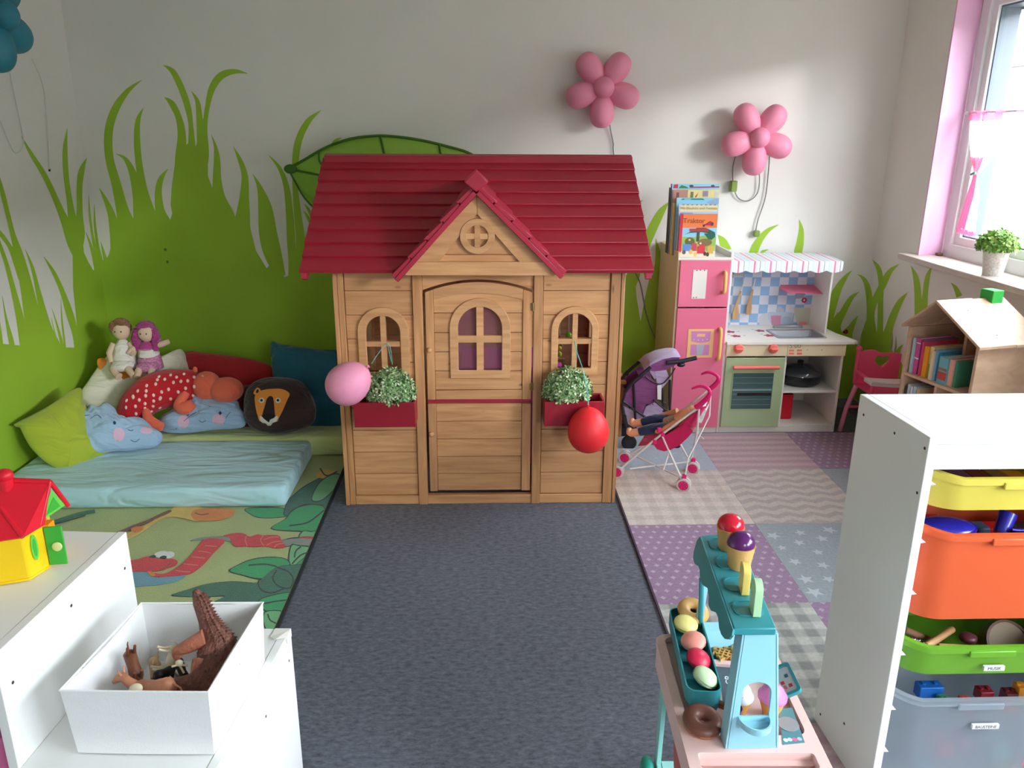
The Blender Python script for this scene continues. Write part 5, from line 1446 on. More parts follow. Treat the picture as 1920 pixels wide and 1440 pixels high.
MB().prism([((p.x-cx2.x)*1.03+cx2.x, (p.y-cx2.y)*1.03+cx2.y) for p in base], .7005, .706, 'z').build('plinth', YLW, th, bevel=.002)
apex_l = Vector((cx2.x-.05, cx2.y+.01, .90)); apex_r = Vector((B_.x+.008, B_.y+.045, .882))
ev = [Vector(((p.x-cx2.x)*1.10+cx2.x, (p.y-cx2.y)*1.10+cx2.y, zt2-.008)) for p in base]
mid_ = A_+(B_-A_)*0.1; 
V = ev+[apex_l, apex_r]
F = [(5,0,6),(0,7,6),(0,1,7),(2,3,6),(1,2,7),(2,6,7),(3,4,6),(4,5,6)]
rf = MB().add(V, F).build('roof', RDP, th); sdm = rf.modifiers.new('t', 'SOLIDIFY'); sdm.thickness = .006; sdm.offset = -1
MB().tube([apex_l, apex_r], .006, 10).build('roof_ridge', RDP, th, smooth=60)
MB().tube([ev[0], ev[0].lerp(apex_l, .5), ], .005, 8).build('roof_hip', RDP, th, smooth=60)
ch = P(8, 890, y=apex_l.y)
MB().ell((ch.x, ch.y, ch.z-.002), (.017, .017, .015), 16, 10).tube([(ch.x, ch.y, ch.z-.05), (ch.x, ch.y, ch.z)], .014, 14).build('chimney', RDP, th, smooth=60)
# green door, open
H0 = B_+Vector((0.001, .001, 0)); H1 = P(128, 1062, z=.70)
dd_ = (H1-H0); dn_ = Vector((-dd_.y, dd_.x, 0)).normalized()*.005
dr_ = MB().hexa([H0+Vector((0,0,.006)), H1+Vector((0,0,.006)), H1+dn_+Vector((0,0,.006)), H0+dn_+Vector((0,0,.006))], [H0+Vector((0,0,.096)), H1+Vector((0,0,.096)), H1+dn_+Vector((0,0,.096)), H0+dn_+Vector((0,0,.096))]).build('door', GRP, th, bevel=.0015)
kn = P(108, 1024, y=(H0.y+H1.y)/2-.006)
MB().lathe([(0,0),(.010,0),(.010,.004),(.006,.006),(0,.006)], 18, Matrix.Translation(kn) @ Matrix.Rotation(PI/2, 4, 'X')).build('knob', mat('knob_cream', (232, 236, 160), .3), dr_, smooth=50)
# side windows green
wq = lambda px, py: P(px, py, y=(A_.y+B_.y)/2)
e_in = (B_-A_).normalized(); nn = Vector((e_in.y, -e_in.x, 0))
if nn.dot(CP-A_) < 0: nn = -nn
def onface(u, z): return A_+(B_-A_)*u+Vector((0, 0, z-.70))+nn*.0015
for (u0, u1, z0, z1) in ((.28, .62, .735, .795),):
    ov = [((u0+u1)/2+(u1-u0)/2*math.cos(i*PI/8), (z0+z1)/2+(z1-z0)/2*math.sin(i*PI/8)) for i in range(16)]
    fr2 = MB().add([onface(a, b)+nn*.001 for a, b in ov]+[onface((u0+u1)/2, (z0+z1)/2)+nn*.001], [(i, (i+1) % 16, 16) for i in range(16)]).build('window', GRL, th)
    MB().add([onface((u0+u1)/2+(a-(u0+u1)/2)*.55, (z0+z1)/2+(b-(z0+z1)/2)*.7)+nn*.0016 for a, b in ov]+[onface((u0+u1)/2, (z0+z1)/2)+nn*.0016], [(i, (i+1) % 16, 16) for i in range(16)]).build('window_leaf', GRP, fr2)
MB().box(B_.x-.004, B_.x+.010, B_.y+.006, B_.y+.03, .706, .80).build('inner_door_frame', mat('toy_orange', (255, 170, 20), .4), th)
MB().tube([apex_r, (B_.x+.016, B_.y+.082, .808)], .005, 8).tube([apex_r, (B_.x+.002, B_.y-.008, .806)], .004, 8).build('gable_edge', RDP, th, smooth=60)
MB().add([(B_.x+.002, B_.y-.004, .812), (B_.x+.014, B_.y+.075, .812), (B_.x+.010, B_.y+.042, .866)], [(0,1,2)]).build('gable_window', GRL, th)
MB().add([(B_.x+.0055, B_.y+.014, .818), (B_.x+.013, B_.y+.058, .818), (B_.x+.011, B_.y+.042, .848)], [(0,1,2)]).build('gable_leaf', GRP, th)
# ---------------------------------------------------------------- toy kitchen with fridge
KW = mat('kitchen_white', (232, 226, 218), .45); KC = mat('kitchen_cream', (226, 208, 172), .5); KP = mat('kitchen_pink', (228, 112, 142), .42)
KG = mat('kitchen_green', (166, 184, 142), .45); KCOR = mat('kitchen_coral', (240, 122, 110), .4); KYEL = mat('kitchen_handle', (244, 192, 118), .4); KGR = mat('kitchen_grey', (150, 152, 154), .3, metal=.6)
FY = 4.15
kx = lambda px, py, y=FY: P(px, py, y=y).x
kz = lambda py, px=1450, y=FY: P(px, py, y=y).z
kt = thing('toy_kitchen', 'pink and cream toy kitchen with fridge, oven, sink and striped awning', 'toy kitchen', (1.47, 4.35, 0))
fx0, fx1, kx1 = 1.000, 1.292, 1.945
ftop = kz(484, 1320); mid_z = kz(576, 1320); KB = 4.585
def kb(name, m_, x0, x1, y0, y1, z0, z1, bev=.002, par=None, label=None): return MB().box(x0, x1, y0, y1, z0, z1).build(name, m_, par or kt, bevel=bev, label=label)
kb('side_panel', KC, fx0, fx0+.014, FY, KB, 0, ftop+.03); kb('side_panel', KW, fx1-.014, fx1, FY, KB, 0, ftop+.03)
kb('top_board', KW, fx0+.014, fx1-.014, FY, KB, ftop-.014, ftop); kb('back_board', KC, fx0+.014, fx1-.014, KB-.012, KB, ftop, ftop+.035); kb('back_panel', KW, fx0+.014, fx1-.014, KB-.01, KB, 0, ftop-.014)
kb('plinth', KW, fx0+.014, fx1-.014, FY+.004, FY+.02, 0, .042)
kb('top_edge', KW, fx0, fx1, FY-.004, FY+.008, ftop-.010, ftop+.004)
def fridge_door(z0, z1, hz0, hz1):
    d = kb('fridge_door', KP, fx0+.012, fx1-.014, FY-.014, FY, z0, z1)
    hx_ = fx1-.045
    MB().tube(smoothpts([(hx_, FY-.014, hz0+.004), (hx_, FY-.036, hz0+.010), (hx_, FY-.040, (hz0+hz1)/2), (hx_, FY-.036, hz1-.010), (hx_, FY-.014, hz1-.004)], 4, False), .010, 8).build('handle', KYEL, d, smooth=60)
    for z in (z0+.014, z1-.014): MB().lathe([(0,0),(.003,0),(.003,.001),(0,.001)], 8, Matrix.Translation((fx0+.022, FY-.0140, z)) @ Matrix.Rotation(PI/2, 4, 'X')).build('screw', KGR, d)
    return d
d1_ = fridge_door(mid_z+.004, ftop-.012, kz(548, 1355), kz(508, 1355))
d2_f = fridge_door(.045, mid_z-.004, kz(672, 1345), kz(614, 1345))
# note sticker on the upper door
sx0, sx1, sz0, sz1 = kx(1297, 530), kx(1323, 530), kz(559, 1310), kz(505, 1310)
nt_ = kb('paper_note', mat('paper', (228, 222, 214), .6), sx0, sx1, FY-.0155, FY-.0142, sz0, sz1, bev=0, par=d1_)
RDM = mat('note_red', (190, 60, 80), .6)
for a, b in ((.25, .98), (.5, .99), (.8, .98), (.15, .04), (.35, .05)):
    x = sx0+(sx1-sx0)*a; z = sz0+(sz1-sz0)*b
    MB().box(x-.003, x+.003, FY-.0162, FY-.0156, z-.003, z+.003).build('note_mark', RDM, nt_)
# ice dispenser print on the lower door
px0, px1, pz0, pz1 = kx(1288, 640), kx(1336, 640), kz(669, 1310), kz(616, 1310)
pr = kb('dispenser_print', mat('print_peach', (240, 186, 124), .5), px0, px1, FY-.0155, FY-.0142, pz0, pz1, bev=0, par=d2_f)
LIL = mat('print_lilac', (206, 130, 184), .5)
zz = lambda t: pz0+(pz1-pz0)*t; xx = lambda t: px0+(px1-px0)*t
MB().prism([(xx(.14), zz(.58)), (xx(.3), zz(.54)), (xx(.5), zz(.52)), (xx(.7), zz(.54)), (xx(.86), zz(.58)), (xx(.88), zz(.93)), (xx(.12), zz(.93))], FY-.0163, FY-.0156).build('dispenser_panel', LIL, pr)
MB().box(xx(.14), xx(.86), FY-.0163, FY-.0156, zz(.08), zz(.46)).build('dispenser_recess', LIL, pr)
MB().prism([(xx(.40), zz(.10)), (xx(.60), zz(.10)), (xx(.66), zz(.46)), (xx(.34), zz(.46))], FY-.0170, FY-.0164).build('cup_print', mat('print_grey', (176, 176, 188), .5), pr)
MB().box(xx(.34), xx(.66), FY-.0170, FY-.0164, zz(.74), zz(.84)).build('display_print', mat('print_peach', (240, 186, 124), .5), pr)
for k in range(4): MB().ell((xx(.24+.17*k), FY-.0165, zz(.62+(.02 if k in (0, 3) else 0))), (.003, .0006, .003), 8, 5).build('button_print', nt_.data.materials[0], pr)
# counter unit
ct = kz(640, 1480)+.004; cz0 = kz(667, 1450)
CZ = .533
kb('side_panel', KW, fx1, fx1+.012, FY, KB, 0, CZ-.014); kb('side_panel', KW, kx1-.014, kx1, FY, KB, 0, CZ-.014)
kb('middle_panel', KW, 1.622, 1.634, FY, KB, .04, CZ-.014); kb('back_panel', KW, fx1, kx1, KB-.01, KB, 0, CZ-.014)
kb('plinth', KW, fx1, kx1-.002, FY+.006, FY+.02, 0, .040); kb('bottom_board', KW, fx1+.012, kx1-.014, FY+.004, KB-.01, .040, .054)
kb('middle_shelf', KW, 1.634, kx1-.014, FY+.01, KB-.01, .235, .247)
# oven door
oz0, oz1 = .046, kz(670, 1410)
od = kb('oven_door', KG, fx1+.004, 1.620, FY-.014, FY, oz0, oz1)
wx0, wx1, wz0, wz1 = kx(1371, 730), kx(1446, 730), kz(765, 1410), kz(698, 1410)
win = MB().ring(rrect(wx0-.004, wx1+.004, wz0-.004, wz1+.004, .008), rrect(wx0, wx1, wz0, wz1, .006), FY-.017, FY-.013, 'y').build('window_frame', KG, od)
MB().prism(rrect(wx0, wx1, wz0, wz1, .006), FY-.0150, FY-.0142).build('oven_glass', mat('oven_glass', (70, 96, 96), .15, coat=.6), win)
for k in range(6):
    z = wz0+(wz1-wz0)*(.12+.15*k); MB().box(wx0+.004, wx1-.004, FY-.0156, FY-.0151, z-.0012, z+.0012).build('rack_print', mat('rack_print', (112, 140, 138), .3), win)
MB().box(wx0+.004, wx1-.004, FY-.0158, FY-.0151, wz0+(wz1-wz0)*.52, wz0+(wz1-wz0)*.545).build('rack_print', mat('rack_light', (170, 180, 178), .3), win)
MB().box(wx0+.03, wx1-.004, FY-.0157, FY-.0151, wz0+(wz1-wz0)*.37, wz0+(wz1-wz0)*.45).build('dark_print', mat('oven_dark', (44, 36, 40), .3), win)
hzz = kz(686, 1410)
MB().tube([(kx(1372, 686), FY-.034, hzz), (kx(1457, 686), FY-.034, hzz)], .011, 10).tube([(kx(1385, 686), FY-.034, hzz), (kx(1385, 686), FY-.012, hzz)], .007, 8).tube([(kx(1445, 686), FY-.034, hzz), (kx(1445, 686), FY-.012, hzz)], .007, 8).build('handle', KCOR, od, smooth=50)
# control panel
pz0_, pz1_ = cz0, CZ-.013
cpn = kb('control_panel', KC, fx1+.002, kx1+.002, FY-.012, FY+.002, pz0_, pz1_)
MB().box(1.626, 1.628, FY-.0126, FY-.0119, pz0_, pz1_).build('panel_joint', mat('joint_brown', (150, 130, 100), .6), cpn)
for px in (1384, 1449):
    c = P(px, 653, y=FY-.012)
    Mk = Matrix.Translation(c) @ Matrix.Rotation(PI/2, 4, 'X')
    k_ = MB().lathe([(0, 0), (.026, 0), (.026, .014), (.022, .020), (0, .021)], 24, Mk).build('knob', KCOR, cpn, smooth=40)
    MB().box(c.x-.020, c.x+.020, FY-.046, FY-.032, c.z-.005, c.z+.005).build('grip', KCOR, k_, bevel=.003)
tc_ = P(1491, 649, y=FY-.0125)
text_part('clock_digits', '5:00', .038, Matrix.Translation(tc_) @ Matrix.Rotation(PI/2, 4, 'X'), mat('digit_brown', (150, 134, 104), .5), cpn)
for a, b in ((1484, 657), (1499, 657), (1484, 663), (1499, 663)):
    q = P(a, b, y=FY-.0125); MB().box(q.x-.014, q.x+.014, FY-.0132, FY-.0121, q.z-.0055, q.z+.0055).build('button', KCOR, cpn, bevel=.001)
for a in (1514, 1541): q = P(a, 656, y=FY-.0125); MB().box(q.x-.0015, q.x+.0015, FY-.0132, FY-.0121, q.z-.003, q.z+.003).build('dial_mark', mat('digit_brown', (150, 134, 104), .5), cpn)
# worktop with sink cut-out and rounded right end
sx0, sx1, sy0, sy1 = 1.60, 1.865, 4.215, 4.41
wt = MB()
wt.box(fx1, sx0, FY-.02, KB, CZ-.013, CZ).box(sx0, sx1, FY-.02, sy0, CZ-.013, CZ).box(sx0, sx1, sy1, KB, CZ-.013, CZ)
wt.prism([(sx1, FY-.02), (1.985, FY-.02), (2.01, FY-.005), (2.01, FY+.03), (1.97, FY+.18), (1.945, KB), (sx1, KB)], CZ-.013, CZ, 'z')
wt = wt.build('worktop', KW, kt)
sk = MB().ring(rrect(sx0-.006, sx1+.006, sy0-.006, sy1+.006, .018), rrect(sx0+.006, sx1-.006, sy0+.006, sy1-.006, .014), CZ, CZ+.004, 'z')
skp = sk.build('sink_rim', mat('sink_steel', (176, 178, 182), .3, metal=.7), wt)
i0 = rrect(sx0+.004, sx1-.004, sy0+.004, sy1-.004, .014); i1 = rrect(sx0+.016, sx1-.016, sy0+.016, sy1-.016, .014); n = len(i0)
MB().add([(p[0], p[1], CZ+.003) for p in i0]+[(p[0], p[1], CZ-.035) for p in i1], [(j, (j+1) % n, n+(j+1) % n, n+j) for j in range(n)]+[tuple(n+j for j in range(n))]).build('sink_bowl', mat('sink_bowl', (150, 150, 156), .35, metal=.4), wt, smooth=40)
kb('tap_ledge', mat('sink_steel', (176, 178, 182), .3), 1.655, 1.82, 4.44, 4.47, CZ, CZ+.018, par=wt)
BR_ = mat('burner_red', (170, 44, 84), .5); BD_ = mat('burner_grey', (120, 110, 112), .5)
for a, b in ((1369, 622), (1380, 630), (1425, 620), (1442, 629)):
    q = P(a, b, z=CZ+.0006)
    for r0, r1 in ((.031, .0),): 
        wob = [(q.x+(r0*(.8+.2*math.sin(5*i*PI/10)))*math.cos(i*PI/10), q.y+(r0*(.8+.2*math.sin(5*i*PI/10)))*math.sin(i*PI/10)) for i in range(20)]
        if q.x > fx1+.03: MB().prism(wob, CZ, CZ+.0006, 'z').build('burner_print', BR_, wt)
    for dx, dy in ((.05, .01), (-.03, .035)):
        if q.x+dx > fx1+.012: MB().box(q.x+dx-.006, q.x+dx+.006, q.y+dy-.003, q.y+dy+.003, CZ, CZ+.0005).build('leaf_mark', BD_, wt)
# upper part: tiled back, side panel, awning
UB = 4.55
bx0, bx1 = 1.345, 1.895
uz = P(1450, 474, y=UB).z
def check_mat():
    mt = bpy.data.materials.new('blue_check_print'); mt.use_nodes = True
    nt = mt.node_tree; b = nt.nodes['Principled BSDF']; N = nt.nodes.new; L = nt.links.new
    g_ = N('ShaderNodeNewGeometry'); mp = N('ShaderNodeMapping'); L(g_.outputs['Position'], mp.inputs[0]); mp.inputs['Location'].default_value = (.012, .07, -.0145)
    ck = N('ShaderNodeTexChecker'); ck.inputs['Scale'].default_value = 1/.0533; L(mp.outputs[0], ck.inputs['Vector'])
    ck.inputs[1].default_value = c8(146, 182, 222); ck.inputs[2].default_value = c8(222, 222, 234)
    L(ck.outputs[0], b.inputs['Base Color']); b.inputs['Roughness'].default_value = .45
    return mt
bk_ = kb('splashback', check_mat(), bx0, bx1, UB-.010, UB, CZ, uz-.005, bev=0)
kb('side_panel', KW, bx1, bx1+.012, 4.32, UB, CZ, uz-.01); kb('side_panel', KW, fx1, fx1+.05, 4.50, UB, CZ, uz-.01)
# printed pots on the splashback
def pp(px, py): q = P(px, py, y=UB-.0105); return (q.x, q.z)
def kprint(name, pts, col, lv=1, sm=True):
    q = [pp(a, b) for a, b in pts]
    if sm: q = [(p.x, p.y) for p in smoothpts([Vector((a, b, 0)) for a, b in q], 4)]
    MB().prism(q, UB-.0102-.0003*lv, UB-.0100).build(name, mat('print_'+name+str(col[0]), col, .5), bk_)
c6 = lambda *v: [(1340+a/6, 460+b/6) for a, b in v]
kprint('plate_print', c6((500,860),(510,800),(560,765),(620,760),(640,800),(630,880),(600,910),(520,910)), (206, 208, 214))
kprint('pot_print', c6((600,760),(690,750),(870,755),(880,800),(850,870),(640,880)), (190, 200, 216), 2)
kprint('lid_print', c6((690,745),(720,690),(760,700),(780,745)), (190, 190, 208), 3)
kprint('cup_print', c6((630,790),(750,790),(740,905),(640,905)), (206, 140, 168), 3, False)
kprint('glass_print', c6((760,820),(810,800),(860,820),(875,900),(765,905)), (170, 186, 210), 3)
kprint('jar_print', c6((890,700),(1100,705),(1090,800),(1060,910),(940,910),(900,780)), (206, 206, 190), 2, False)
kprint('hood_print', c6((900,570),(930,520),(990,505),(1010,560),(1000,590),(905,600)), (156, 170, 196), 2)
kprint('food_print', c6((955,860),(1030,860),(1030,905),(955,905)), (240, 150, 150), 4)
fl = pp(1340+1008/6, 460+617/6)
for k in range(8):
    a = k*PI/4; MB().ell((fl[0]+.011*math.cos(a), UB-.0108, fl[1]+.011*math.sin(a)), (.006, .0012, .006), 8, 5).build('flower_petal_print', mat('flower_red', (196, 40, 84), .5), bk_)
sh = MB().hexa([(1.70,4.42,.745),(bx1,4.40,.742),(bx1,4.54,.742),(1.70,4.54,.745)], [(1.70,4.42,.749),(bx1,4.40,.746),(bx1,4.54,.770),(1.70,4.54,.770)]).build('pink_shelf', KP, kt)
# awning: striped sloping roof with scalloped front
def stripe_mat():
    mt = bpy.data.materials.new('awning_stripes'); mt.use_nodes = True
    nt = mt.node_tree; b = nt.nodes['Principled BSDF']; N = nt.nodes.new; L = nt.links.new
    g_ = N('ShaderNodeNewGeometry'); sp = N('ShaderNodeSeparateXYZ'); L(g_.outputs['Position'], sp.inputs[0])
    m1 = N('ShaderNodeMath'); m1.operation = 'MULTIPLY'; m1.inputs[1].default_value = 1/.088; L(sp.outputs[0], m1.inputs[0])
    m2 = N('ShaderNodeMath'); m2.operation = 'FRACT'; L(m1.outputs[0], m2.inputs[0])
    cr = N('ShaderNodeValToRGB'); cr.color_ramp.interpolation = 'CONSTANT'; L(m2.outputs[0], cr.inputs[0])
    st = [(0, (238,234,240)), (.05, (206,226,234)), (.20, (240,238,242)), (.26, (210,228,236)), (.34, (240,238,242)), (.42, (232,120,160)), (.53, (240,238,242)), (.60, (216,220,232)), (.66, (240,238,242)), (.80, (96,104,128)), (.835, (238,236,240)), (.9, (208,226,234)), (.95, (238,234,240))]
    e = cr.color_ramp.elements
    e[0].position = 0; e[0].color = c8(*st[0][1]); e[1].position = st[-1][0]; e[1].color = c8(*st[-1][1])
    for p_, c_ in st[1:-1]:
        q = e.new(p_); q.color = c8(*c_)
    L(cr.outputs[0], b.inputs['Base Color']); b.inputs['Roughness'].default_value = .5
    return mt
AW = stripe_mat()
ax0, ax1, ay = 1.315, 1.935, 4.28
azb = uz; azf = P(1480, 490, y=ay).z; azd = P(1480, 507, y=ay).z
MB().hexa([(ax0, ay, azf-.004), (ax1, ay, azf-.004), (ax1-.01, UB, azb-.004), (ax0, UB, azb-.004)], [(ax0, ay, azf), (ax1, ay, azf), (ax1-.01, UB, azb), (ax0, UB, azb)]).build('awning_roof', AW, kt)
pts = []
ns = 7; sw = (ax1-ax0)/ns
for i in range(ns):
    for k in range(8):
        t = k/8; pts.append((ax0+sw*(i+t), azd-.013*math.sin(PI*t)))
pts.append((ax1, azd))
MB().prism(pts+[(ax1, azf), (ax0, azf)], ay-.004, ay+.002).build('awning_valance', AW, kt)
MB().prism([(ay, azd), (UB, azd+.03), (UB, azb), (ay, azf)], ax1-.004, ax1, 'x').build('awning_end', AW, kt)
# hanging utensils, top-level things
WD = wood('utensil_wood', (206, 160, 116), (184, 136, 92), horiz=False, knots=False)
def spatula(label, px, ztp, zbt, lean, w=.019, y=4.52):
    tp_ = P(px, 600, y=y)
    t = thing('wooden_spatula', label, 'spatula', (tp_.x, y, zbt), 0)
    MB().prism([(tp_.x-.006+lean*.02, ztp), (tp_.x+.004+lean*.02, ztp), (tp_.x+.010, (ztp+zbt)/2), (tp_.x+w, zbt+.04), (tp_.x+w*.9, zbt), (tp_.x-w*.9, zbt), (tp_.x-w, zbt+.04), (tp_.x-.008, (ztp+zbt)/2)], y-.006, y+.002).build('blade', WD, t, bevel=.002)
    MB().tube([(tp_.x+lean*.02, y-.002, ztp-.004), (tp_.x+lean*.03+.004, y, ztp+.06)], .0045, 8).build('handle', mat('utensil_white', (220, 222, 228), .4), t, smooth=50)
spatula('wooden spatula hanging furthest left by the fridge', 1378, .74, .572, 1, .018)
spatula('wooden spatula hanging second from the fridge', 1402, .75, .60, .6, .016)
t = thing('utensil_rack', 'small clear hook rack with white hooks above the spatulas', 'rack', (1.45, 4.53, .83))
MB().box(1.40, 1.485, 4.53, 4.538, .820, .832).build('bar', mat('rack_clear', (206, 206, 204), .3), t, bevel=.002)
for x in (1.41, 1.445, 1.478): MB().tube([(x, 4.53, .826), (x, 4.515, .822), (x, 4.513, .812)], .003, 6).build('hook', mat('rack_clear', (206, 206, 204), .3), t)
t = thing('cutting_board', 'pale yellow oval board leaning beside the fridge above the counter', 'board', (1.345, 4.46, .7))
Mb = Matrix.Translation((1.345, 4.44, .76)) @ Matrix.Rotation(math.radians(80), 4, 'Z')
oval = [(.032*math.cos(i*PI/12), .085*math.sin(i*PI/12)) for i in range(24)]
MB().prism(oval, -.004, .004, 'y', M=Mb).build('board', mat('board_yellow', (240, 214, 150), .5), t, bevel=.002)
MB().prism([(a*.35, b*.65) for a, b in oval], -.0055, .0055, 'y', M=Mb).build('inlay', mat('board_orange', (226, 170, 100), .5), t)
t = thing('oven_mitt', 'small blue and green patterned potholder hanging beside the fridge', 'potholder', (1.335, 4.44, .64))
MB().prism(rrect(-.028, .028, -.03, .03, .012), -.005, .005, 'y', M=Matrix.Translation((1.338, 4.42, .64)) @ Matrix.Rotation(.5, 4, 'Z')).build('cloth', mat('mitt_green', (150, 214, 190), .8), t, bevel=.002)
MB().prism(rrect(-.013, .013, -.016, .016, .006), -.007, .007, 'y', M=Matrix.Translation((1.338, 4.42, .64)) @ Matrix.Rotation(.5, 4, 'Z')).build('patch', mat('mitt_blue', (50, 120, 190), .8), t)
# things in the open shelf
t = thing('toy_pan', 'dark glossy lidded pan on the upper open shelf of the toy kitchen', 'pan', (1.79, 4.33, .247))
BKP = mat('pan_black', (26, 28, 32), .25, coat=.4)
MB().lathe([(0, 0), (.105, 0), (.118, .012), (.122, .055), (.118, .058), (0, .058)], 32, Matrix.Translation((1.785, 4.33, .2475))).build('pan', BKP, t, smooth=40)
MB().lathe([(.12, .058), (.115, .078), (.06, .105), (0, .112)], 32, Matrix.Translation((1.785, 4.33, .2475))).build('lid', mat('pan_lid', (60, 64, 68), .1, coat=1), t, smooth=60)
MB().lathe([(0, .108), (.014, .112), (.018, .128), (0, .132)], 16, Matrix.Translation((1.785, 4.33, .2475))).build('knob', BKP, t, smooth=40)
MB().tube([(1.665, 4.30, .285), (1.645, 4.26, .288)], .009, 8).build('handle', BKP, t)
t = thing('red_bucket', 'red plastic tub in the lower open shelf of the toy kitchen', 'tub', (1.69, 4.30, .054))
MB().ring(rrect(1.642, 1.735, 4.24, 4.36, .015), rrect(1.646, 1.731, 4.244, 4.356, .013), .058, .20, 'z').prism(rrect(1.642, 1.735, 4.24, 4.36, .015), .0545, .060, 'z').build('tub', mat('tub_red', (206, 28, 44), .35), t, smooth=40)
t = thing('suction_hook', 'small black knob on the back panel of the lower open shelf', 'knob', (1.79, 4.57, .20))
MB().lathe([(0, 0), (.013, 0), (.011, .006), (0, .007)], 16, Matrix.Translation((1.79, 4.5745, .205)) @ Matrix.Rotation(PI/2, 4, 'X')).build('disc', BKP, t, smooth=40)

# books standing on the fridge
def cover_prints(o, x0, x1, z0, z1, y, spec, par):
    for k, (nm, poly, col) in enumerate(spec):
        q = [(x0+(x1-x0)*a, z0+(z1-z0)*b) for a, b in poly]
        MB().prism(q, y-.0005-.00012*k, y-.0002).build(nm, mat('ink_%d_%d_%d' % col, col, .45), par)
PG = mat('book_pages', (232, 226, 212), .8)
def book_st(label, x0, x1, y, th_, z0, z1, col, spine, spec, texts=()):
    t = thing('picture_book', label, 'book', ((x0+x1)/2, y+th_/2, z0), 0, 'picture books standing on the toy fridge')
    cv = mat('cover_%d_%d_%d' % col, col, .4)
    MB().box(x0, x1, y, y+.002, z0, z1).build('front_cover', cv, t)
    MB().box(x0, x1, y+th_-.002, y+th_, z0, z1).build('back_cover', cv, t)
    MB().box(x0+.002, x1-.003, y+.0021, y+th_-.0021, z0+.003, z1-.003).build('pages', PG, t)
    MB().box(x0-.002, x0+.0015, y-.0005, y+th_, z0, z1).build('spine', mat('cover_%d_%d_%d' % spine, spine, .4), t)
    cover_prints(t, x0, x1, z0, z1, y, spec, t)
    for tx, u, v, sz, col2 in texts:
        text_part('title', tx, sz, Matrix.Translation((x0+(x1-x0)*u, y-.0014, z0+(z1-z0)*v)) @ Matrix.Rotation(PI/2, 4, 'X'), mat('ink_%d_%d_%d' % col2, col2, .5), t)
    return t
R4 = lambda a, b, c_, d: [(a, b), (c_, b), (c_, d), (a, d)]
circ8 = lambda cx, cy, rx, ry, n=12: [(cx+rx*math.cos(2*PI*i/n), cy+ry*math.sin(2*PI*i/n)) for i in range(n)]
bz = ftop+.0005
P_ = lambda px, py, y: P(px, py, y=y)
# front book (tractors)
y1 = 4.19; x0, x1 = P_(1275, 440, y1).x, P_(1343, 440, y1).x; z1 = P_(1300, 401, y1).z
book_st('orange picture book with tractors on the cover, front of the stack on the fridge', x0, x1, y1, .012, bz, z1, (150, 205, 235), (200, 36, 60), [
    ('cover_band', R4(.05,.68,1,1), (240,130,70)), ('spine_strip', R4(-.02,0,.06,1), (206,40,64)), ('hill_print', [(.06,.12),(1,.12),(1,.47),(.7,.50),(.3,.46),(.06,.48)], (150,190,90)),
    ('ground_print', R4(.06,0,1,.14), (228,218,196)), ('tree_print', R4(.46,.36,.54,.62), (70,74,70)), ('leaves_print', [(.12,.52),(.3,.60),(.45,.68),(.7,.68),(.95,.58),(.98,.50),(.8,.55),(.6,.58),(.4,.57),(.25,.56)], (36,96,84)),
    ('leaves_print', [(.66,.55),(.78,.42),(.88,.40),(.98,.48),(.9,.56)], (36,100,84)), ('banner_print', R4(.25,.60,.78,.66), (186,50,60)),
    ('bush_print', circ8(.28,.36,.14,.10), (100,110,60)), ('bush_print', circ8(.70,.34,.2,.09), (130,110,66)),
    ('tractor_print', R4(.10,.14,.32,.30), (96,140,206)), ('tractor_print', R4(.34,.14,.48,.32), (206,70,86)), ('tractor_print', [(.50,.08),(.72,.08),(.72,.26),(.62,.30),(.50,.24)], (214,56,70)), ('tractor_print', R4(.78,.08,.95,.26), (214,170,80)),
    ('wheel_print', circ8(.33,.12,.05,.06), (226,190,90)), ('wheel_print', circ8(.46,.06,.04,.05), (226,190,90)), ('wheel_print', circ8(.14,.11,.05,.05), (90,70,90)), ('wheel_print', circ8(.72,.08,.04,.05), (80,56,50)), ('wheel_print', circ8(.80,.06,.04,.05), (90,66,40)),
    ('figure_print', circ8(.27,.40,.03,.025), (240,190,160)), ('figure_print', circ8(.47,.34,.03,.025), (236,170,160)), ('figure_print', circ8(.58,.32,.03,.025), (240,200,170)),
    ('tractor_print', [(.60,.74),(.70,.78),(.80,.84),(.88,.80),(.86,.74)], (186,40,70)), ('wheel_print', circ8(.64,.73,.025,.03), (90,40,30)), ('wheel_print', circ8(.86,.77,.04,.045), (110,50,30))],
    [('Traktor', .36, .84, .036, (150, 70, 40))])
y2 = 4.215; x0, x1 = P_(1272, 420, y2).x, P_(1345, 420, y2).x; z1 = P_(1300, 383, y2).z
book_st('cream banner picture book, second from the front on the fridge', x0, x1, y2, .012, bz, z1, (180, 205, 232), (230, 220, 220), [
    ('banner_print', [(.04,.86),(.96,.86),(.99,.93),(.96,.985),(.04,.985),(.0,.92)], (240,220,170)), ('sky_print', R4(.03,.79,.35,.84), (110,150,214))]+[('dash_print', [(.06+.115*k,.982),(.11+.115*k,.982),(.13+.115*k,.996),(.08+.115*k,.996)], (90,100,100)) for k in range(8)],
    [('Mit Blaulicht und Tatütata', .5, .925, .0185, (170, 160, 140))])
y3 = 4.245; x0, x1 = P_(1267, 400, y3).x, P_(1346, 400, y3).x; z1 = P_(1300, 371, y3).z
book_st('light blue picture book with a teal label, third from the front on the fridge', x0, x1, y3, .012, bz, z1, (150, 212, 238), (140, 130, 120), [
    ('label_print', [(.10,.965),(.14,.99),(.62,.99),(.66,.965)], (20,140,136)), ('title_print', R4(.18,.97,.34,.982), (180,226,224)), ('grey_print', [(.7,.93),(.9,.99),(1,.99),(1,.84),(.9,.86)], (150,176,206))])
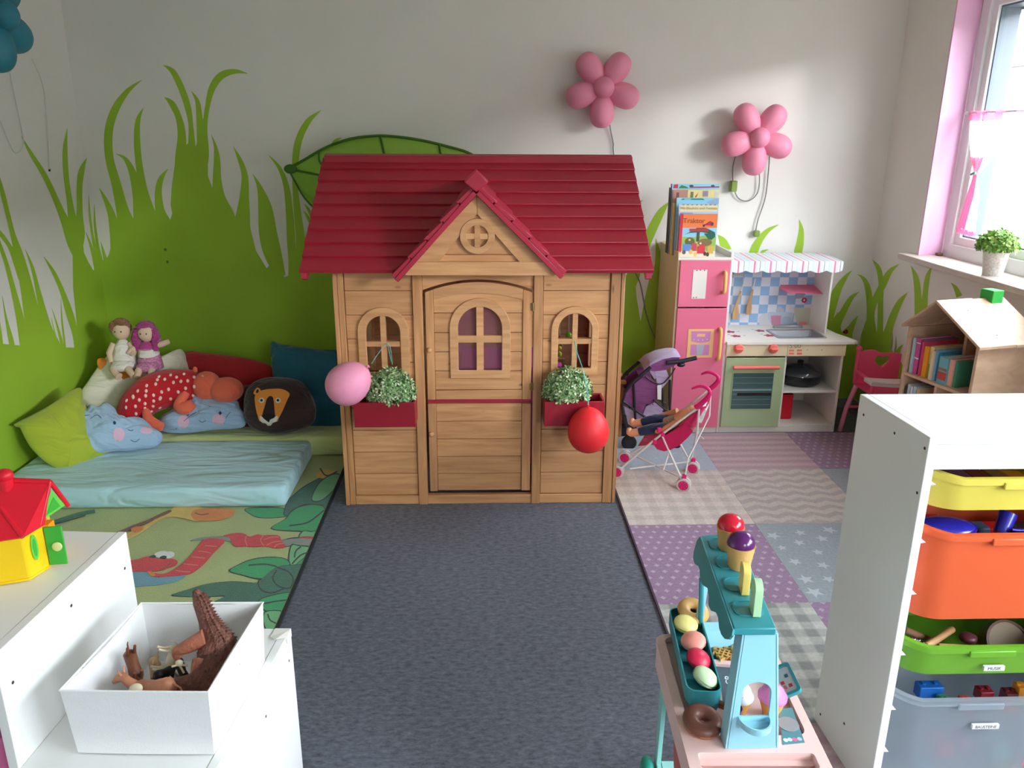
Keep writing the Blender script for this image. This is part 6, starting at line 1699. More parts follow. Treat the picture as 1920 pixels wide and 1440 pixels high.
y4 = 4.275; x0, x1 = P_(1261, 380, y4).x, P_(1347, 380, y4).x; z1 = P_(1300, 356, y4).z
book_st('yellow street scene picture book, fourth from the front on the fridge', x0, x1, y4, .014, bz, z1, (240, 218, 150), (170, 130, 110), [
    ('house_print', R4(0,.80,.32,1), (196,140,128)), ('window_print', R4(.07,.86,.13,.96), (120,90,84)), ('window_print', R4(.64,.90,.76,.985), (160,140,160)), ('figure_print', [(.48,.90),(.55,.96),(.52,.91),(.50,.88)], (196,60,40)), ('plant_print', R4(.38,.88,.44,.97), (120,130,80)), ('door_print', R4(.90,.86,.99,.98), (210,206,200))])
y5 = 4.31; x0, x1 = P_(1259, 360, y5).x, P_(1348, 360, y5).x; z1 = P_(1300, 345, y5).z
book_st('tallest picture book with cars, at the back on the fridge', x0, x1, y5, .016, bz, z1, (150, 212, 232), (70, 66, 86), [
    ('red_print', [(.03,.94),(.13,.94),(.13,.998),(.04,.99)], (214,50,80)), ('green_print', [(.14,.94),(.36,.94),(.30,.965),(.2,.985)], (50,140,90)), ('road_print', [(.36,.945),(1,.95),(1,.97),(.40,.962)], (176,60,110)), ('wheel_print', circ8(.41,.972,.045,.016), (40,70,90)), ('wheel_print', circ8(.86,.974,.04,.015), (40,70,90))])
y6 = 4.345; x0, x1 = P_(1255, 380, y6).x, P_(1330, 380, y6).x
book_st('slim dark-spined picture book hidden behind the others on the fridge', x0, x1-.02, y6, .02, bz, P_(1300, 352, y6).z, (110, 100, 100), (66, 58, 62), [])
# ---------------------------------------------------------------- doll strollers
def PV(px, py, a, b):
    """pixel on the upright plane through the floor points a, b"""
    d = Vector((b[0]-a[0], b[1]-a[1], 0)).normalized(); n = Vector((d.y, -d.x, 0))
    return PN(px, py, (a[0], a[1], 0), n)
WT = mat('stroller_white', (226, 222, 220), .35); MG_ = mat('stroller_magenta', (222, 26, 110), .4); MGF = cloth_mat('stroller_fabric', (206, 18, 90), .25, 10); TYR = mat('tyre_grey', (206, 198, 194), .6)
nA, nB = (.628, 3.574), (.921, 3.415); fA, fB = (.702, 3.751), (1.023, 3.61)
N1 = lambda x, y: PV(x, y, nA, nB)
F1 = lambda x, y: PV(x, y, fA, fB)
axd = (Vector((fA[0]-nA[0], fA[1]-nA[1], 0))).normalized()
st_ = thing('doll_stroller', 'pink and white doll stroller with a magenta seat, nearer of the two strollers', 'stroller', (.82, 3.59, 0))
st_['label'] = 'magenta doll stroller with white frame and hooked handles, holding a doll'
def wheel(c, r, par, hub, m1, m2):
    c = Vector(c); q = axd.to_track_quat('Z', 'Y').to_matrix().to_4x4()
    for off in (-.011, .011):
        M = Matrix.Translation(c+axd*off) @ q
        w = MB().lathe([(r*.72, -.007), (r*.93, -.007), (r, -.003), (r, .003), (r*.93, .007), (r*.72, .007), (r*.72, -.007)], 28, M).build('wheel', m2, par, smooth=50)
        MB().lathe([(0, -.006), (r*.74, -.006), (r*.74, .006), (0, .006)], 24, M).build('hub', m1, w, smooth=40)
        for k in range(6):
            a = k*PI/3
            MB().ell((r*.48*math.cos(a), r*.48*math.sin(a), 0), (r*.09, r*.09, .0075), 8, 5, M).build('rivet', mat('hub_pale', (235, 120, 170), .4), w)
    return c
rw = .033
wn_f = (nA[0]+.006, nA[1], rw); wn_r = (nB[0], nB[1], rw); wf_f = (fA[0], fA[1], rw); wf_r = (fB[0]-.01, fB[1]+.0, rw)
for c_ in (wn_f, wn_r, wf_f, wf_r): wheel(c_, rw, st_, MG_, MG_, TYR)
tb = lambda pts, r, nm='frame_tube', m_=WT, par=st_: MB().tube(pts, r, 10).build(nm, m_, par, smooth=60)
hn = N1(1311, 762); hf = F1(1333, 727)
tb([Vector(wn_f), N1(1228, 824), hn], .0055); tb([Vector(wf_f), F1(1184+20, 838), F1(1290, 762), hf], .0055)
tb([N1(1240, 813), Vector(wn_r)], .0055); tb([F1(1258, 800), Vector(wf_r)], .0050)
tb([hn, N1(1307, 811), F1(1296, 860), Vector(wf_r)], .0050); tb([hf, F1(1330, 780), N1(1290, 860), Vector(wn_r)], .0042)
tb([Vector(wn_f)+Vector((.06, 0, .012)), Vector(wf_r)+Vector((-.02, 0, .03))], .004); tb([Vector(wf_f)+Vector((.02, 0, .02)), Vector(wn_r)+Vector((0, .02, .02))], .004)
tb([Vector(wn_f)+Vector((.2, -.10, .045)), Vector(wf_f)+Vector((.2, -.08, .05))], .004)
for pts in ([N1(1304,764), N1(1315,757), N1(1327,745), N1(1331,735), N1(1325,727), N1(1312,724), N1(1297,729)], [F1(1329,731), F1(1340,722), F1(1347,713), F1(1345,705), F1(1335,699), F1(1325,698), F1(1315,702)]):
    MB().tube(smoothpts(pts, 4, False), taper(4*(len(pts)-1)+1, [.011, .012, .011, .008, .008, .007, .004]), 12).build('handle', MG_, st_, smooth=60)
for q in (N1(1243, 814), N1(1228, 828), hn, N1(1236, 806), F1(1262, 798), Vector(wn_r)+Vector((0, 0, .04)), Vector(wf_r)+Vector((0, 0, .04))):
    MB().box(q.x-.009, q.x+.009, q.y-.008, q.y+.008, q.z-.011, q.z+.011).build('joint', MG_, st_, bevel=.003)
# sling seat
prof_n = [N1(1196, 836), N1(1212, 841), N1(1226, 843), N1(1236, 846), N1(1252, 845), N1(1270, 837), N1(1290, 820), N1(1302, 806), N1(1310, 790), N1(1322, 768)]
side = [N1(1196, 836), N1(1225, 830), N1(1245, 818), N1(1256, 812), N1(1270, 802), N1(1283, 790), N1(1296, 779), N1(1304, 773), N1(1310, 768), N1(1322, 762)]
dv = Vector((fA[0]-nA[0], fA[1]-nA[1], 0)); 
V = []; F = []
n = len(prof_n)
for i in range(n):
    lo_, hi_ = prof_n[i], side[i]
    for k in range(9):
        t = k/8
        w = abs(2*t-1)**3
        p = lo_.lerp(hi_, w)+dv*(.04+.92*t)
        V.append(p)
for i in range(n-1):
    for k in range(8): F.append((i*9+k, i*9+k+1, (i+1)*9+k+1, (i+1)*9+k))
sl_ = MB().add(V, F).build('seat_sling', MGF, st_, smooth=80); md = sl_.modifiers.new('t', 'SOLIDIFY'); md.thickness = .004
# near side cloth flap
MB().prism([(0, 0), (1, 0), (1, 1)], 0, .001) 
fl_ = [N1(1225,832), N1(1232,842), N1(1245,846), N1(1258,843), N1(1275,834), N1(1290,820), N1(1300,808), N1(1285,795), N1(1262,808), N1(1243,818)]
V = [p-axd*.003 for p in fl_]; V.append(sum(V, Vector())/len(V)); m_n = len(fl_)
MB().add(V, [(i, (i+1) % m_n, m_n) for i in range(m_n)]).build('side_flap', MGF, st_)
wc = [N1(1298, 780)+dv*.15, N1(1316, 764)+dv*.15, N1(1322, 775)+dv*.2, N1(1312, 800)+dv*.25, N1(1302, 795)+dv*.2]
wcl = MB().add(wc+[p+dv*.5 for p in wc], [(0,1,2,3,4), (9,8,7,6,5)]+[(i, (i+1) % 5, 5+(i+1) % 5, 5+i) for i in range(5)]).build('white_cloth', cloth_mat('white_muslin', (232, 228, 226), .4, 14), st_)
MB().tube(smoothpts([N1(1309, 800)-axd*.01, N1(1311, 812)-axd*.012, N1(1316, 818)-axd*.01, N1(1321, 822)-axd*.01], 4, False), .0015, 5).tube(smoothpts([N1(1309, 800)-axd*.01, N1(1307, 812)-axd*.012, N1(1312, 809)-axd*.01, N1(1314, 815)-axd*.01], 4, False), .0015, 5).build('ribbon', WT, st_)
# doll lying in it
dl = thing('doll', 'doll in navy trousers lying in the magenta stroller, bare feet forward', 'doll', N1(1250, 805)+dv*.4)
SK = mat('doll_vinyl', (222, 160, 124), .45); NV = cloth_mat('doll_jeans', (34, 42, 84), .3, 20); GT = mat('doll_shirt', (150, 128, 122), .9, var=.35, vscale=160)
off1, off2 = dv*.22, dv*.55
def TB(pts, rs, nm, m_, par=dl): return MB().tube(smoothpts(pts, 3, False), taper(3*(len(pts)-1)+1, rs), 12).build(nm, m_, par, smooth=70)
TB([N1(1268,800)+dv*.38, N1(1255,804)+dv*.38, N1(1242,806)+dv*.38], [.036, .040, .034], 'shirt', GT)
TB([N1(1294,783)+dv*.38, N1(1280,791)+dv*.38, N1(1268,799)+dv*.38], [.030, .040, .036], 'body', SK)
for o_, yy in ((off1, 0), (off2, -10)):
    TB([N1(1244,808+yy*.6)+o_, N1(1220,810+yy)+o_, N1(1196,815+yy)+o_], [.028, .026, .021], 'trouser_leg', NV)
    TB([N1(1196,815+yy)+o_, N1(1184,817+yy)+o_, N1(1177,816+yy)+o_, N1(1176,808+yy)+o_], [.019, .019, .018, .010], 'foot', SK)
TB([N1(1268,795)+dv*.16, N1(1250,805)+dv*.12, N1(1236,812)+dv*.12, N1(1229,811)+dv*.14], [.017, .015, .013, .014], 'arm', SK)
TB([N1(1262,786)+dv*.62, N1(1244,792)+dv*.66, N1(1228,796)+dv*.66], [.016, .014, .012], 'arm', SK)
MB().ell(N1(1294, 786)+dv*.45, (.040, .040, .038), 20, 12).build('head', SK, dl, smooth=80)
MB().ell(N1(1299, 788)+dv*.50, (.038, .042, .038), 20, 12).build('hair', mat('doll_hair', (206, 188, 170), .9), dl, smooth=80)

# purple stroller behind
DKF = mat('stroller_dark', (38, 32, 44), .45); PF = cloth_mat('stroller_purple', (128, 66, 118), .3, 10); LF = cloth_mat('stroller_lilac', (178, 158, 190), .3, 10)
ps = thing('doll_pushchair', 'purple doll pushchair with a dark frame and hood, behind the magenta stroller', 'stroller', (.86, 4.0, 0))
Yn, Yf = 3.93, 4.11
a1, b1 = (.6, Yn), (1.2, Yn)
Q = lambda x, y, o=0: P(x, y, y=Yn)+Vector((0, o*(Yf-Yn), 0))
for o in (0, 1):
    MB().tube([Q(1172,735,o), Q(1185,718,o), Q(1206,700,o), Q(1220,688,o)], .009, 10).build('frame_tube', DKF, ps, smooth=60)
    MB().tube([Q(1188,720,o), Q(1190,760,o), Q(1192,802,o)], .0065, 10).build('frame_tube', DKF, ps, smooth=60)
    MB().tube([Q(1168,752,o), Q(1190,768,o), Q(1224,792,o)], .0065, 10).build('frame_tube', DKF, ps, smooth=60)
    MB().tube([Q(1256,712,o), Q(1255,745,o), Q(1256,775,o)], .0065, 10).build('frame_tube', DKF, ps, smooth=60)
    MB().tube([Q(1225,750,o), Q(1250,770,o), Q(1262,778,o)], .005, 10).build('frame_tube', DKF, ps, smooth=60)
    MB().tube([Q(1172,735,o), Q(1166,760,o), Q(1170,790,o), Q(1178,812,o)], .007, 10).build('frame_tube', DKF, ps, smooth=60)
    MB().tube([Q(1256,775,o), Q(1262,800,o), Q(1266,820,o)], .006, 10).build('frame_tube', DKF, ps, smooth=60)
    for px, rr_ in ((1180, .040), (1266, .036)):
        c_ = Vector((P(px, 820, y=Yn).x, Yn+(Yf-Yn)*o, rr_))
        M = Matrix.Translation(c_) @ Matrix.Rotation(PI/2, 4, 'X')
        w = MB().lathe([(rr_*.5,-.010),(rr_*.9,-.010),(rr_,-.005),(rr_,.005),(rr_*.9,.010),(rr_*.5,.010),(rr_*.5,-.01)], 28, M).build('wheel', mat('tyre_black', (30, 28, 30), .7), ps, smooth=50)
        MB().lathe([(0,-.008),(rr_*.52,-.008),(rr_*.52,.008),(0,.008)], 20, M).build('hub', DKF, w, smooth=40)
MB().tube([Q(1250,680,0), Q(1280,677,0), Q(1306,671,0)], [.012, .0115, .011], 12).build('handle', DKF, ps, smooth=60)
MB().tube([Q(1252,681,0), Q(1253,681,.5), Q(1252,681,1)], .007, 12).build('crossbar', DKF, ps, smooth=60)
MB().ell(Q(1277,684,0), (.022, .014, .012), 14, 8).build('handle_joint', DKF, ps, smooth=60)
def sheet(name, top, bot, m_, o0=0.03, o1=.97, bulge=0.0, thick=.004, par=ps):
    V = []; n = len(top); K = 8
    for i in range(n):
        for k in range(K+1):
            t = k/K; V.append(Q(*top[i], o0+(o1-o0)*t)+Vector((0, 0, bulge*math.sin(PI*t))))
    F = [(i*(K+1)+k, i*(K+1)+k+1, (i+1)*(K+1)+k+1, (i+1)*(K+1)+k) for i in range(n-1) for k in range(K)]
    o = MB().add(V, F).build(name, m_, par, smooth=80); md = o.modifiers.new('t', 'SOLIDIFY'); md.thickness = thick
    return o
def flank(name, pts, m_, o):
    V = [Q(a, b, o) for a, b in pts]; c_ = sum(V, Vector())/len(V); n = len(V)
    ob = MB().add(V+[c_], [(i, (i+1) % n, n) for i in range(n)]).build(name, m_, ps); md = ob.modifiers.new('t', 'SOLIDIFY'); md.thickness = .004
    return ob
sheet('hood', [(1208,694),(1222,682),(1242,673),(1262,669),(1276,669)], None, LF, 0, 1, .012)
for o in (.02, .98):
    flank('hood_side', [(1208,694),(1222,682),(1242,673),(1262,669),(1276,669),(1268,684),(1250,694),(1228,697)], PF, o)
    flank('seat_side', [(1172,735),(1200,712),(1212,704),(1232,718),(1236,745),(1226,756),(1212,762),(1205,782),(1190,770),(1170,755)], PF, o)
    flank('footrest_side', [(1170,762),(1192,772),(1205,782),(1212,758),(1228,762),(1246,775),(1258,790),(1230,800),(1196,806),(1178,796)], LF, o)
    flank('inner_side', [(1228,697),(1250,694),(1256,712),(1240,730),(1232,718)], LF, o)
MB().tube(smoothpts([Q(1210,706,0), Q(1224,716,0), Q(1240,720,0), Q(1254,708,0), Q(1266,690,0)], 4, False), .0035, 8).build('hood_edge', DKF, ps, smooth=60)
sheet('seat_back', [(1206,712),(1216,740),(1226,760)], None, PF)
sheet('seat', [(1176,740),(1190,760),(1212,772),(1232,778)], None, PF)
q0 = Q(1236,722,-.05); MB().hexa([q0+Vector((-.006,0,-.075)), q0+Vector((.014,0,-.078)), q0+Vector((.014,.003,-.078)), q0+Vector((-.006,.003,-.075))], [q0+Vector((-.012,0,0)), q0+Vector((.010,0,.004)), q0+Vector((.010,.003,.004)), q0+Vector((-.012,.003,0))]).build('care_label', mat('label_white', (232, 232, 232), .6), ps)
# wooden board corner peeping out by the playhouse
t = thing('wooden_stool', 'small pale wooden stool, its seat corner showing behind the right of the playhouse', 'stool', (.64, 4.16, 0))
q = P(1174, 712, y=4.10)
MB().box(hx1+.012, q.x, 4.08, 4.28, q.z-.022, q.z).build('seat', PINET, t, bevel=.006)
for x in (hx1+.02, q.x-.035):
    for y in (4.09, 4.25): MB().box(x, x+.022, y, y+.022, 0, q.z-.022).build('leg', PINEV, t)

# ---------------------------------------------------------------- doll high chair
hcx = thing('doll_high_chair', 'pink doll high chair with a heart cut-out and a pale tray, beside the toy kitchen', 'chair', (2.03, 4.02, 0))
HP = mat('highchair_pink', (232, 84, 122), .4); HPL = mat('highchair_pale', (232, 142, 168), .4); HT = mat('highchair_tray', (226, 212, 206), .4)
by = 4.14
bpt = lambda a, b: (P(a, b, y=by).x, P(a, b, y=by).z)
top = smoothpts([Vector((*bpt(a, b), 0)) for a, b in ((1612,660),(1625,657),(1640,656),(1652,661),(1665,662),(1680,661),(1691,664))], 4, False)
zlow = bpt(1650, 722)[1]; xl_, xr_ = bpt(1610, 680)[0], bpt(1690, 680)[0]+.03
hx_c, hz_c = bpt(1653, 676); hr = .040
heart = []
for i in range(24):
    a = 2*PI*i/24
    heart.append((hx_c+hr*.0625*16*math.sin(a)**3*1.05, hz_c+hr*.0625*(13*math.cos(a)-5*math.cos(2*a)-2*math.cos(3*a)-math.cos(4*a))))
outer = [(p.x, p.y) for p in top]+[(xr_, zlow), (xl_, zlow)]
tri = tessellate_polygon([[Vector((p[0], p[1], 0)) for p in outer], [Vector((p[0], p[1], 0)) for p in heart]])
allp = outer+heart; n = len(allp)
V = [(p[0], by-.007, p[1]) for p in allp]+[(p[0], by+.007, p[1]) for p in allp]
F = [tuple(t) for t in tri]+[tuple(n+i for i in reversed(t)) for t in tri]
no = len(outer)
F += [(i, (i+1) % no, n+(i+1) % no, n+i) for i in range(no)]+[(no+i, no+(i+1) % 24, n+no+(i+1) % 24, n+no+i) for i in range(24)]
MB().add(V, F).build('backrest', HP, hcx)
for x in (xl_-.008, xr_+.008):
    zt3 = bpt(1605, 655)[1]
    MB().tube([(x, by, .30), (x, by, zt3-.005)], .012, 12).ell((x, by, zt3+.004), (.017, .017, .016), 14, 9).build('back_post', HP, hcx, smooth=60)
sz = .30
MB().box(xl_-.01, xr_+.01, 3.93, by+.01, sz-.012, sz).build('seat', HP, hcx, bevel=.004)
MB().prism([(xl_-.02, 3.90), (xr_+.02, 3.90), (xr_+.02, 3.915), (xl_-.02, 3.915)], sz-.05, sz, 'z').build('front_rail', HP, hcx)
ty0 = 3.88; tz3 = P(1600, 722, y=ty0).z
arc = [(xl_-.035+(xr_-xl_+.07)*i/16, ty0+.02-.035*math.sin(PI*i/16)) for i in range(17)]
tr_ = MB().prism([(a, b) for a, b in arc]+[(a, b+.085-.0*abs(i-8)) for i, (a, b) in reversed(list(enumerate(arc)))], tz3-.012, tz3+.010, 'z').build('tray', HT, hcx, bevel=.004)
MB().tube([(a, b, tz3+.010) for a, b in arc], .008, 8).build('tray_rim', HT, tr_, smooth=60)
for x in (xl_-.012, xr_+.012):
    MB().tube([(x, by, tz3), (x, ty0+.07, tz3-.003)], .010, 10).build('armrest', HP, hcx, smooth=60)
    MB().tube([(x, 3.93, sz), (x, 3.93, tz3-.004)], .008, 10).build('arm_post', HP, hcx, smooth=60)
for sx, x in ((-1, xl_), (1, xr_)):
    MB().tube([(x, 3.94, sz-.008), (x+sx*.03, 3.92, .14), (x+sx*.045, 3.91, 0.0)], [.013, .0125, .013], 12).build('leg', HPL, hcx, smooth=60)
    MB().tube([(x, by-.01, sz-.008), (x+sx*.02, by+.03, .14), (x+sx*.03, by+.05, 0.0)], [.013, .0125, .013], 12).build('leg', HPL, hcx, smooth=60)
MB().tube([(xl_-.028, 3.915, .15), (xr_+.028, 3.915, .15)], .008, 8).build('stretcher', HP, hcx, smooth=60)
MB().tube([(xl_-.02, by+.03, .15), (xr_+.02, by+.03, .15)], .008, 8).build('stretcher', HP, hcx, smooth=60)
# ladybird sticker on the wall
lb = P(1586, 622, y=YB-.004)
t = thing('ladybird_decoration', 'tiny red ladybird on the green wall right of the toy kitchen', 'decoration', lb)
MB().ell(lb, (.014, .008, .014), 14, 8).build('body', mat('ladybird_red', (150, 30, 30), .4), t, smooth=60)
MB().ell(lb+Vector((-.012, -.001, -.002)), (.006, .005, .006), 8, 6).build('head', BKP, t, smooth=60)

# ---------------------------------------------------------------- house-shaped bookcase at the right wall
ab = math.radians(14.9)
D3 = Vector((1.855, 2.845, 0)); 
bcs = thing('bookcase', 'house-shaped wooden bookcase with a sloping roof against the right wall', 'bookcase', D3, 0)
ud = Vector((math.sin(-.257), math.cos(.257), 0)).normalized()     # along the open front, away from camera
dd3 = Vector((ud.y, -ud.x, 0))                                        # into the wall
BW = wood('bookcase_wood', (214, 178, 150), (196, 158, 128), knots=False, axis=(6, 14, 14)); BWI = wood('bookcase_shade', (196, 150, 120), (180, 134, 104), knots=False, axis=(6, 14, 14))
Wd, Dp, zE, zR = .385, .30, .845, .978
Mb3 = Matrix((ud, dd3, Vector((0, 0, 1)))).transposed().to_4x4(); Mb3.translation = D3
WM[bcs] = Matrix.Translation(D3)
def bb(nm, m_, x0, x1, y0, y1, z0, z1, bev=.0015, par=None): return MB().box(x0, x1, y0, y1, z0, z1, M=Mb3).build(nm, m_, par or bcs, bevel=bev)
bb('side_panel', BW, .012, .026, 0, Dp, 0, zE-.006); bb('side_panel', BW, Wd-.026, Wd-.012, 0, Dp, 0, zE-.006)
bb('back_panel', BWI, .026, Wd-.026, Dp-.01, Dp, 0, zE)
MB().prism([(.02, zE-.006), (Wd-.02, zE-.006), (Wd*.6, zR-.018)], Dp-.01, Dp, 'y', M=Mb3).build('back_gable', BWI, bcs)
shz = .645
bb('shelf', BW, .026, Wd-.026, 0, Dp-.01, shz-.012, shz); bb('shelf', BW, .026, Wd-.026, 0, Dp-.01, .33, .342); bb('shelf', BW, .026, Wd-.026, 0, Dp-.01, .03, .042)
bb('divider', BW, Wd*.5-.006, Wd*.5+.006, .01, Dp-.01, .342, shz-.012)
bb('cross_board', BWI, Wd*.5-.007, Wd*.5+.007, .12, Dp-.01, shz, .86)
for sgn in (0, 1):
    e0 = -.008 if sgn == 0 else Wd+.008
    pr_ = [(e0, zE-.012), (Wd*.6, zR-.012), (Wd*.6, zR), (e0, zE)]
    MB().prism(pr_, -.02, Dp*.52, 'y', M=Mb3).build('roof_panel', BW, bcs, bevel=.0015)
    MB().prism([(a, b-.003) for a, b in pr_], Dp*.52+.001, Dp+.015, 'y', M=Mb3).build('roof_panel', BW, bcs, bevel=.0015)
for a, b in ((.22, .06), (.78, .10)):
    xx_ = -.008+(Wd/2+.008)*(1-a); zz_ = zE+(zR-zE)*(1-a)
    MB().ell(Mb3 @ Vector((xx_, b, zz_+.0008)), (.003, .003, .0015), 8, 5).build('screw', mat('screw_dark', (80, 66, 60), .5), bcs)
gb = thing('green_block', 'small green cardboard block on the ridge of the bookcase', 'block', Mb3 @ Vector((Wd/2, Dp-.03, zR)))
g0 = Mb3 @ Vector((Wd/2-.02, Dp-.03, zR+.0))
MB().box(Wd*.6-.032, Wd*.6+.030, Dp-.075, Dp-.02, zR-.03, zR+.030, M=Mb3).build('block', mat('block_green', (40, 160, 62), .6), gb, bevel=.003)
# books on the shelf
def book3(i, x, w_, h_, dpt, col, lab, group='books in the house-shaped bookcase', zb=shz+.0005, lean=0, front=.012, prints=()):
    c_ = Mb3 @ Vector((x+w_/2, front+dpt/2, zb))
    t = thing('book', lab, 'book', c_, 0, group)
    M = Mb3 @ Matrix.Translation((x, front, zb)) @ Matrix.Rotation(lean, 4, 'Y')
    cv = mat('bk_%d_%d_%d' % col, col, .45)
    MB().box(0, .0015, 0, dpt, 0, h_, M=M).build('cover', cv, t); MB().box(w_-.0015, w_, 0, dpt, 0, h_, M=M).build('cover', cv, t)
    MB().box(0, w_, -.001, .0015, 0, h_, M=M).build('spine', cv, t)
    MB().box(.0016, w_-.0016, .002, dpt-.003, .002, h_-.003, M=M).build('pages', PG, t)
    for (z0, z1, c2) in prints: MB().box(.001, w_-.001, -.0016, -.0009, h_*z0, h_*z1, M=M).build('spine_print', mat('bk_%d_%d_%d' % c2, c2, .45), t)
    return t
bks = [(.012, .150, (176,196,206), 'pale grey-blue book, furthest back on the top shelf of the bookcase'), (.024, .152, (206,84,150), 'magenta book with white marks second from the far end of the top shelf'), (.010, .148, (96,128,186), 'blue book right of the magenta one on the top shelf'),
       (.010, .146, (206,70,100), 'thin crimson book on the top shelf of the bookcase'), (.022, .128, (240,160,40), 'orange book on the top shelf of the bookcase'), (.020, .132, (226,200,150), 'cream book with a green lower half on the top shelf'), (.014, .122, (232,206,176), 'pale peach book right of the cream one on the top shelf'),
       (.012, .128, (120,168,200), 'light blue book in the middle of the top shelf'), (.014, .118, (30,130,160), 'dark teal book left of the big turquoise one'), (.045, .110, (110,176,190), 'thick turquoise picture book on the top shelf'), (.020, .108, (232,170,150), 'salmon book near the camera end of the top shelf'), (.013, .106, (70,140,110), 'dark green book nearest the camera on the top shelf')]
x = Wd-.034
for i, (w_, h_, col, lab) in enumerate(bks):
    x -= w_+.0015
    if x < .028: break
    book3(i, x, w_, h_, .17, col, lab, lean=0, front=.014+.006*(i % 3), prints=[(.42,.46,(235,235,235)), (.85,.88,(235,235,235))] if i == 1 else ([(0.0,.45,(150,176,60))] if i == 5 else ([(.15,.45,(190,70,70)), (.5,.6,(150,120,110))] if i == 9 else ())))
x = Wd-.032
lows = [(.010,.24,(60,60,70)), (.014,.255,(190,196,204)), (.012,.25,(214,216,220)), (.016,.255,(170,190,196)), (.016,.25,(200,170,130))]
lowlab = ['dark thin book at the far end of the lower shelf', 'silver-grey book on the lower shelf, second from the far end', 'whitish book on the lower shelf, third from the far end', 'grey-blue book on the lower shelf by the divider', 'tan book against the divider on the lower shelf']
for i, (w_, h_, col) in enumerate(lows):
    x -= w_+.003; book3(i, x, w_, h_, .17, col, lowlab[i], zb=.3425)
# ---------------------------------------------------------------- curtain, rod, pot plant at the window
SHP = sheer('curtain_pink', (240, 120, 160), .2); SHW = sheer('curtain_white', (250, 236, 240), .55)
xc = XR+.105
cu = thing('cafe_curtain', 'pink and white half curtain tied back on a thin rod at the window', 'curtain', (xc, 3.6, 1.7))
MB().tube([(xc, 4.075, 1.705), (xc, 2.40, 1.705)], .004, 8).ell((xc, 4.082, 1.705), (.007, .012, .007), 10, 6).build('rod', WHITEPL, cu, smooth=60)
def strip(name, ys, zs, m_, amp=.010, fr=55, par=cu):
    """cloth between curves: list of (y_left,y_right,z) rows"""
    V = []; K = 40; n = len(zs)
    for i in range(n):
        for k in range(K+1):
            t = k/K; y = ys[i][0]+(ys[i][1]-ys[i][0])*t
            V.append((xc-.006+amp*math.sin(k*1.7+i*.4)*min(1, abs(ys[i][1]-ys[i][0])*8), y, zs[i]+.003*math.sin(k*2.1)))
    F = [(i*(K+1)+k, i*(K+1)+k+1, (i+1)*(K+1)+k+1, (i+1)*(K+1)+k) for i in range(n-1) for k in range(K)]
    return MB().add(V, F).build(name, m_, par, smooth=80)
strip('valance', [(4.05, 2.45), (4.05, 2.45), (4.05, 2.45)], [1.712, 1.695, 1.668], SHP, .012)
for (yl, yr_, yt) in ((4.04, 3.62, 3.905), (3.45, 2.5, 3.30)):
    strip('drape_white', [(yl, yr_), (yl-.02, yr_+.05), (yt+.06, yt-.12), (yt+.02, yt-.03)], [1.668, 1.60, 1.50, 1.425], SHW, .008)
    strip('drape_pink', [(yt+.075, yt-.05), (yt+.03, yt-.03), (yt+.012, yt-.012)], [1.50, 1.455, 1.425], SHP, .006)
    strip('drape_pink', [(yt+.012, yt-.012), (yt+.04, yt-.02), (yt+.075, yt+.01)], [1.42, 1.33, 1.16], SHP, .008)
    strip('drape_white', [(yt-.008, yt-.012), (yt-.015, yt-.06), (yt+.01, yt-.08)], [1.42, 1.33, 1.15], SHW, .008)
    strip('hem', [(yt+.08, yt-.08), (yt+.082, yt-.082)], [1.158, 1.135], SHP, .008)
    MB().tube([(xc-.016, yt+.016, 1.42), (xc-.02, yt, 1.425), (xc-.016, yt-.016, 1.43)], .006, 8).build('tie', mat('teal_ribbon', (110, 185, 170), .5), cu, smooth=60)
pc_ = Vector((XR+.01, 3.50, 1.0045))
pp_ = thing('potted_plant', 'small green plant in a speckled white pot on the window sill', 'plant', pc_)
MB().lathe([(0, 0), (.040, 0), (.052, .098), (.054, .10), (.054, .106), (.048, .106), (.046, .09), (0, .088)], 32, Matrix.Translation(pc_)).build('pot', mat('pot_speckled', (222, 218, 214), .6, var=.22, vscale=120), pp_, smooth=40)
foliage(pc_+Vector((0, 0, .130)), (.078, .078, .065), 500, .018, 21, LEAF2, pp_)
MB().tube([pc_+Vector((0, 0, .08)), pc_+Vector((.01, 0, .14))], .006, 6).tube([pc_+Vector((.01, 0, .08)), pc_+Vector((-.02, .02, .14))], .004, 6).build('stems', mat('stem_green', (70, 96, 50), .7), pp_)
t = thing('window_stop', 'small brown wedge on the sill at the foot of the pink reveal', 'wedge', (XR+.09, 4.08, 1.0045))
MB().box(XR+.075, XR+.105, 4.075, 4.10, 1.0045, 1.02).build('wedge', mat('wedge_brown', (110, 80, 60), .6), t, bevel=.003)
# bare trees outside
def bare_tree(label, x, y, seed):
    rr = random.Random(seed); t = thing('bare_tree', label, 'tree', (x, y, -.3), 0, 'bare trees outside the window')
    mb = MB()
    def grow(p, d, L_, r, n):
        q = p+d*L_; mb.tube([p, p.lerp(q, .5)+Vector((rr.uniform(-.05, .05),)*3)*L_, q], [r, r*.85, r*.7], 6)
        if n == 0: return
        for _ in range(3):
            e = (d+Vector((rr.uniform(-.7, .7), rr.uniform(-.7, .7), rr.uniform(-.2, .6)))).normalized()
            grow(q, e, L_*.68, r*.62, n-1)
    grow(Vector((x, y, -.3)), Vector((0, 0, 1)), 1.6, .09, 5)
    mb.build('branches', mat('bark', (132, 126, 116), .9), t, fix=False)
bare_tree('bare leafless tree far outside the window', 8.5, 10.2, 5)
struct('ground', MB().box(XR+T+.01, 60, -40, 60, -.5, -.3).box(-40, XR+T+.01, -40, YF-T-.01, -.5, -.3), mat('ground_outside', (104, 108, 92), .9))
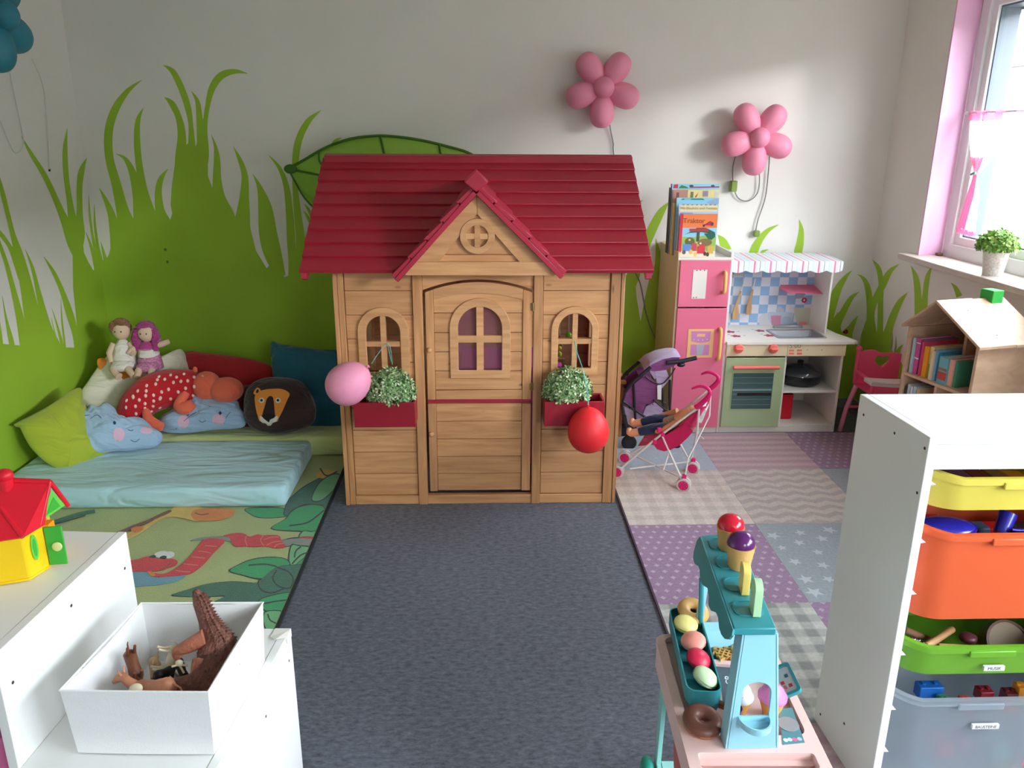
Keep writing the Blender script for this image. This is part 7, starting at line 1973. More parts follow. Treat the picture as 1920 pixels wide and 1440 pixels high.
def far_house(label, x0, x1, y0, y1, h_, rh, col):
    t = thing('distant_house', label, 'house', ((x0+x1)/2, (y0+y1)/2, -.3), 0, 'houses across the street')
    MB().box(x0, x1, y0, y1, -.3, h_).build('walls', mat('render_%d' % col[0], col, .85), t)
    MB().prism([(x0-.3, h_), (x1+.3, h_), ((x0+x1)/2, h_+rh)], y0-.2, y1+.2, 'y').build('roof', mat('roof_grey', (110, 104, 100), .8), t)
    for y in range(int(y0)+1, int(y1)-1, 3):
        MB().box(x0-.03, x0+.02, y, y+1.1, .9, 2.2).build('window', mat('far_window', (90, 100, 112), .3), t)
far_house('long pale house across the street, outside the right-hand windows', 15, 22, -24, 6, 3.6, 1.6, (176, 172, 166))  # this and the next house added to block the low sky
far_house('second pale house across the street, further along outside the windows', 15.5, 22, 7, 44, 3.5, 1.5, (168, 170, 172))
far_house('house behind the camera across the yard', -20, 14, -24, -17, 3.4, 1.4, (170, 166, 160))

# ---------------------------------------------------------------- tall white storage frame with coloured trays, right
FX0, FX1, FYn, FYf, FH = .945, 1.425, 1.567, 1.867, .985
sf = thing('shelving_unit', 'tall white storage frame holding coloured trays at the right', 'cabinet', ((FX0+FX1)/2, (FYn+FYf)/2, 0))
sk_ = .016                     # the frame stands very slightly turned
Ms = Matrix.Identity(4); Ms[0][1] = -.053; Ms[0][3] = .053*FYn
WFS = mat('white_foil', (240, 240, 238), .35)
def sb(nm, x0, x1, y0, y1, z0, z1, m_=WFS, bev=.0015, par=sf): return MB().box(x0, x1, y0, y1, z0, z1, M=Ms).build(nm, m_, par, bevel=bev)
th2 = .020
sb('side_panel', FX0, FX0+th2, FYn, FYf, 0, FH-.0005); sb('side_panel', FX1-th2, FX1, FYn, FYf, 0, FH-.0005)
sb('top_board', FX0+th2+.0005, FX1-th2-.0005, FYn+.001, FYf, FH-.018, FH-.001); sb('front_fascia', FX0+th2+.0005, FX1-th2-.0005, FYn+.006, FYn+.022, FH-.078, FH-.0185)
sb('bottom_board', FX0+th2, FX1-th2, FYn+.01, FYf, .03, .05); sb('back_panel', FX0+th2, FX1-th2, FYf-.012, FYf-.001, .05, FH-.02)
for (y, z) in ((.012, .955), (.13, .945), (.27, .94), (.012, .85), (.15, .12), (.27, .05)):
    MB().lathe([(0, 0), (.0035, 0), (.0035, .0006), (0, .0006)], 10, Ms @ Matrix.Translation((FX0, FYn+y, z)) @ Matrix.Rotation(-PI/2, 4, 'Y')).build('screw_hole', mat('hole_dark', (50, 46, 42), .7), sf)
# rails the trays run on (small pointed noses at the front)
zr_ = {'yellow': (.895, .100), 'orange': (.752, .235), 'green': (.455, .095), 'clear': (.300, .235)}
for z in (.873, .732, .60, .437, .283, .16):
    for x0, x1 in ((FX0+th2, FX0+th2+.014), (FX1-th2-.014, FX1-th2)):
        MB().prism([(FYn+.004, z), (FYn+.016, z-.009), (FYf-.02, z-.009), (FYf-.02, z)], x0, x1, 'x', M=Ms).build('rail', WHITEPL, sf)
TY_, TO_, TG_ = mat('tray_yellow', (216, 198, 84), .42, sub=.05), mat('tray_orange', (216, 92, 50), .42, sub=.05), mat('tray_green', (106, 162, 42), .42, sub=.05)
TC_ = sheer('tray_clear', (196, 204, 214), .48)
tx0, tx1 = FX0+th2+.003, FX1-th2-.003
def tray2(label, zt_, h_, m_):
    """drawer of the tall frame: front sags in the middle like the moulded trays"""
    t = thing('storage_tray', label, 'tray', ((tx0+tx1)/2, FYn+.1, zt_-h_))
    n = 9; r = .075
    y0, y1 = FYn+.003, FYf-.016
    def lp(ins, r_): return rrect(tx0+ins, tx1-ins, y0+ins, y1-ins, r_, n)
    L0 = lp(0, r); k = len(L0)
    def dip(p):                 # rim dips along the front
        e = max(0, 1-(p[1]-y0)/.10); c_ = min(1, min(p[0]-tx0, tx1-p[0])/.11)
        return -.018*e*c_
    rings = [(lp(.020, r), 0, False), (lp(.009, r), h_-.022, True), (lp(.009, r), h_-.015, True), (lp(.0, r), h_-.015, True), (lp(.0, r), h_, True), (lp(.013, r*.9), h_, True), (lp(.015, r*.9), h_-.006, True), (lp(.024, r*.9), .005, False)]
    V = []; F = []
    for rg, z, d in rings:
        for p, p0 in zip(rg, L0): V.append((p[0], p[1], zt_-h_+z+(dip(p0) if d else 0)))
    for i in range(len(rings)-1):
        for j in range(k): F.append((i*k+j, i*k+(j+1) % k, (i+1)*k+(j+1) % k, (i+1)*k+j))
    F.append(tuple(reversed(range(k)))); F.append(tuple((len(rings)-1)*k+j for j in range(k)))
    MB().add(V, F, Ms).build('tub', m_, t, smooth=38)
    xm = (tx0+tx1)/2
    MB().box(xm-.055, xm+.055, y0-.004, y0+.002, zt_-.037, zt_-.020, M=Ms).build('grip_lip', m_, t, bevel=.002)
    return t
ty_ = tray2('shallow yellow tray at the top of the white storage frame', .897, .096, TY_)
to_ = tray2('deep orange tray second from the top of the storage frame', .760, .240, TO_)
tg_ = tray2('shallow green tray with a printed music label in the storage frame', .466, .098, TG_)
tcl = tray2('deep clear tray with a white building block label at the bottom of the storage frame', .318, .255, TC_)
LBL = mat('label_white', (232, 232, 232), .6); INK = mat('ink_grey', (90, 90, 92), .6)
def label(par, px, py, w_, h_, tx, sz):
    q = P(px, py, y=FYn+.0085)
    lb_ = MB().box(q.x-w_/2, q.x+w_/2, FYn+.001, FYn+.0075, q.z-h_/2, q.z+h_/2).build('label', LBL, par)
    text_part('lettering', tx, sz, Matrix.Translation((q.x, FYn+.0008, q.z)) @ Matrix.Rotation(PI/2, 4, 'X'), INK, lb_)
label(tg_, 1861, 1250, .050, .012, 'MUSIK', .0115)
label(tcl, 1845, 1359, .066, .012, 'BAUSTEINE', .0105)
# contents of the trays
NB = mat('toy_navy', (36, 36, 150), .25, coat=.3); SLT = mat('toy_slate', (90, 110, 140), .5); TRD = mat('toy_bright_red', (214, 30, 40), .35); TDK = mat('toy_dark', (58, 36, 48), .6); TOR = mat('toy_amber', (236, 150, 40), .4); TBL = mat('toy_blue', (24, 96, 180), .35); TGN = mat('toy_dullgreen', (56, 120, 100), .5)
def inz(px, py, y): return P(px, py, y=y)
def content(name, label, cat, mb, m_, loc, part='body', group=None, smooth=50, bevel=0):
    t = thing(name, label, cat, loc, 0, group); mb.build(part, m_, t, smooth=None if bevel else smooth, bevel=bevel); return t
c = inz(1790, 987, FYn+.06)
t = content('toy_plate', 'blue plastic dish at the left in the orange tray', 'toy', MB().ell(c+Vector((-.02, 0, .0)), (.065, .045, .016), 24, 12), NB, c)
MB().ring([(c.x-.02+.068*math.cos(i*PI/12), c.y+.047*math.sin(i*PI/12)) for i in range(24)], [(c.x-.02+.058*math.cos(i*PI/12), c.y+.038*math.sin(i*PI/12)) for i in range(24)], c.z-.002, c.z+.004, 'z').build('rim', NB, t)
c = inz(1893, 990, FYn+.05)
t = content('toy_jug', 'blue plastic beaker lying in the orange tray right of the dish', 'toy', MB().tube([c+Vector((-.012, .01, -.02)), c+Vector((.012, .03, .022))], [.016, .020], 18), NB, c)
MB().tube(smoothpts([c+Vector((.0, -.008, .0)), c+Vector((.03, -.01, .0)), c+Vector((.035, 0, .02))], 3, False), .004, 8).build('handle', NB, t, smooth=60)
for px, m_, lb_ in ((1830, SLT, 'slate block behind the blue dish in the orange tray'), (1865, TRD, 'red block between the blue pieces in the orange tray'), (1912, TDK, 'dark block at the right in the orange tray')):
    c = inz(px, 988, FYn+.12); content('toy_block', lb_, 'toy', MB().box(c.x-.024, c.x+.024, c.y-.02, c.y+.02, c.z-.05, c.z+.006), m_, c, bevel=.003)
c = inz(1738, 982, FYn+.11); content('toy_block', 'red block at the left end of the orange tray, behind the dish', 'toy', MB().box(c.x-.0, c.x+.04, c.y-.02, c.y+.03, c.z-.05, c.z+.012), TRD, c, bevel=.003)
for px, col, lb_ in ((1762, TDK, 'dark purple brick at the left in the yellow tray'), (1795, mat('toy_mauve', (120, 76, 96), .5), 'mauve brick second from the left in the yellow tray'), (1832, mat('toy_maroon', (122, 40, 40), .5), 'maroon brick in the middle of the yellow tray'), (1868, mat('toy_tanb', (150, 100, 66), .5), 'tan brick right of the middle in the yellow tray'), (1905, TOR, 'amber brick at the right in the yellow tray')):
    c = inz(px, 889, FYn+.10); content('toy_brick', lb_, 'toy', MB().box(c.x-.022, c.x+.022, c.y-.03, c.y+.03, c.z-.06, c.z+rnd.uniform(-.002, .004)), col, c, bevel=.004)
WDT = wood('stick_wood', (206, 160, 112), (176, 128, 84), knots=False, axis=(8, 8, 8)); 
a_, b_2 = inz(1737, 1212, FYn+.03), inz(1785, 1180, FYn+.10)
content('drum_stick', 'wooden stick slanting at the left of the green tray', 'stick', MB().tube([a_, b_2], .0085, 12), WDT, a_)
a_, b_2 = inz(1760, 1212, FYn+.05), inz(1867, 1218, FYn+.035)
content('drum_stick', 'wooden stick lying level along the front of the green tray', 'stick', MB().tube([a_, b_2], .0075, 12), WDT, a_)
a_, b_2 = inz(1695, 1180, FYn+.07), inz(1752, 1205, FYn+.11)
content('drum_stick', 'dark wooden stick behind the slanting one in the green tray', 'stick', MB().tube([a_, b_2], .009, 12), mat('stick_dark', (120, 84, 64), .6), a_)
c = inz(1880, 1195, FYn+.12)
t = content('tambourine', 'pale drum skin of a hand drum in the green tray', 'drum', MB().lathe([(0, 0), (.05, 0), (.052, .004), (.052, .03), (0, .03)], 32, Matrix.Translation(c+Vector((0, 0, -.02))) @ Matrix.Rotation(math.radians(50), 4, 'X')), mat('drum_skin', (150, 128, 106), .6), c)
MB().lathe([(.050, -.004), (.056, -.004), (.056, .034), (.050, .034)], 32, Matrix.Translation(c+Vector((0, 0, -.02))) @ Matrix.Rotation(math.radians(50), 4, 'X')).build('hoop', mat('hoop_brown', (96, 56, 40), .5), t, smooth=40)
c = inz(1712, 1200, FYn+.06)
content('bell_string', 'small silver jingle bells at the left end of the green tray', 'bells', MB().ell(c, .008, 12, 8).ell(c+Vector((.015, .004, -.006)), .008, 12, 8).ell(c+Vector((.03, .0, -.010)), .007, 12, 8), mat('bell_silver', (190, 186, 182), .2, metal=1), c)
content('castanet', 'dark red castanet in the middle of the green tray', 'toy', MB().ell(inz(1815, 1196, FYn+.10), (.022, .02, .012), 16, 9), mat('toy_maroon2', (108, 50, 60), .4), inz(1815, 1196, FYn+.10))
for px, py, w_, h_, m_, lb_ in ((1742, 1288, .06, .026, TBL, 'large blue brick at the left in the clear tray'), (1810, 1315, .024, .022, mat('toy_brick_red', (190, 60, 62), .45), 'light red brick in the middle of the clear tray'), (1768, 1312, .02, .02, TGN, 'dull green brick left of the light red one in the clear tray'), (1845, 1296, .035, .022, mat('toy_wine', (130, 24, 36), .4), 'wine red brick above the light red one in the clear tray'), (1892, 1300, .03, .024, mat('toy_brick_dark', (120, 40, 44), .4), 'dark red brick right of the wine one in the clear tray'), (1912, 1290, .02, .03, TOR, 'amber brick at the right edge of the clear tray'), (1888, 1318, .035, .016, TRD, 'bright red brick at the front right of the clear tray')):
    dy = .05 if py > 1300 else .085
    c = inz(px, py, FYn+dy); 
    t = content('building_brick', lb_, 'toy', MB().box(c.x-w_/2, c.x+w_/2, c.y-.015, c.y+.015, c.z-h_, c.z+h_/3), m_, c, bevel=.002)
    for q in range(2): MB().lathe([(0, 0), (.005, 0), (.005, .005), (0, .005)], 10, Matrix.Translation((c.x+(q-.5)*w_*.5, c.y, c.z+h_/3))).build('stud', m_, t)
for px, py, w_, m_, lb_ in ((1765, 1395, .04, mat('toy_pinkb', (216, 104, 130), .4), 'pink piece seen through the clear tray, left of the middle'), (1800, 1385, .035, mat('toy_mauveb', (176, 110, 150), .4), 'mauve piece seen through the clear tray'), (1870, 1400, .045, mat('toy_mintb', (110, 170, 160), .4), 'mint piece seen through the clear tray'), (1885, 1432, .025, mat('toy_sandb', (230, 190, 120), .4), 'sand coloured piece low in the clear tray'), (1725, 1425, .03, mat('toy_tealb', (100, 170, 186), .4), 'teal piece low at the left in the clear tray'), (1912, 1420, .02, mat('toy_pinkc', (206, 120, 150), .4), 'dusky pink piece at the right in the clear tray')):
    c = inz(px, py, FYn+.055); content('building_block', lb_, 'toy', MB().box(c.x-w_/2, c.x+w_/2, c.y-.02, c.y+.03, c.z-w_*.5, c.z+w_*.4), m_, c, bevel=.003)

# ---------------------------------------------------------------- toy ice cream cart
CM = Matrix(((1, .044, 0, 0), (-.030, 1, 0, 0), (0, 0, 1, 0), (0, 0, 0, 1))); CM.translation = Vector((.406, 1.300, 0))
icc = thing('toy_ice_cream_cart', 'pink and light blue toy ice cream cart with a teal roof shelf', 'toy cart', (.53, 1.48, 0))
CPK = mat('cart_pink', (238, 200, 194), .4); CLB = mat('cart_light_blue', (150, 206, 224), .38); CTL = mat('cart_teal', (52, 142, 152), .36); CMI = mat('cart_mint', (150, 206, 200), .4); CCO = mat('cart_coral', (206, 96, 88), .45); CDK = mat('cart_print_dark', (78, 92, 104), .5)
ZT = .42
def cbox(nm, m_, x0, x1, y0, y1, z0, z1, bev=.002, par=icc): return MB().box(x0, x1, y0, y1, z0, z1, M=CM).build(nm, m_, par, bevel=bev)
# tray with rim, recess and floor
W_, U0, U1 = .262, -.075, .392
prism_holes(rrect(-.012, W_+.006, U0, U1, .028), [rrect(.010, W_-.014, .045, U1-.012, .020), rrect(.012, W_-.018, U0+.030, U0+.070, .006)], ZT-.012, ZT, 'counter_rim', CPK, icc, CM, .0025)
MB().ring(rrect(-.010, W_+.004, U0+.002, U1-.002, .028), rrect(-.002, W_-.004, U0+.010, U1-.010, .024), ZT-.075, ZT-.0115, 'z', M=CM).build('skirt', CPK, icc, bevel=.004)
MB().prism(rrect(.002, W_-.006, U0+.055, U1-.008, .02), ZT-.024, ZT-.018, 'z', M=CM).build('counter_floor', CPK, icc)
MB().ring(rrect(.009, W_-.015, U0+.027, U0+.073, .008), rrect(.012, W_-.018, U0+.030, U0+.070, .006), ZT-.042, ZT-.0118, 'z', M=CM).build('handle_slot', CPK, icc)
cbox('slot_floor', mat('cart_pink_deep', (230, 184, 178), .45), .012, W_-.018, U0+.030, U0+.070, ZT-.042, ZT-.038)
# side frames, lower shelf, wheels
for x0, x1 in ((.004, .016), (W_-.022, W_-.010)):
    MB().prism([(U0+.03, .06), (U0+.055, .06), (U0+.07, ZT-.075), (U0+.04, ZT-.075)], x0, x1, 'x', M=CM).build('leg', CMI, icc, bevel=.002)
    MB().prism([(U1-.055, .06), (U1-.03, .06), (U1-.035, ZT-.075), (U1-.075, ZT-.075)], x0, x1, 'x', M=CM).build('leg', CMI, icc, bevel=.002)
    MB().prism([(U0+.03, .045), (U1-.03, .045), (U1-.03, .075), (U0+.03, .075)], x0, x1, 'x', M=CM).build('bottom_rail', CMI, icc, bevel=.002)
cbox('lower_panel', CMI, .018, W_-.024, U0+.05, U1-.04, .06, .072)
MB().hexa([CM @ Vector(p) for p in ((.006,-.02,.10),(.02,-.02,.10),(.02,.10,.10),(.006,.10,.10))], [CM @ Vector(p) for p in ((-.006,-.04,.34),(.02,-.04,.34),(.02,.14,.345),(-.006,.14,.345))]).build('side_pocket', CCO, icc, bevel=.003)
for x, u in ((-.016, -.005), (-.016, U1-.05), (W_+.006, -.005), (W_+.006, U1-.05)):
    M = CM @ Matrix.Translation((x, u, .042)) @ Matrix.Rotation(PI/2, 4, 'Y')
    w = MB().lathe([(0, -.014), (.026, -.014), (.038, -.010), (.042, 0), (.038, .010), (.026, .014), (0, .014)], 32, M).build('wheel', mat('cart_wheel_green', (40, 150, 130), .4), icc, smooth=50)
    MB().lathe([(0, -.016), (.012, -.016), (.012, .016), (0, .016)], 16, M).build('hub', CMI, w, smooth=40)
# front stand (trapezoid shell with arched opening and cup ring)
S = lambda px, py, y=1.303: P(px, py, y=y)
sy = 1.303
out = [(S(1364,1396).x, ZT+.0005), (S(1457,1396).x, ZT+.0005), (S(1456,1188).x, S(1456,1188).z), (S(1396,1188).x, S(1396,1188).z)]
zb1, zs1, ztp = S(1415,1343).z, S(1415,1300).z, S(1415,1279).z; xa, xb = S(1388,1330).x, S(1443,1330).x
hole = [(xa, zb1), (xb, zb1)]+[((xa+xb)/2+(xb-xa)/2*math.cos(PI*i/12), zs1+(ztp-zs1)*math.sin(PI*i/12)) for i in range(13)]
tri = tessellate_polygon([[Vector((p[0], p[1], 0)) for p in out], [Vector((p[0], p[1], 0)) for p in hole]])
allp = out+hole; n = len(allp); nh = len(hole)
V = [(p[0], sy, p[1]) for p in allp]+[(p[0], sy+.004, p[1]) for p in allp]
F = [tuple(t) for t in tri]+[tuple(n+i for i in reversed(t)) for t in tri]+[(i, (i+1) % 4, n+(i+1) % 4, n+i) for i in range(4)]+[(4+i, 4+(i+1) % nh, n+4+(i+1) % nh, n+4+i) for i in range(nh)]
MB().add(V, F).build('stand_front', CLB, icc)
for k, (p0, p1) in enumerate(((out[0], out[3]), (out[1], out[2]))):
    sg = 1 if k == 0 else -1
    MB().hexa([(p0[0]-.004*sg, sy, p0[1]), (p0[0]+.002*sg, sy, p0[1]), (p0[0]+.002*sg, sy+.038, p0[1]), (p0[0]-.004*sg, sy+.038, p0[1])], [(p1[0]-.004*sg, sy, p1[1]), (p1[0]+.002*sg, sy, p1[1]), (p1[0]+.002*sg, sy+.038, p1[1]), (p1[0]-.004*sg, sy+.038, p1[1])]).build('stand_side', CLB, icc, bevel=.001)
cxr = (xa+xb)/2; rr_ = (xb-xa)/2+.003
ringo = [(cxr+rr_*math.cos(PI+PI*i/16), sy-.002+.040*math.sin(PI+PI*i/16)) for i in range(17)]; ringi = [(cxr+(rr_-.0035)*math.cos(PI+PI*i/16), sy-.002+.0365*math.sin(PI+PI*i/16)) for i in range(17)]
MB().ring(ringo, ringi, zb1-.013, zb1+.001, 'z', closed=False).build('cup_ring', CLB, icc, smooth=40)
MB().prism(ringi+[(cxr+rr_-.003, sy), (cxr-rr_+.003, sy)], zb1-.015, zb1-.012, 'z').build('cup_floor', CLB, icc)
# far stand
fy = 1.675
zt9 = .685
MB().ring([(.505, ZT+.0005), (.615, ZT+.0005), (.598, zt9), (.520, zt9)], [(.524, ZT+.035), (.594, ZT+.035), (.582, zt9-.04), (.534, zt9-.04)], fy, fy+.006, 'y').build('far_stand', CLB, icc)
MB().hexa([(.520,fy-.035,ZT-.018),(.60,fy-.035,ZT-.018),(.60,fy,ZT-.018),(.520,fy,ZT-.018)], [(.522,fy-.022,ZT+.03),(.598,fy-.022,ZT+.03),(.598,fy,ZT+.045),(.522,fy,ZT+.045)]).build('far_foot', CLB, icc, bevel=.002)
MB().tube([(.520, fy, ZT+.03), (.506, fy-.02, .60)], .006, 8).build('far_strut', CTL, icc)
# roof shelf with recesses and drip-shaped flap
A1, A2, A3, A4 = P(1376,1178,z=.708), P(1456,1178,z=.708), Vector((.585,1.672,.708)), P(1313,1004,z=.708)
rsh = MB().hexa([p+Vector((0,0,-.016)) for p in (A1,A2,A3,A4)], [A1,A2,A3,A4]).build('roof_shelf', CTL, icc, bevel=.0025)
def on_roof(u, v): return A1.lerp(A2, u).lerp(A4.lerp(A3, u), v)
for v0 in (.10, .34, .58, .80):
    q = [on_roof(.14, v0), on_roof(.86, v0), on_roof(.86, v0+.15), on_roof(.14, v0+.15)]
    ci = sum(q, Vector())/4
    ov = [ci+(q[1]-q[0])*.5*math.copysign(abs(math.cos(i*PI/10))**.6, math.cos(i*PI/10))+(q[3]-q[0])*.5*math.copysign(abs(math.sin(i*PI/10))**.6, math.sin(i*PI/10)) for i in range(20)]
    ii = [ci+(p-ci)*.88 for p in ov]
    V = [p+Vector((0,0,.0002)) for p in ov]+[p+Vector((0,0,.0025)) for p in ov]+[p+Vector((0,0,.0025)) for p in ii]+[p+Vector((0,0,.0002)) for p in ii]
    MB().add(V, [(a*20+j, a*20+(j+1)%20, ((a+1)%4)*20+(j+1)%20, ((a+1)%4)*20+j) for a in range(4) for j in range(20)]).build('holder_rim', CTL, rsh)
ee = (A4-A1).normalized(); nf_ = ee.cross(Vector((-.30, 0, -1))).normalized()
flp = [(1376,1181),(1314,1006),(1308,1014),(1302,1035),(1301,1048),(1304,1058),(1311,1062),(1313,1068),(1314,1080),(1315,1090),(1320,1098),(1328,1103),(1330,1115),(1330,1135),(1334,1145),(1344,1149),(1348,1158),(1350,1178),(1354,1190),(1360,1198),(1368,1199),(1374,1192)]
q3 = [PN(a, b, A1, nf_) for a, b in flp]
c0 = A1; fe = ee; fd = nf_.cross(fe)
q2 = [((p-c0).dot(fe), (p-c0).dot(fd)) for p in q3]
Mf = Matrix((fe, fd, nf_)).transposed().to_4x4(); Mf.translation = c0
MB().prism(q2, -.002, .002, 'z', M=Mf).build('drip_flap', CTL, icc)
# teal macaron rack at the left
r0 = [P(1256,1142,z=.50), P(1285,1135,z=.50), P(1352,1296,z=.50), P(1300,1300,z=.50)]
ra, rb = Vector((.424, 1.420, 0)), Vector((.453, 1.735, 0))
dl_ = (rb-ra).normalized(); dr2 = Vector((dl_.y, -dl_.x, 0)); Lr = (rb-ra).length; Wr = .076
Mr = Matrix((dr2, dl_, Vector((0, 0, 1)))).transposed().to_4x4(); Mr.translation = Vector((ra.x, ra.y, .432))
MB().ring(rrect(0, Wr, 0, Lr, .022), rrect(.003, Wr-.003, .003, Lr-.003, .019), 0, .036, 'z', M=Mr).build('rack_wall', CTL, icc, smooth=35)
MB().prism(rrect(.002, Wr-.002, .002, Lr-.002, .02), .0, .012, 'z', M=Mr).build('rack_floor', CTL, icc)
MB().hexa([Mr @ Vector(p) for p in ((.012,.01,-.030),(Wr-.01,.01,-.030),(Wr-.01,Lr-.04,-.030),(.012,Lr-.04,-.030))], [Mr @ Vector(p) for p in ((.006,.004,.001),(Wr-.004,.004,.001),(Wr-.004,Lr-.01,.001),(.006,Lr-.01,.001))]).build('rack_foot', CTL, icc, bevel=.003)
for k in range(4): MB().box(.006, Wr-.006, .060+.062*k, .064+.062*k, .012, .020, M=Mr).build('rack_divider', CTL, icc)
# macarons and doughnuts
def macaron(label, px, py, col, r=.029, z=.466, tilt=(0, 0)):
    c = P(px, py, z=z); t = thing('toy_macaron', label, 'toy food', c, 0, 'toy macarons in the teal rack')
    M = Matrix.Translation(c) @ Matrix.Rotation(tilt[0], 4, 'X') @ Matrix.Rotation(tilt[1], 4, 'Y')
    m_ = mat('macaron_%d_%d' % (col[0], col[2]), col, .4)
    MB().lathe([(0, .016), (r*.55, .0145), (r*.9, .008), (r, .003), (r*.97, .002)], 28, M).build('top_shell', m_, t, smooth=60)
    MB().lathe([(0, -.016), (r*.55, -.0145), (r*.9, -.008), (r, -.003), (r*.97, -.002)], 28, M).build('bottom_shell', m_, t, smooth=60)
    MB().lathe([(0, -.003), (r*.93, -.003), (r*.95, 0), (r*.93, .003), (0, .003)], 28, M).build('filling', mat('macaron_fill%d_%d' % (col[0], col[2]), tuple(min(255, v+18) for v in col), .5), t, smooth=60)
    return t
def donut(label, c, R_, r, cols, tilt=(0, 0), split=True):
    t = thing('toy_doughnut', label, 'toy food', c)
    M = Matrix.Translation(c) @ Matrix.Rotation(tilt[0], 4, 'X') @ Matrix.Rotation(tilt[1], 4, 'Y')
    def half(a0, a1, wav, m_, nm):
        V = []; K, J = 40, 10
        for i in range(K):
            t_ = 2*PI*i/K
            for j in range(J+1):
                a = a0+(a1-a0)*j/J
                if wav and j in (0, J): a += .18*math.sin(5*t_)*(1 if j == 0 else -1)
                rad = R_+r*math.cos(a)
                V.append((rad*math.cos(t_), rad*math.sin(t_), r*.85*math.sin(a)))
        F = [(i*(J+1)+j, ((i+1)%K)*(J+1)+j, ((i+1)%K)*(J+1)+j+1, i*(J+1)+j+1) for i in range(K) for j in range(J)]
        MB().add(V, F, M).build(nm, m_, t, smooth=80)
    half(-.25, PI+.25, True, mat('dn_%d' % cols[0][1], cols[0], .4), 'icing')
    half(PI-.1, 2*PI+.1, False, mat('dn_%d' % cols[1][1], cols[1], .5), 'dough')
donut('tan toy doughnut at the far end of the teal rack', P(1300,1146,z=.474), .024, .0155, ((206,162,96), (120,70,56)), (.30, .12))
macaron('yellow toy macaron next to the doughnut in the teal rack', 1286, 1170, (236, 224, 140), tilt=(.15, .1)); macaron('salmon toy macaron in the middle of the teal rack', 1300, 1202, (246, 156, 140), tilt=(.1, -.15))
macaron('crimson toy macaron in the teal rack', 1310, 1236, (196, 30, 66), tilt=(.25, .35)); macaron('mint green toy macaron at the near end of the teal rack', 1323, 1270, (190, 214, 168), tilt=(.1, .45))
donut('brown chocolate toy doughnut on the near left corner of the cart', P(1317,1352,z=.437), .0235, .0175, ((110,66,54), (170,110,80)), (.22, .05))
# waffle, small doughnut, card prints on the counter floor
def ctr(px, py, z=ZT-.010): return P(px, py, z=z)
wf = thing('toy_waffle', 'heart-shaped toy waffle on the far side of the cart counter', 'toy food', ctr(1357, 1226))
wc_ = ctr(1357, 1226); WFM = mat('waffle', (206, 160, 84), .55); rw_ = .034
hpts = [(.8*rw_*.0625*16*math.sin(2*PI*i/24)**3, rw_*.0625*(13*math.cos(2*PI*i/24)-5*math.cos(4*PI*i/24)-2*math.cos(6*PI*i/24)-math.cos(8*PI*i/24))) for i in range(24)]
Mw = Matrix.Translation(wc_) @ Matrix.Rotation(-.5, 4, 'Z')
MB().prism(hpts, -.004, .001, 'z', M=Mw).build('base', mat('waffle_dark', (150, 104, 54), .6), wf)
MB().ring(hpts, [(a*.86, b*.86) for a, b in hpts], .001, .006, 'z', M=Mw).build('rim', WFM, wf)
for k in range(-2, 3):
    u = k*.0105
    ext = rw_*(.72-.10*abs(k))
    MB().box(u-.0018, u+.0018, -ext*1.05, ext*.62, .001, .006, M=Mw).build('rib', WFM, wf); 
    e2 = {2: .60, 1: .72, 0: .66, -1: .45, -2: .22}[k]*rw_
    MB().box(-e2, e2, u-.0018, u+.0018, .001, .0058, M=Mw).build('rib', WFM, wf)
donut('small tan toy waffle ring beside the heart waffle', ctr(1385, 1218, ZT-.004), .013, .007, ((214,168,92), (196,150,80)))
def flat(nm, pts, m_, z=ZT-.0172, par=icc): return MB().prism([(P(a, b, z=z).x, P(a, b, z=z).y) for a, b in pts], z-.001, z, 'z').build(nm, m_, par)
flat('teal_card', [(1328,1202),(1395,1204),(1388,1240),(1335,1238)], mat('card_teal', (44, 112, 120), .5))
crd = flat('dark_card', [(1340,1248),(1392,1250),(1392,1300),(1358,1330),(1352,1290)], CDK)
MB().prism([(P(a, b, z=ZT-.012).x, P(a, b, z=ZT-.012).y) for a, b in [(1338,1238),(1388,1243),(1390,1250),(1341,1246)]], ZT-.017, ZT-.009, 'z').build('pink_ridge', CPK, icc)
q = P(1368, 1276, z=ZT-.0168); text_part('lettering', 'CB', .026, Matrix.Translation(q) @ Matrix.Rotation(math.radians(82), 4, 'Z'), mat('text_white', (235, 235, 240), .5), crd)
pan = flat('button_panel', [(1462,1330),(1485,1326),(1509,1392),(1468,1396)], mat('panel_teal', (88, 138, 148), .5), ZT+.0012)
cc = P(1478, 1358, z=ZT+.0016); MB().lathe([(0, 0), (.022, 0), (.022, .001), (0, .001)], 28, Matrix.Translation(cc)).build('grey_disc', mat('disc_grey', (150, 150, 152), .5), pan)
for px, py, m_ in ((1473, 1388, (220,226,228)), (1481, 1387, (200,212,216)), (1490, 1387, (224,110,150)), (1499, 1386, (180,196,204))):
    MB().lathe([(0, 0), (.005, 0), (.005, .0008), (0, .0008)], 14, Matrix.Translation(P(px, py, z=ZT+.0014))).build('button_print', mat('bp_%d' % m_[1], m_, .5), pan)
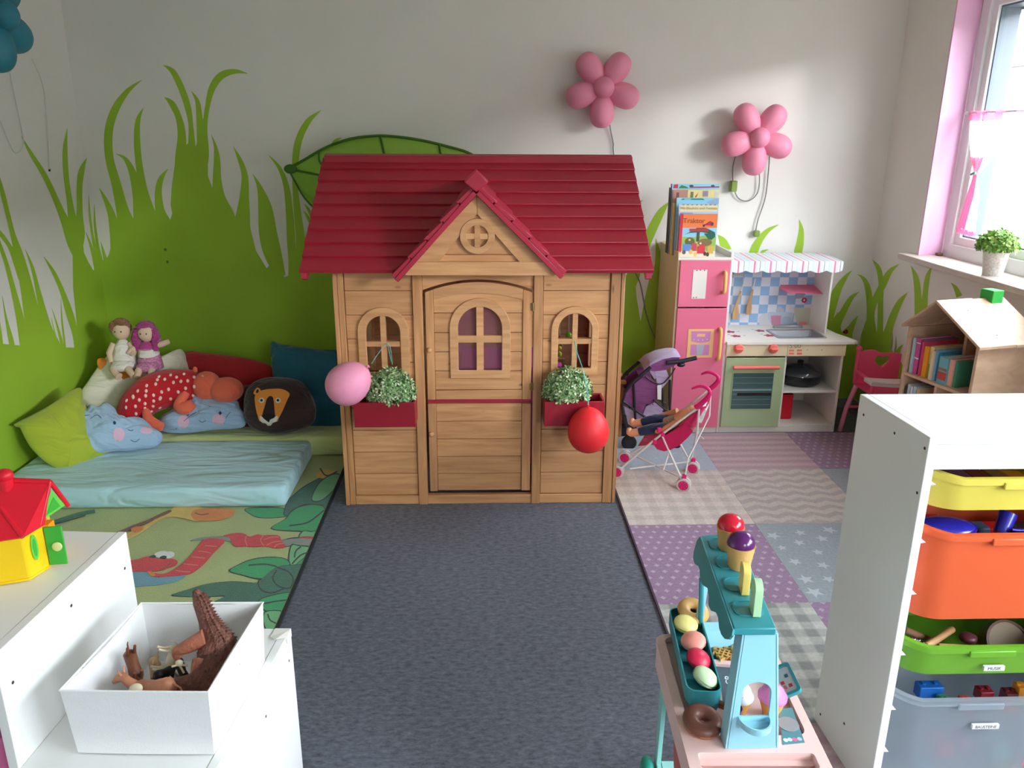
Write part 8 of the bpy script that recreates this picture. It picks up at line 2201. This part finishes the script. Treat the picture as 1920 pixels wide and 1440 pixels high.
# card reader / order clipboard at the right edge
cr_ = thing('toy_card_reader', 'small teal-framed toy card reader on the right edge of the cart', 'toy', P(1472, 1270, z=.43))
Mc = Matrix.Translation(P(1474, 1275, z=.432)) @ Matrix.Rotation(-.05, 4, 'Z') @ Matrix.Rotation(-.5, 4, 'Y')
MB().ring(rrect(-.030, .022, -.050, .050, .01), rrect(-.023, .015, -.041, .041, .007), -.004, .004, 'z', M=Mc).build('frame', CTL, cr_, bevel=.001)
MB().prism(rrect(-.024, .016, -.042, .042, .007), -.003, .0, 'z', M=Mc).build('card', mat('card_white', (214, 218, 224), .5), cr_)
for a, b, m_ in ((.004, -.02, (200,60,60)), (-.010, -.005, (200,60,60)), (.004, .012, (60,120,140))): MB().box(a-.004, a+.004, b-.005, b+.005, 0, .0008, M=Mc).build('card_mark', mat('cm_%d' % m_[1], m_, .5), cr_)
q = Mc @ Vector((-.008, -.022, .0012)); text_part('digit', '8', .016, Matrix.Translation(q), mat('cm_60', (200,60,60), .5), cr_)
# cupcakes and cup behind the front stand
def cupcake(label, px, py, col, cherry, z=.425, s=1.0):
    c = P(px, py, z=z); c.z = ZT-.017; t = thing('toy_cupcake', label, 'toy food', c)
    M = Matrix.Translation(c) @ Matrix.Scale(s, 4)
    MB().lathe([(0, 0), (.014, 0), (.026, .040), (.024, .042), (0, .040)], 24, M).build('cone', mat('cone_orange', (224, 164, 84), .5), t, smooth=40)
    m_ = mat('cream_%d' % col[1], col, .35)
    MB().lathe([(.024, .040), (.029, .044), (.029, .052), (.023, .058), (.022, .064), (.015, .070), (.013, .075), (.004, .082), (0, .082)], 28, M).build('cream_swirl', m_, t, smooth=60)
    sw = [M @ Vector(((.030-.022*k/30)*math.cos(k*.42), (.030-.022*k/30)*math.sin(k*.42), .046+.034*k/30)) for k in range(31)]
    MB().tube(sw, .0012, 6).build('swirl_line', mat('swirl_%d' % cherry[1], cherry, .4), t, smooth=60)
    if cherry[0] > 200 or True: MB().ell((0, 0, .082), (.008, .008, .006), 14, 8, M).build('cherry', mat('swirl_%d' % cherry[1], cherry, .4), t, smooth=60)
cupcake('white toy cupcake with a magenta cherry left of the front stand', 1386, 1322, (226, 232, 238), (206, 30, 110))
cupcake('pink toy cupcake behind the right of the front stand', 1446, 1326, (232, 130, 190), (176, 40, 120), s=1.05)
pcup = P(1373, 1345, z=.42); pcup.z = ZT-.017
t = thing('toy_cup', 'small dark purple toy cup behind the front stand', 'toy food', pcup)
MB().lathe([(0, 0), (.012, 0), (.019, .042), (.017, .042), (.011, .003), (0, .003)], 24, Matrix.Translation(pcup)).build('cup', mat('cup_purple', (74, 24, 96), .3), t, smooth=40)
c = P(1352, 1322, z=.42); t = thing('toy_cone', 'small brown toy wafer lying between the rack and the purple cup', 'toy food', c)
MB().box(-.016, .010, -.006, .006, -.006, .008, M=Matrix.Translation(c) @ Matrix.Rotation(-.6, 4, 'Z')).build('wafer', mat('wafer_brown', (176, 116, 66), .6), t, bevel=.002)
# ice creams on the roof shelf
def cone_ice(label, px, py, col, h_=.050):
    c = P(px, py, z=.708); t = thing('toy_ice_cream', label, 'toy food', c)
    M = Matrix.Translation(c+Vector((0, 0, .0005)))
    r = .030
    MB().lathe([(0, 0), (r*.72, 0), (r*.78, .004), (r, h_), (r*1.04, h_+.004), (r*.96, h_+.004), (0, h_)], 28, M).build('cone', mat('cone_tan', (214, 168, 100), .5, bump=.15, bscale=300), t, smooth=40)
    MB().ell((0, 0, h_+.008), (r*.98, r*.98, r*.85), 28, 16, M).build('scoop', mat('scoop_%d_%d' % (col[0], col[2]), col, .22, coat=.4), t, smooth=80)
cone_ice('red toy ice cream cone, the far one on the teal roof shelf', 1366, 1028, (206, 18, 46))
cone_ice('purple toy ice cream cone, the near one on the teal roof shelf', 1385, 1063, (84, 22, 92))
def pop(label, px, py, col, h_, lean=0):
    c = P(px, py, z=.7085); t = thing('toy_ice_lolly', label, 'toy food', c)
    M = Matrix.Translation(c) @ Matrix.Rotation(math.radians(82), 4, 'Z') @ Matrix.Rotation(lean, 4, 'X')
    w_ = .021
    poly = [(-w_*.85, 0), (w_*.85, 0), (w_, .004), (w_, h_-.016)]+[(w_*math.cos(i*PI/10), h_-.016+.016*math.sin(i*PI/10)) for i in range(1, 10)]+[(-w_, h_-.016), (-w_, .004)]
    MB().prism(poly, -.0075, .0075, 'y', M=M).build('ice', mat('pop_%d_%d' % (col[0], col[2]), col, .4), t, bevel=.003)
pop('yellow toy ice lolly block standing on the teal roof shelf', 1394, 1108, (240, 212, 116), .064)
pop('mint green toy ice lolly block at the near end of the roof shelf', 1415, 1148, (184, 224, 178), .072)
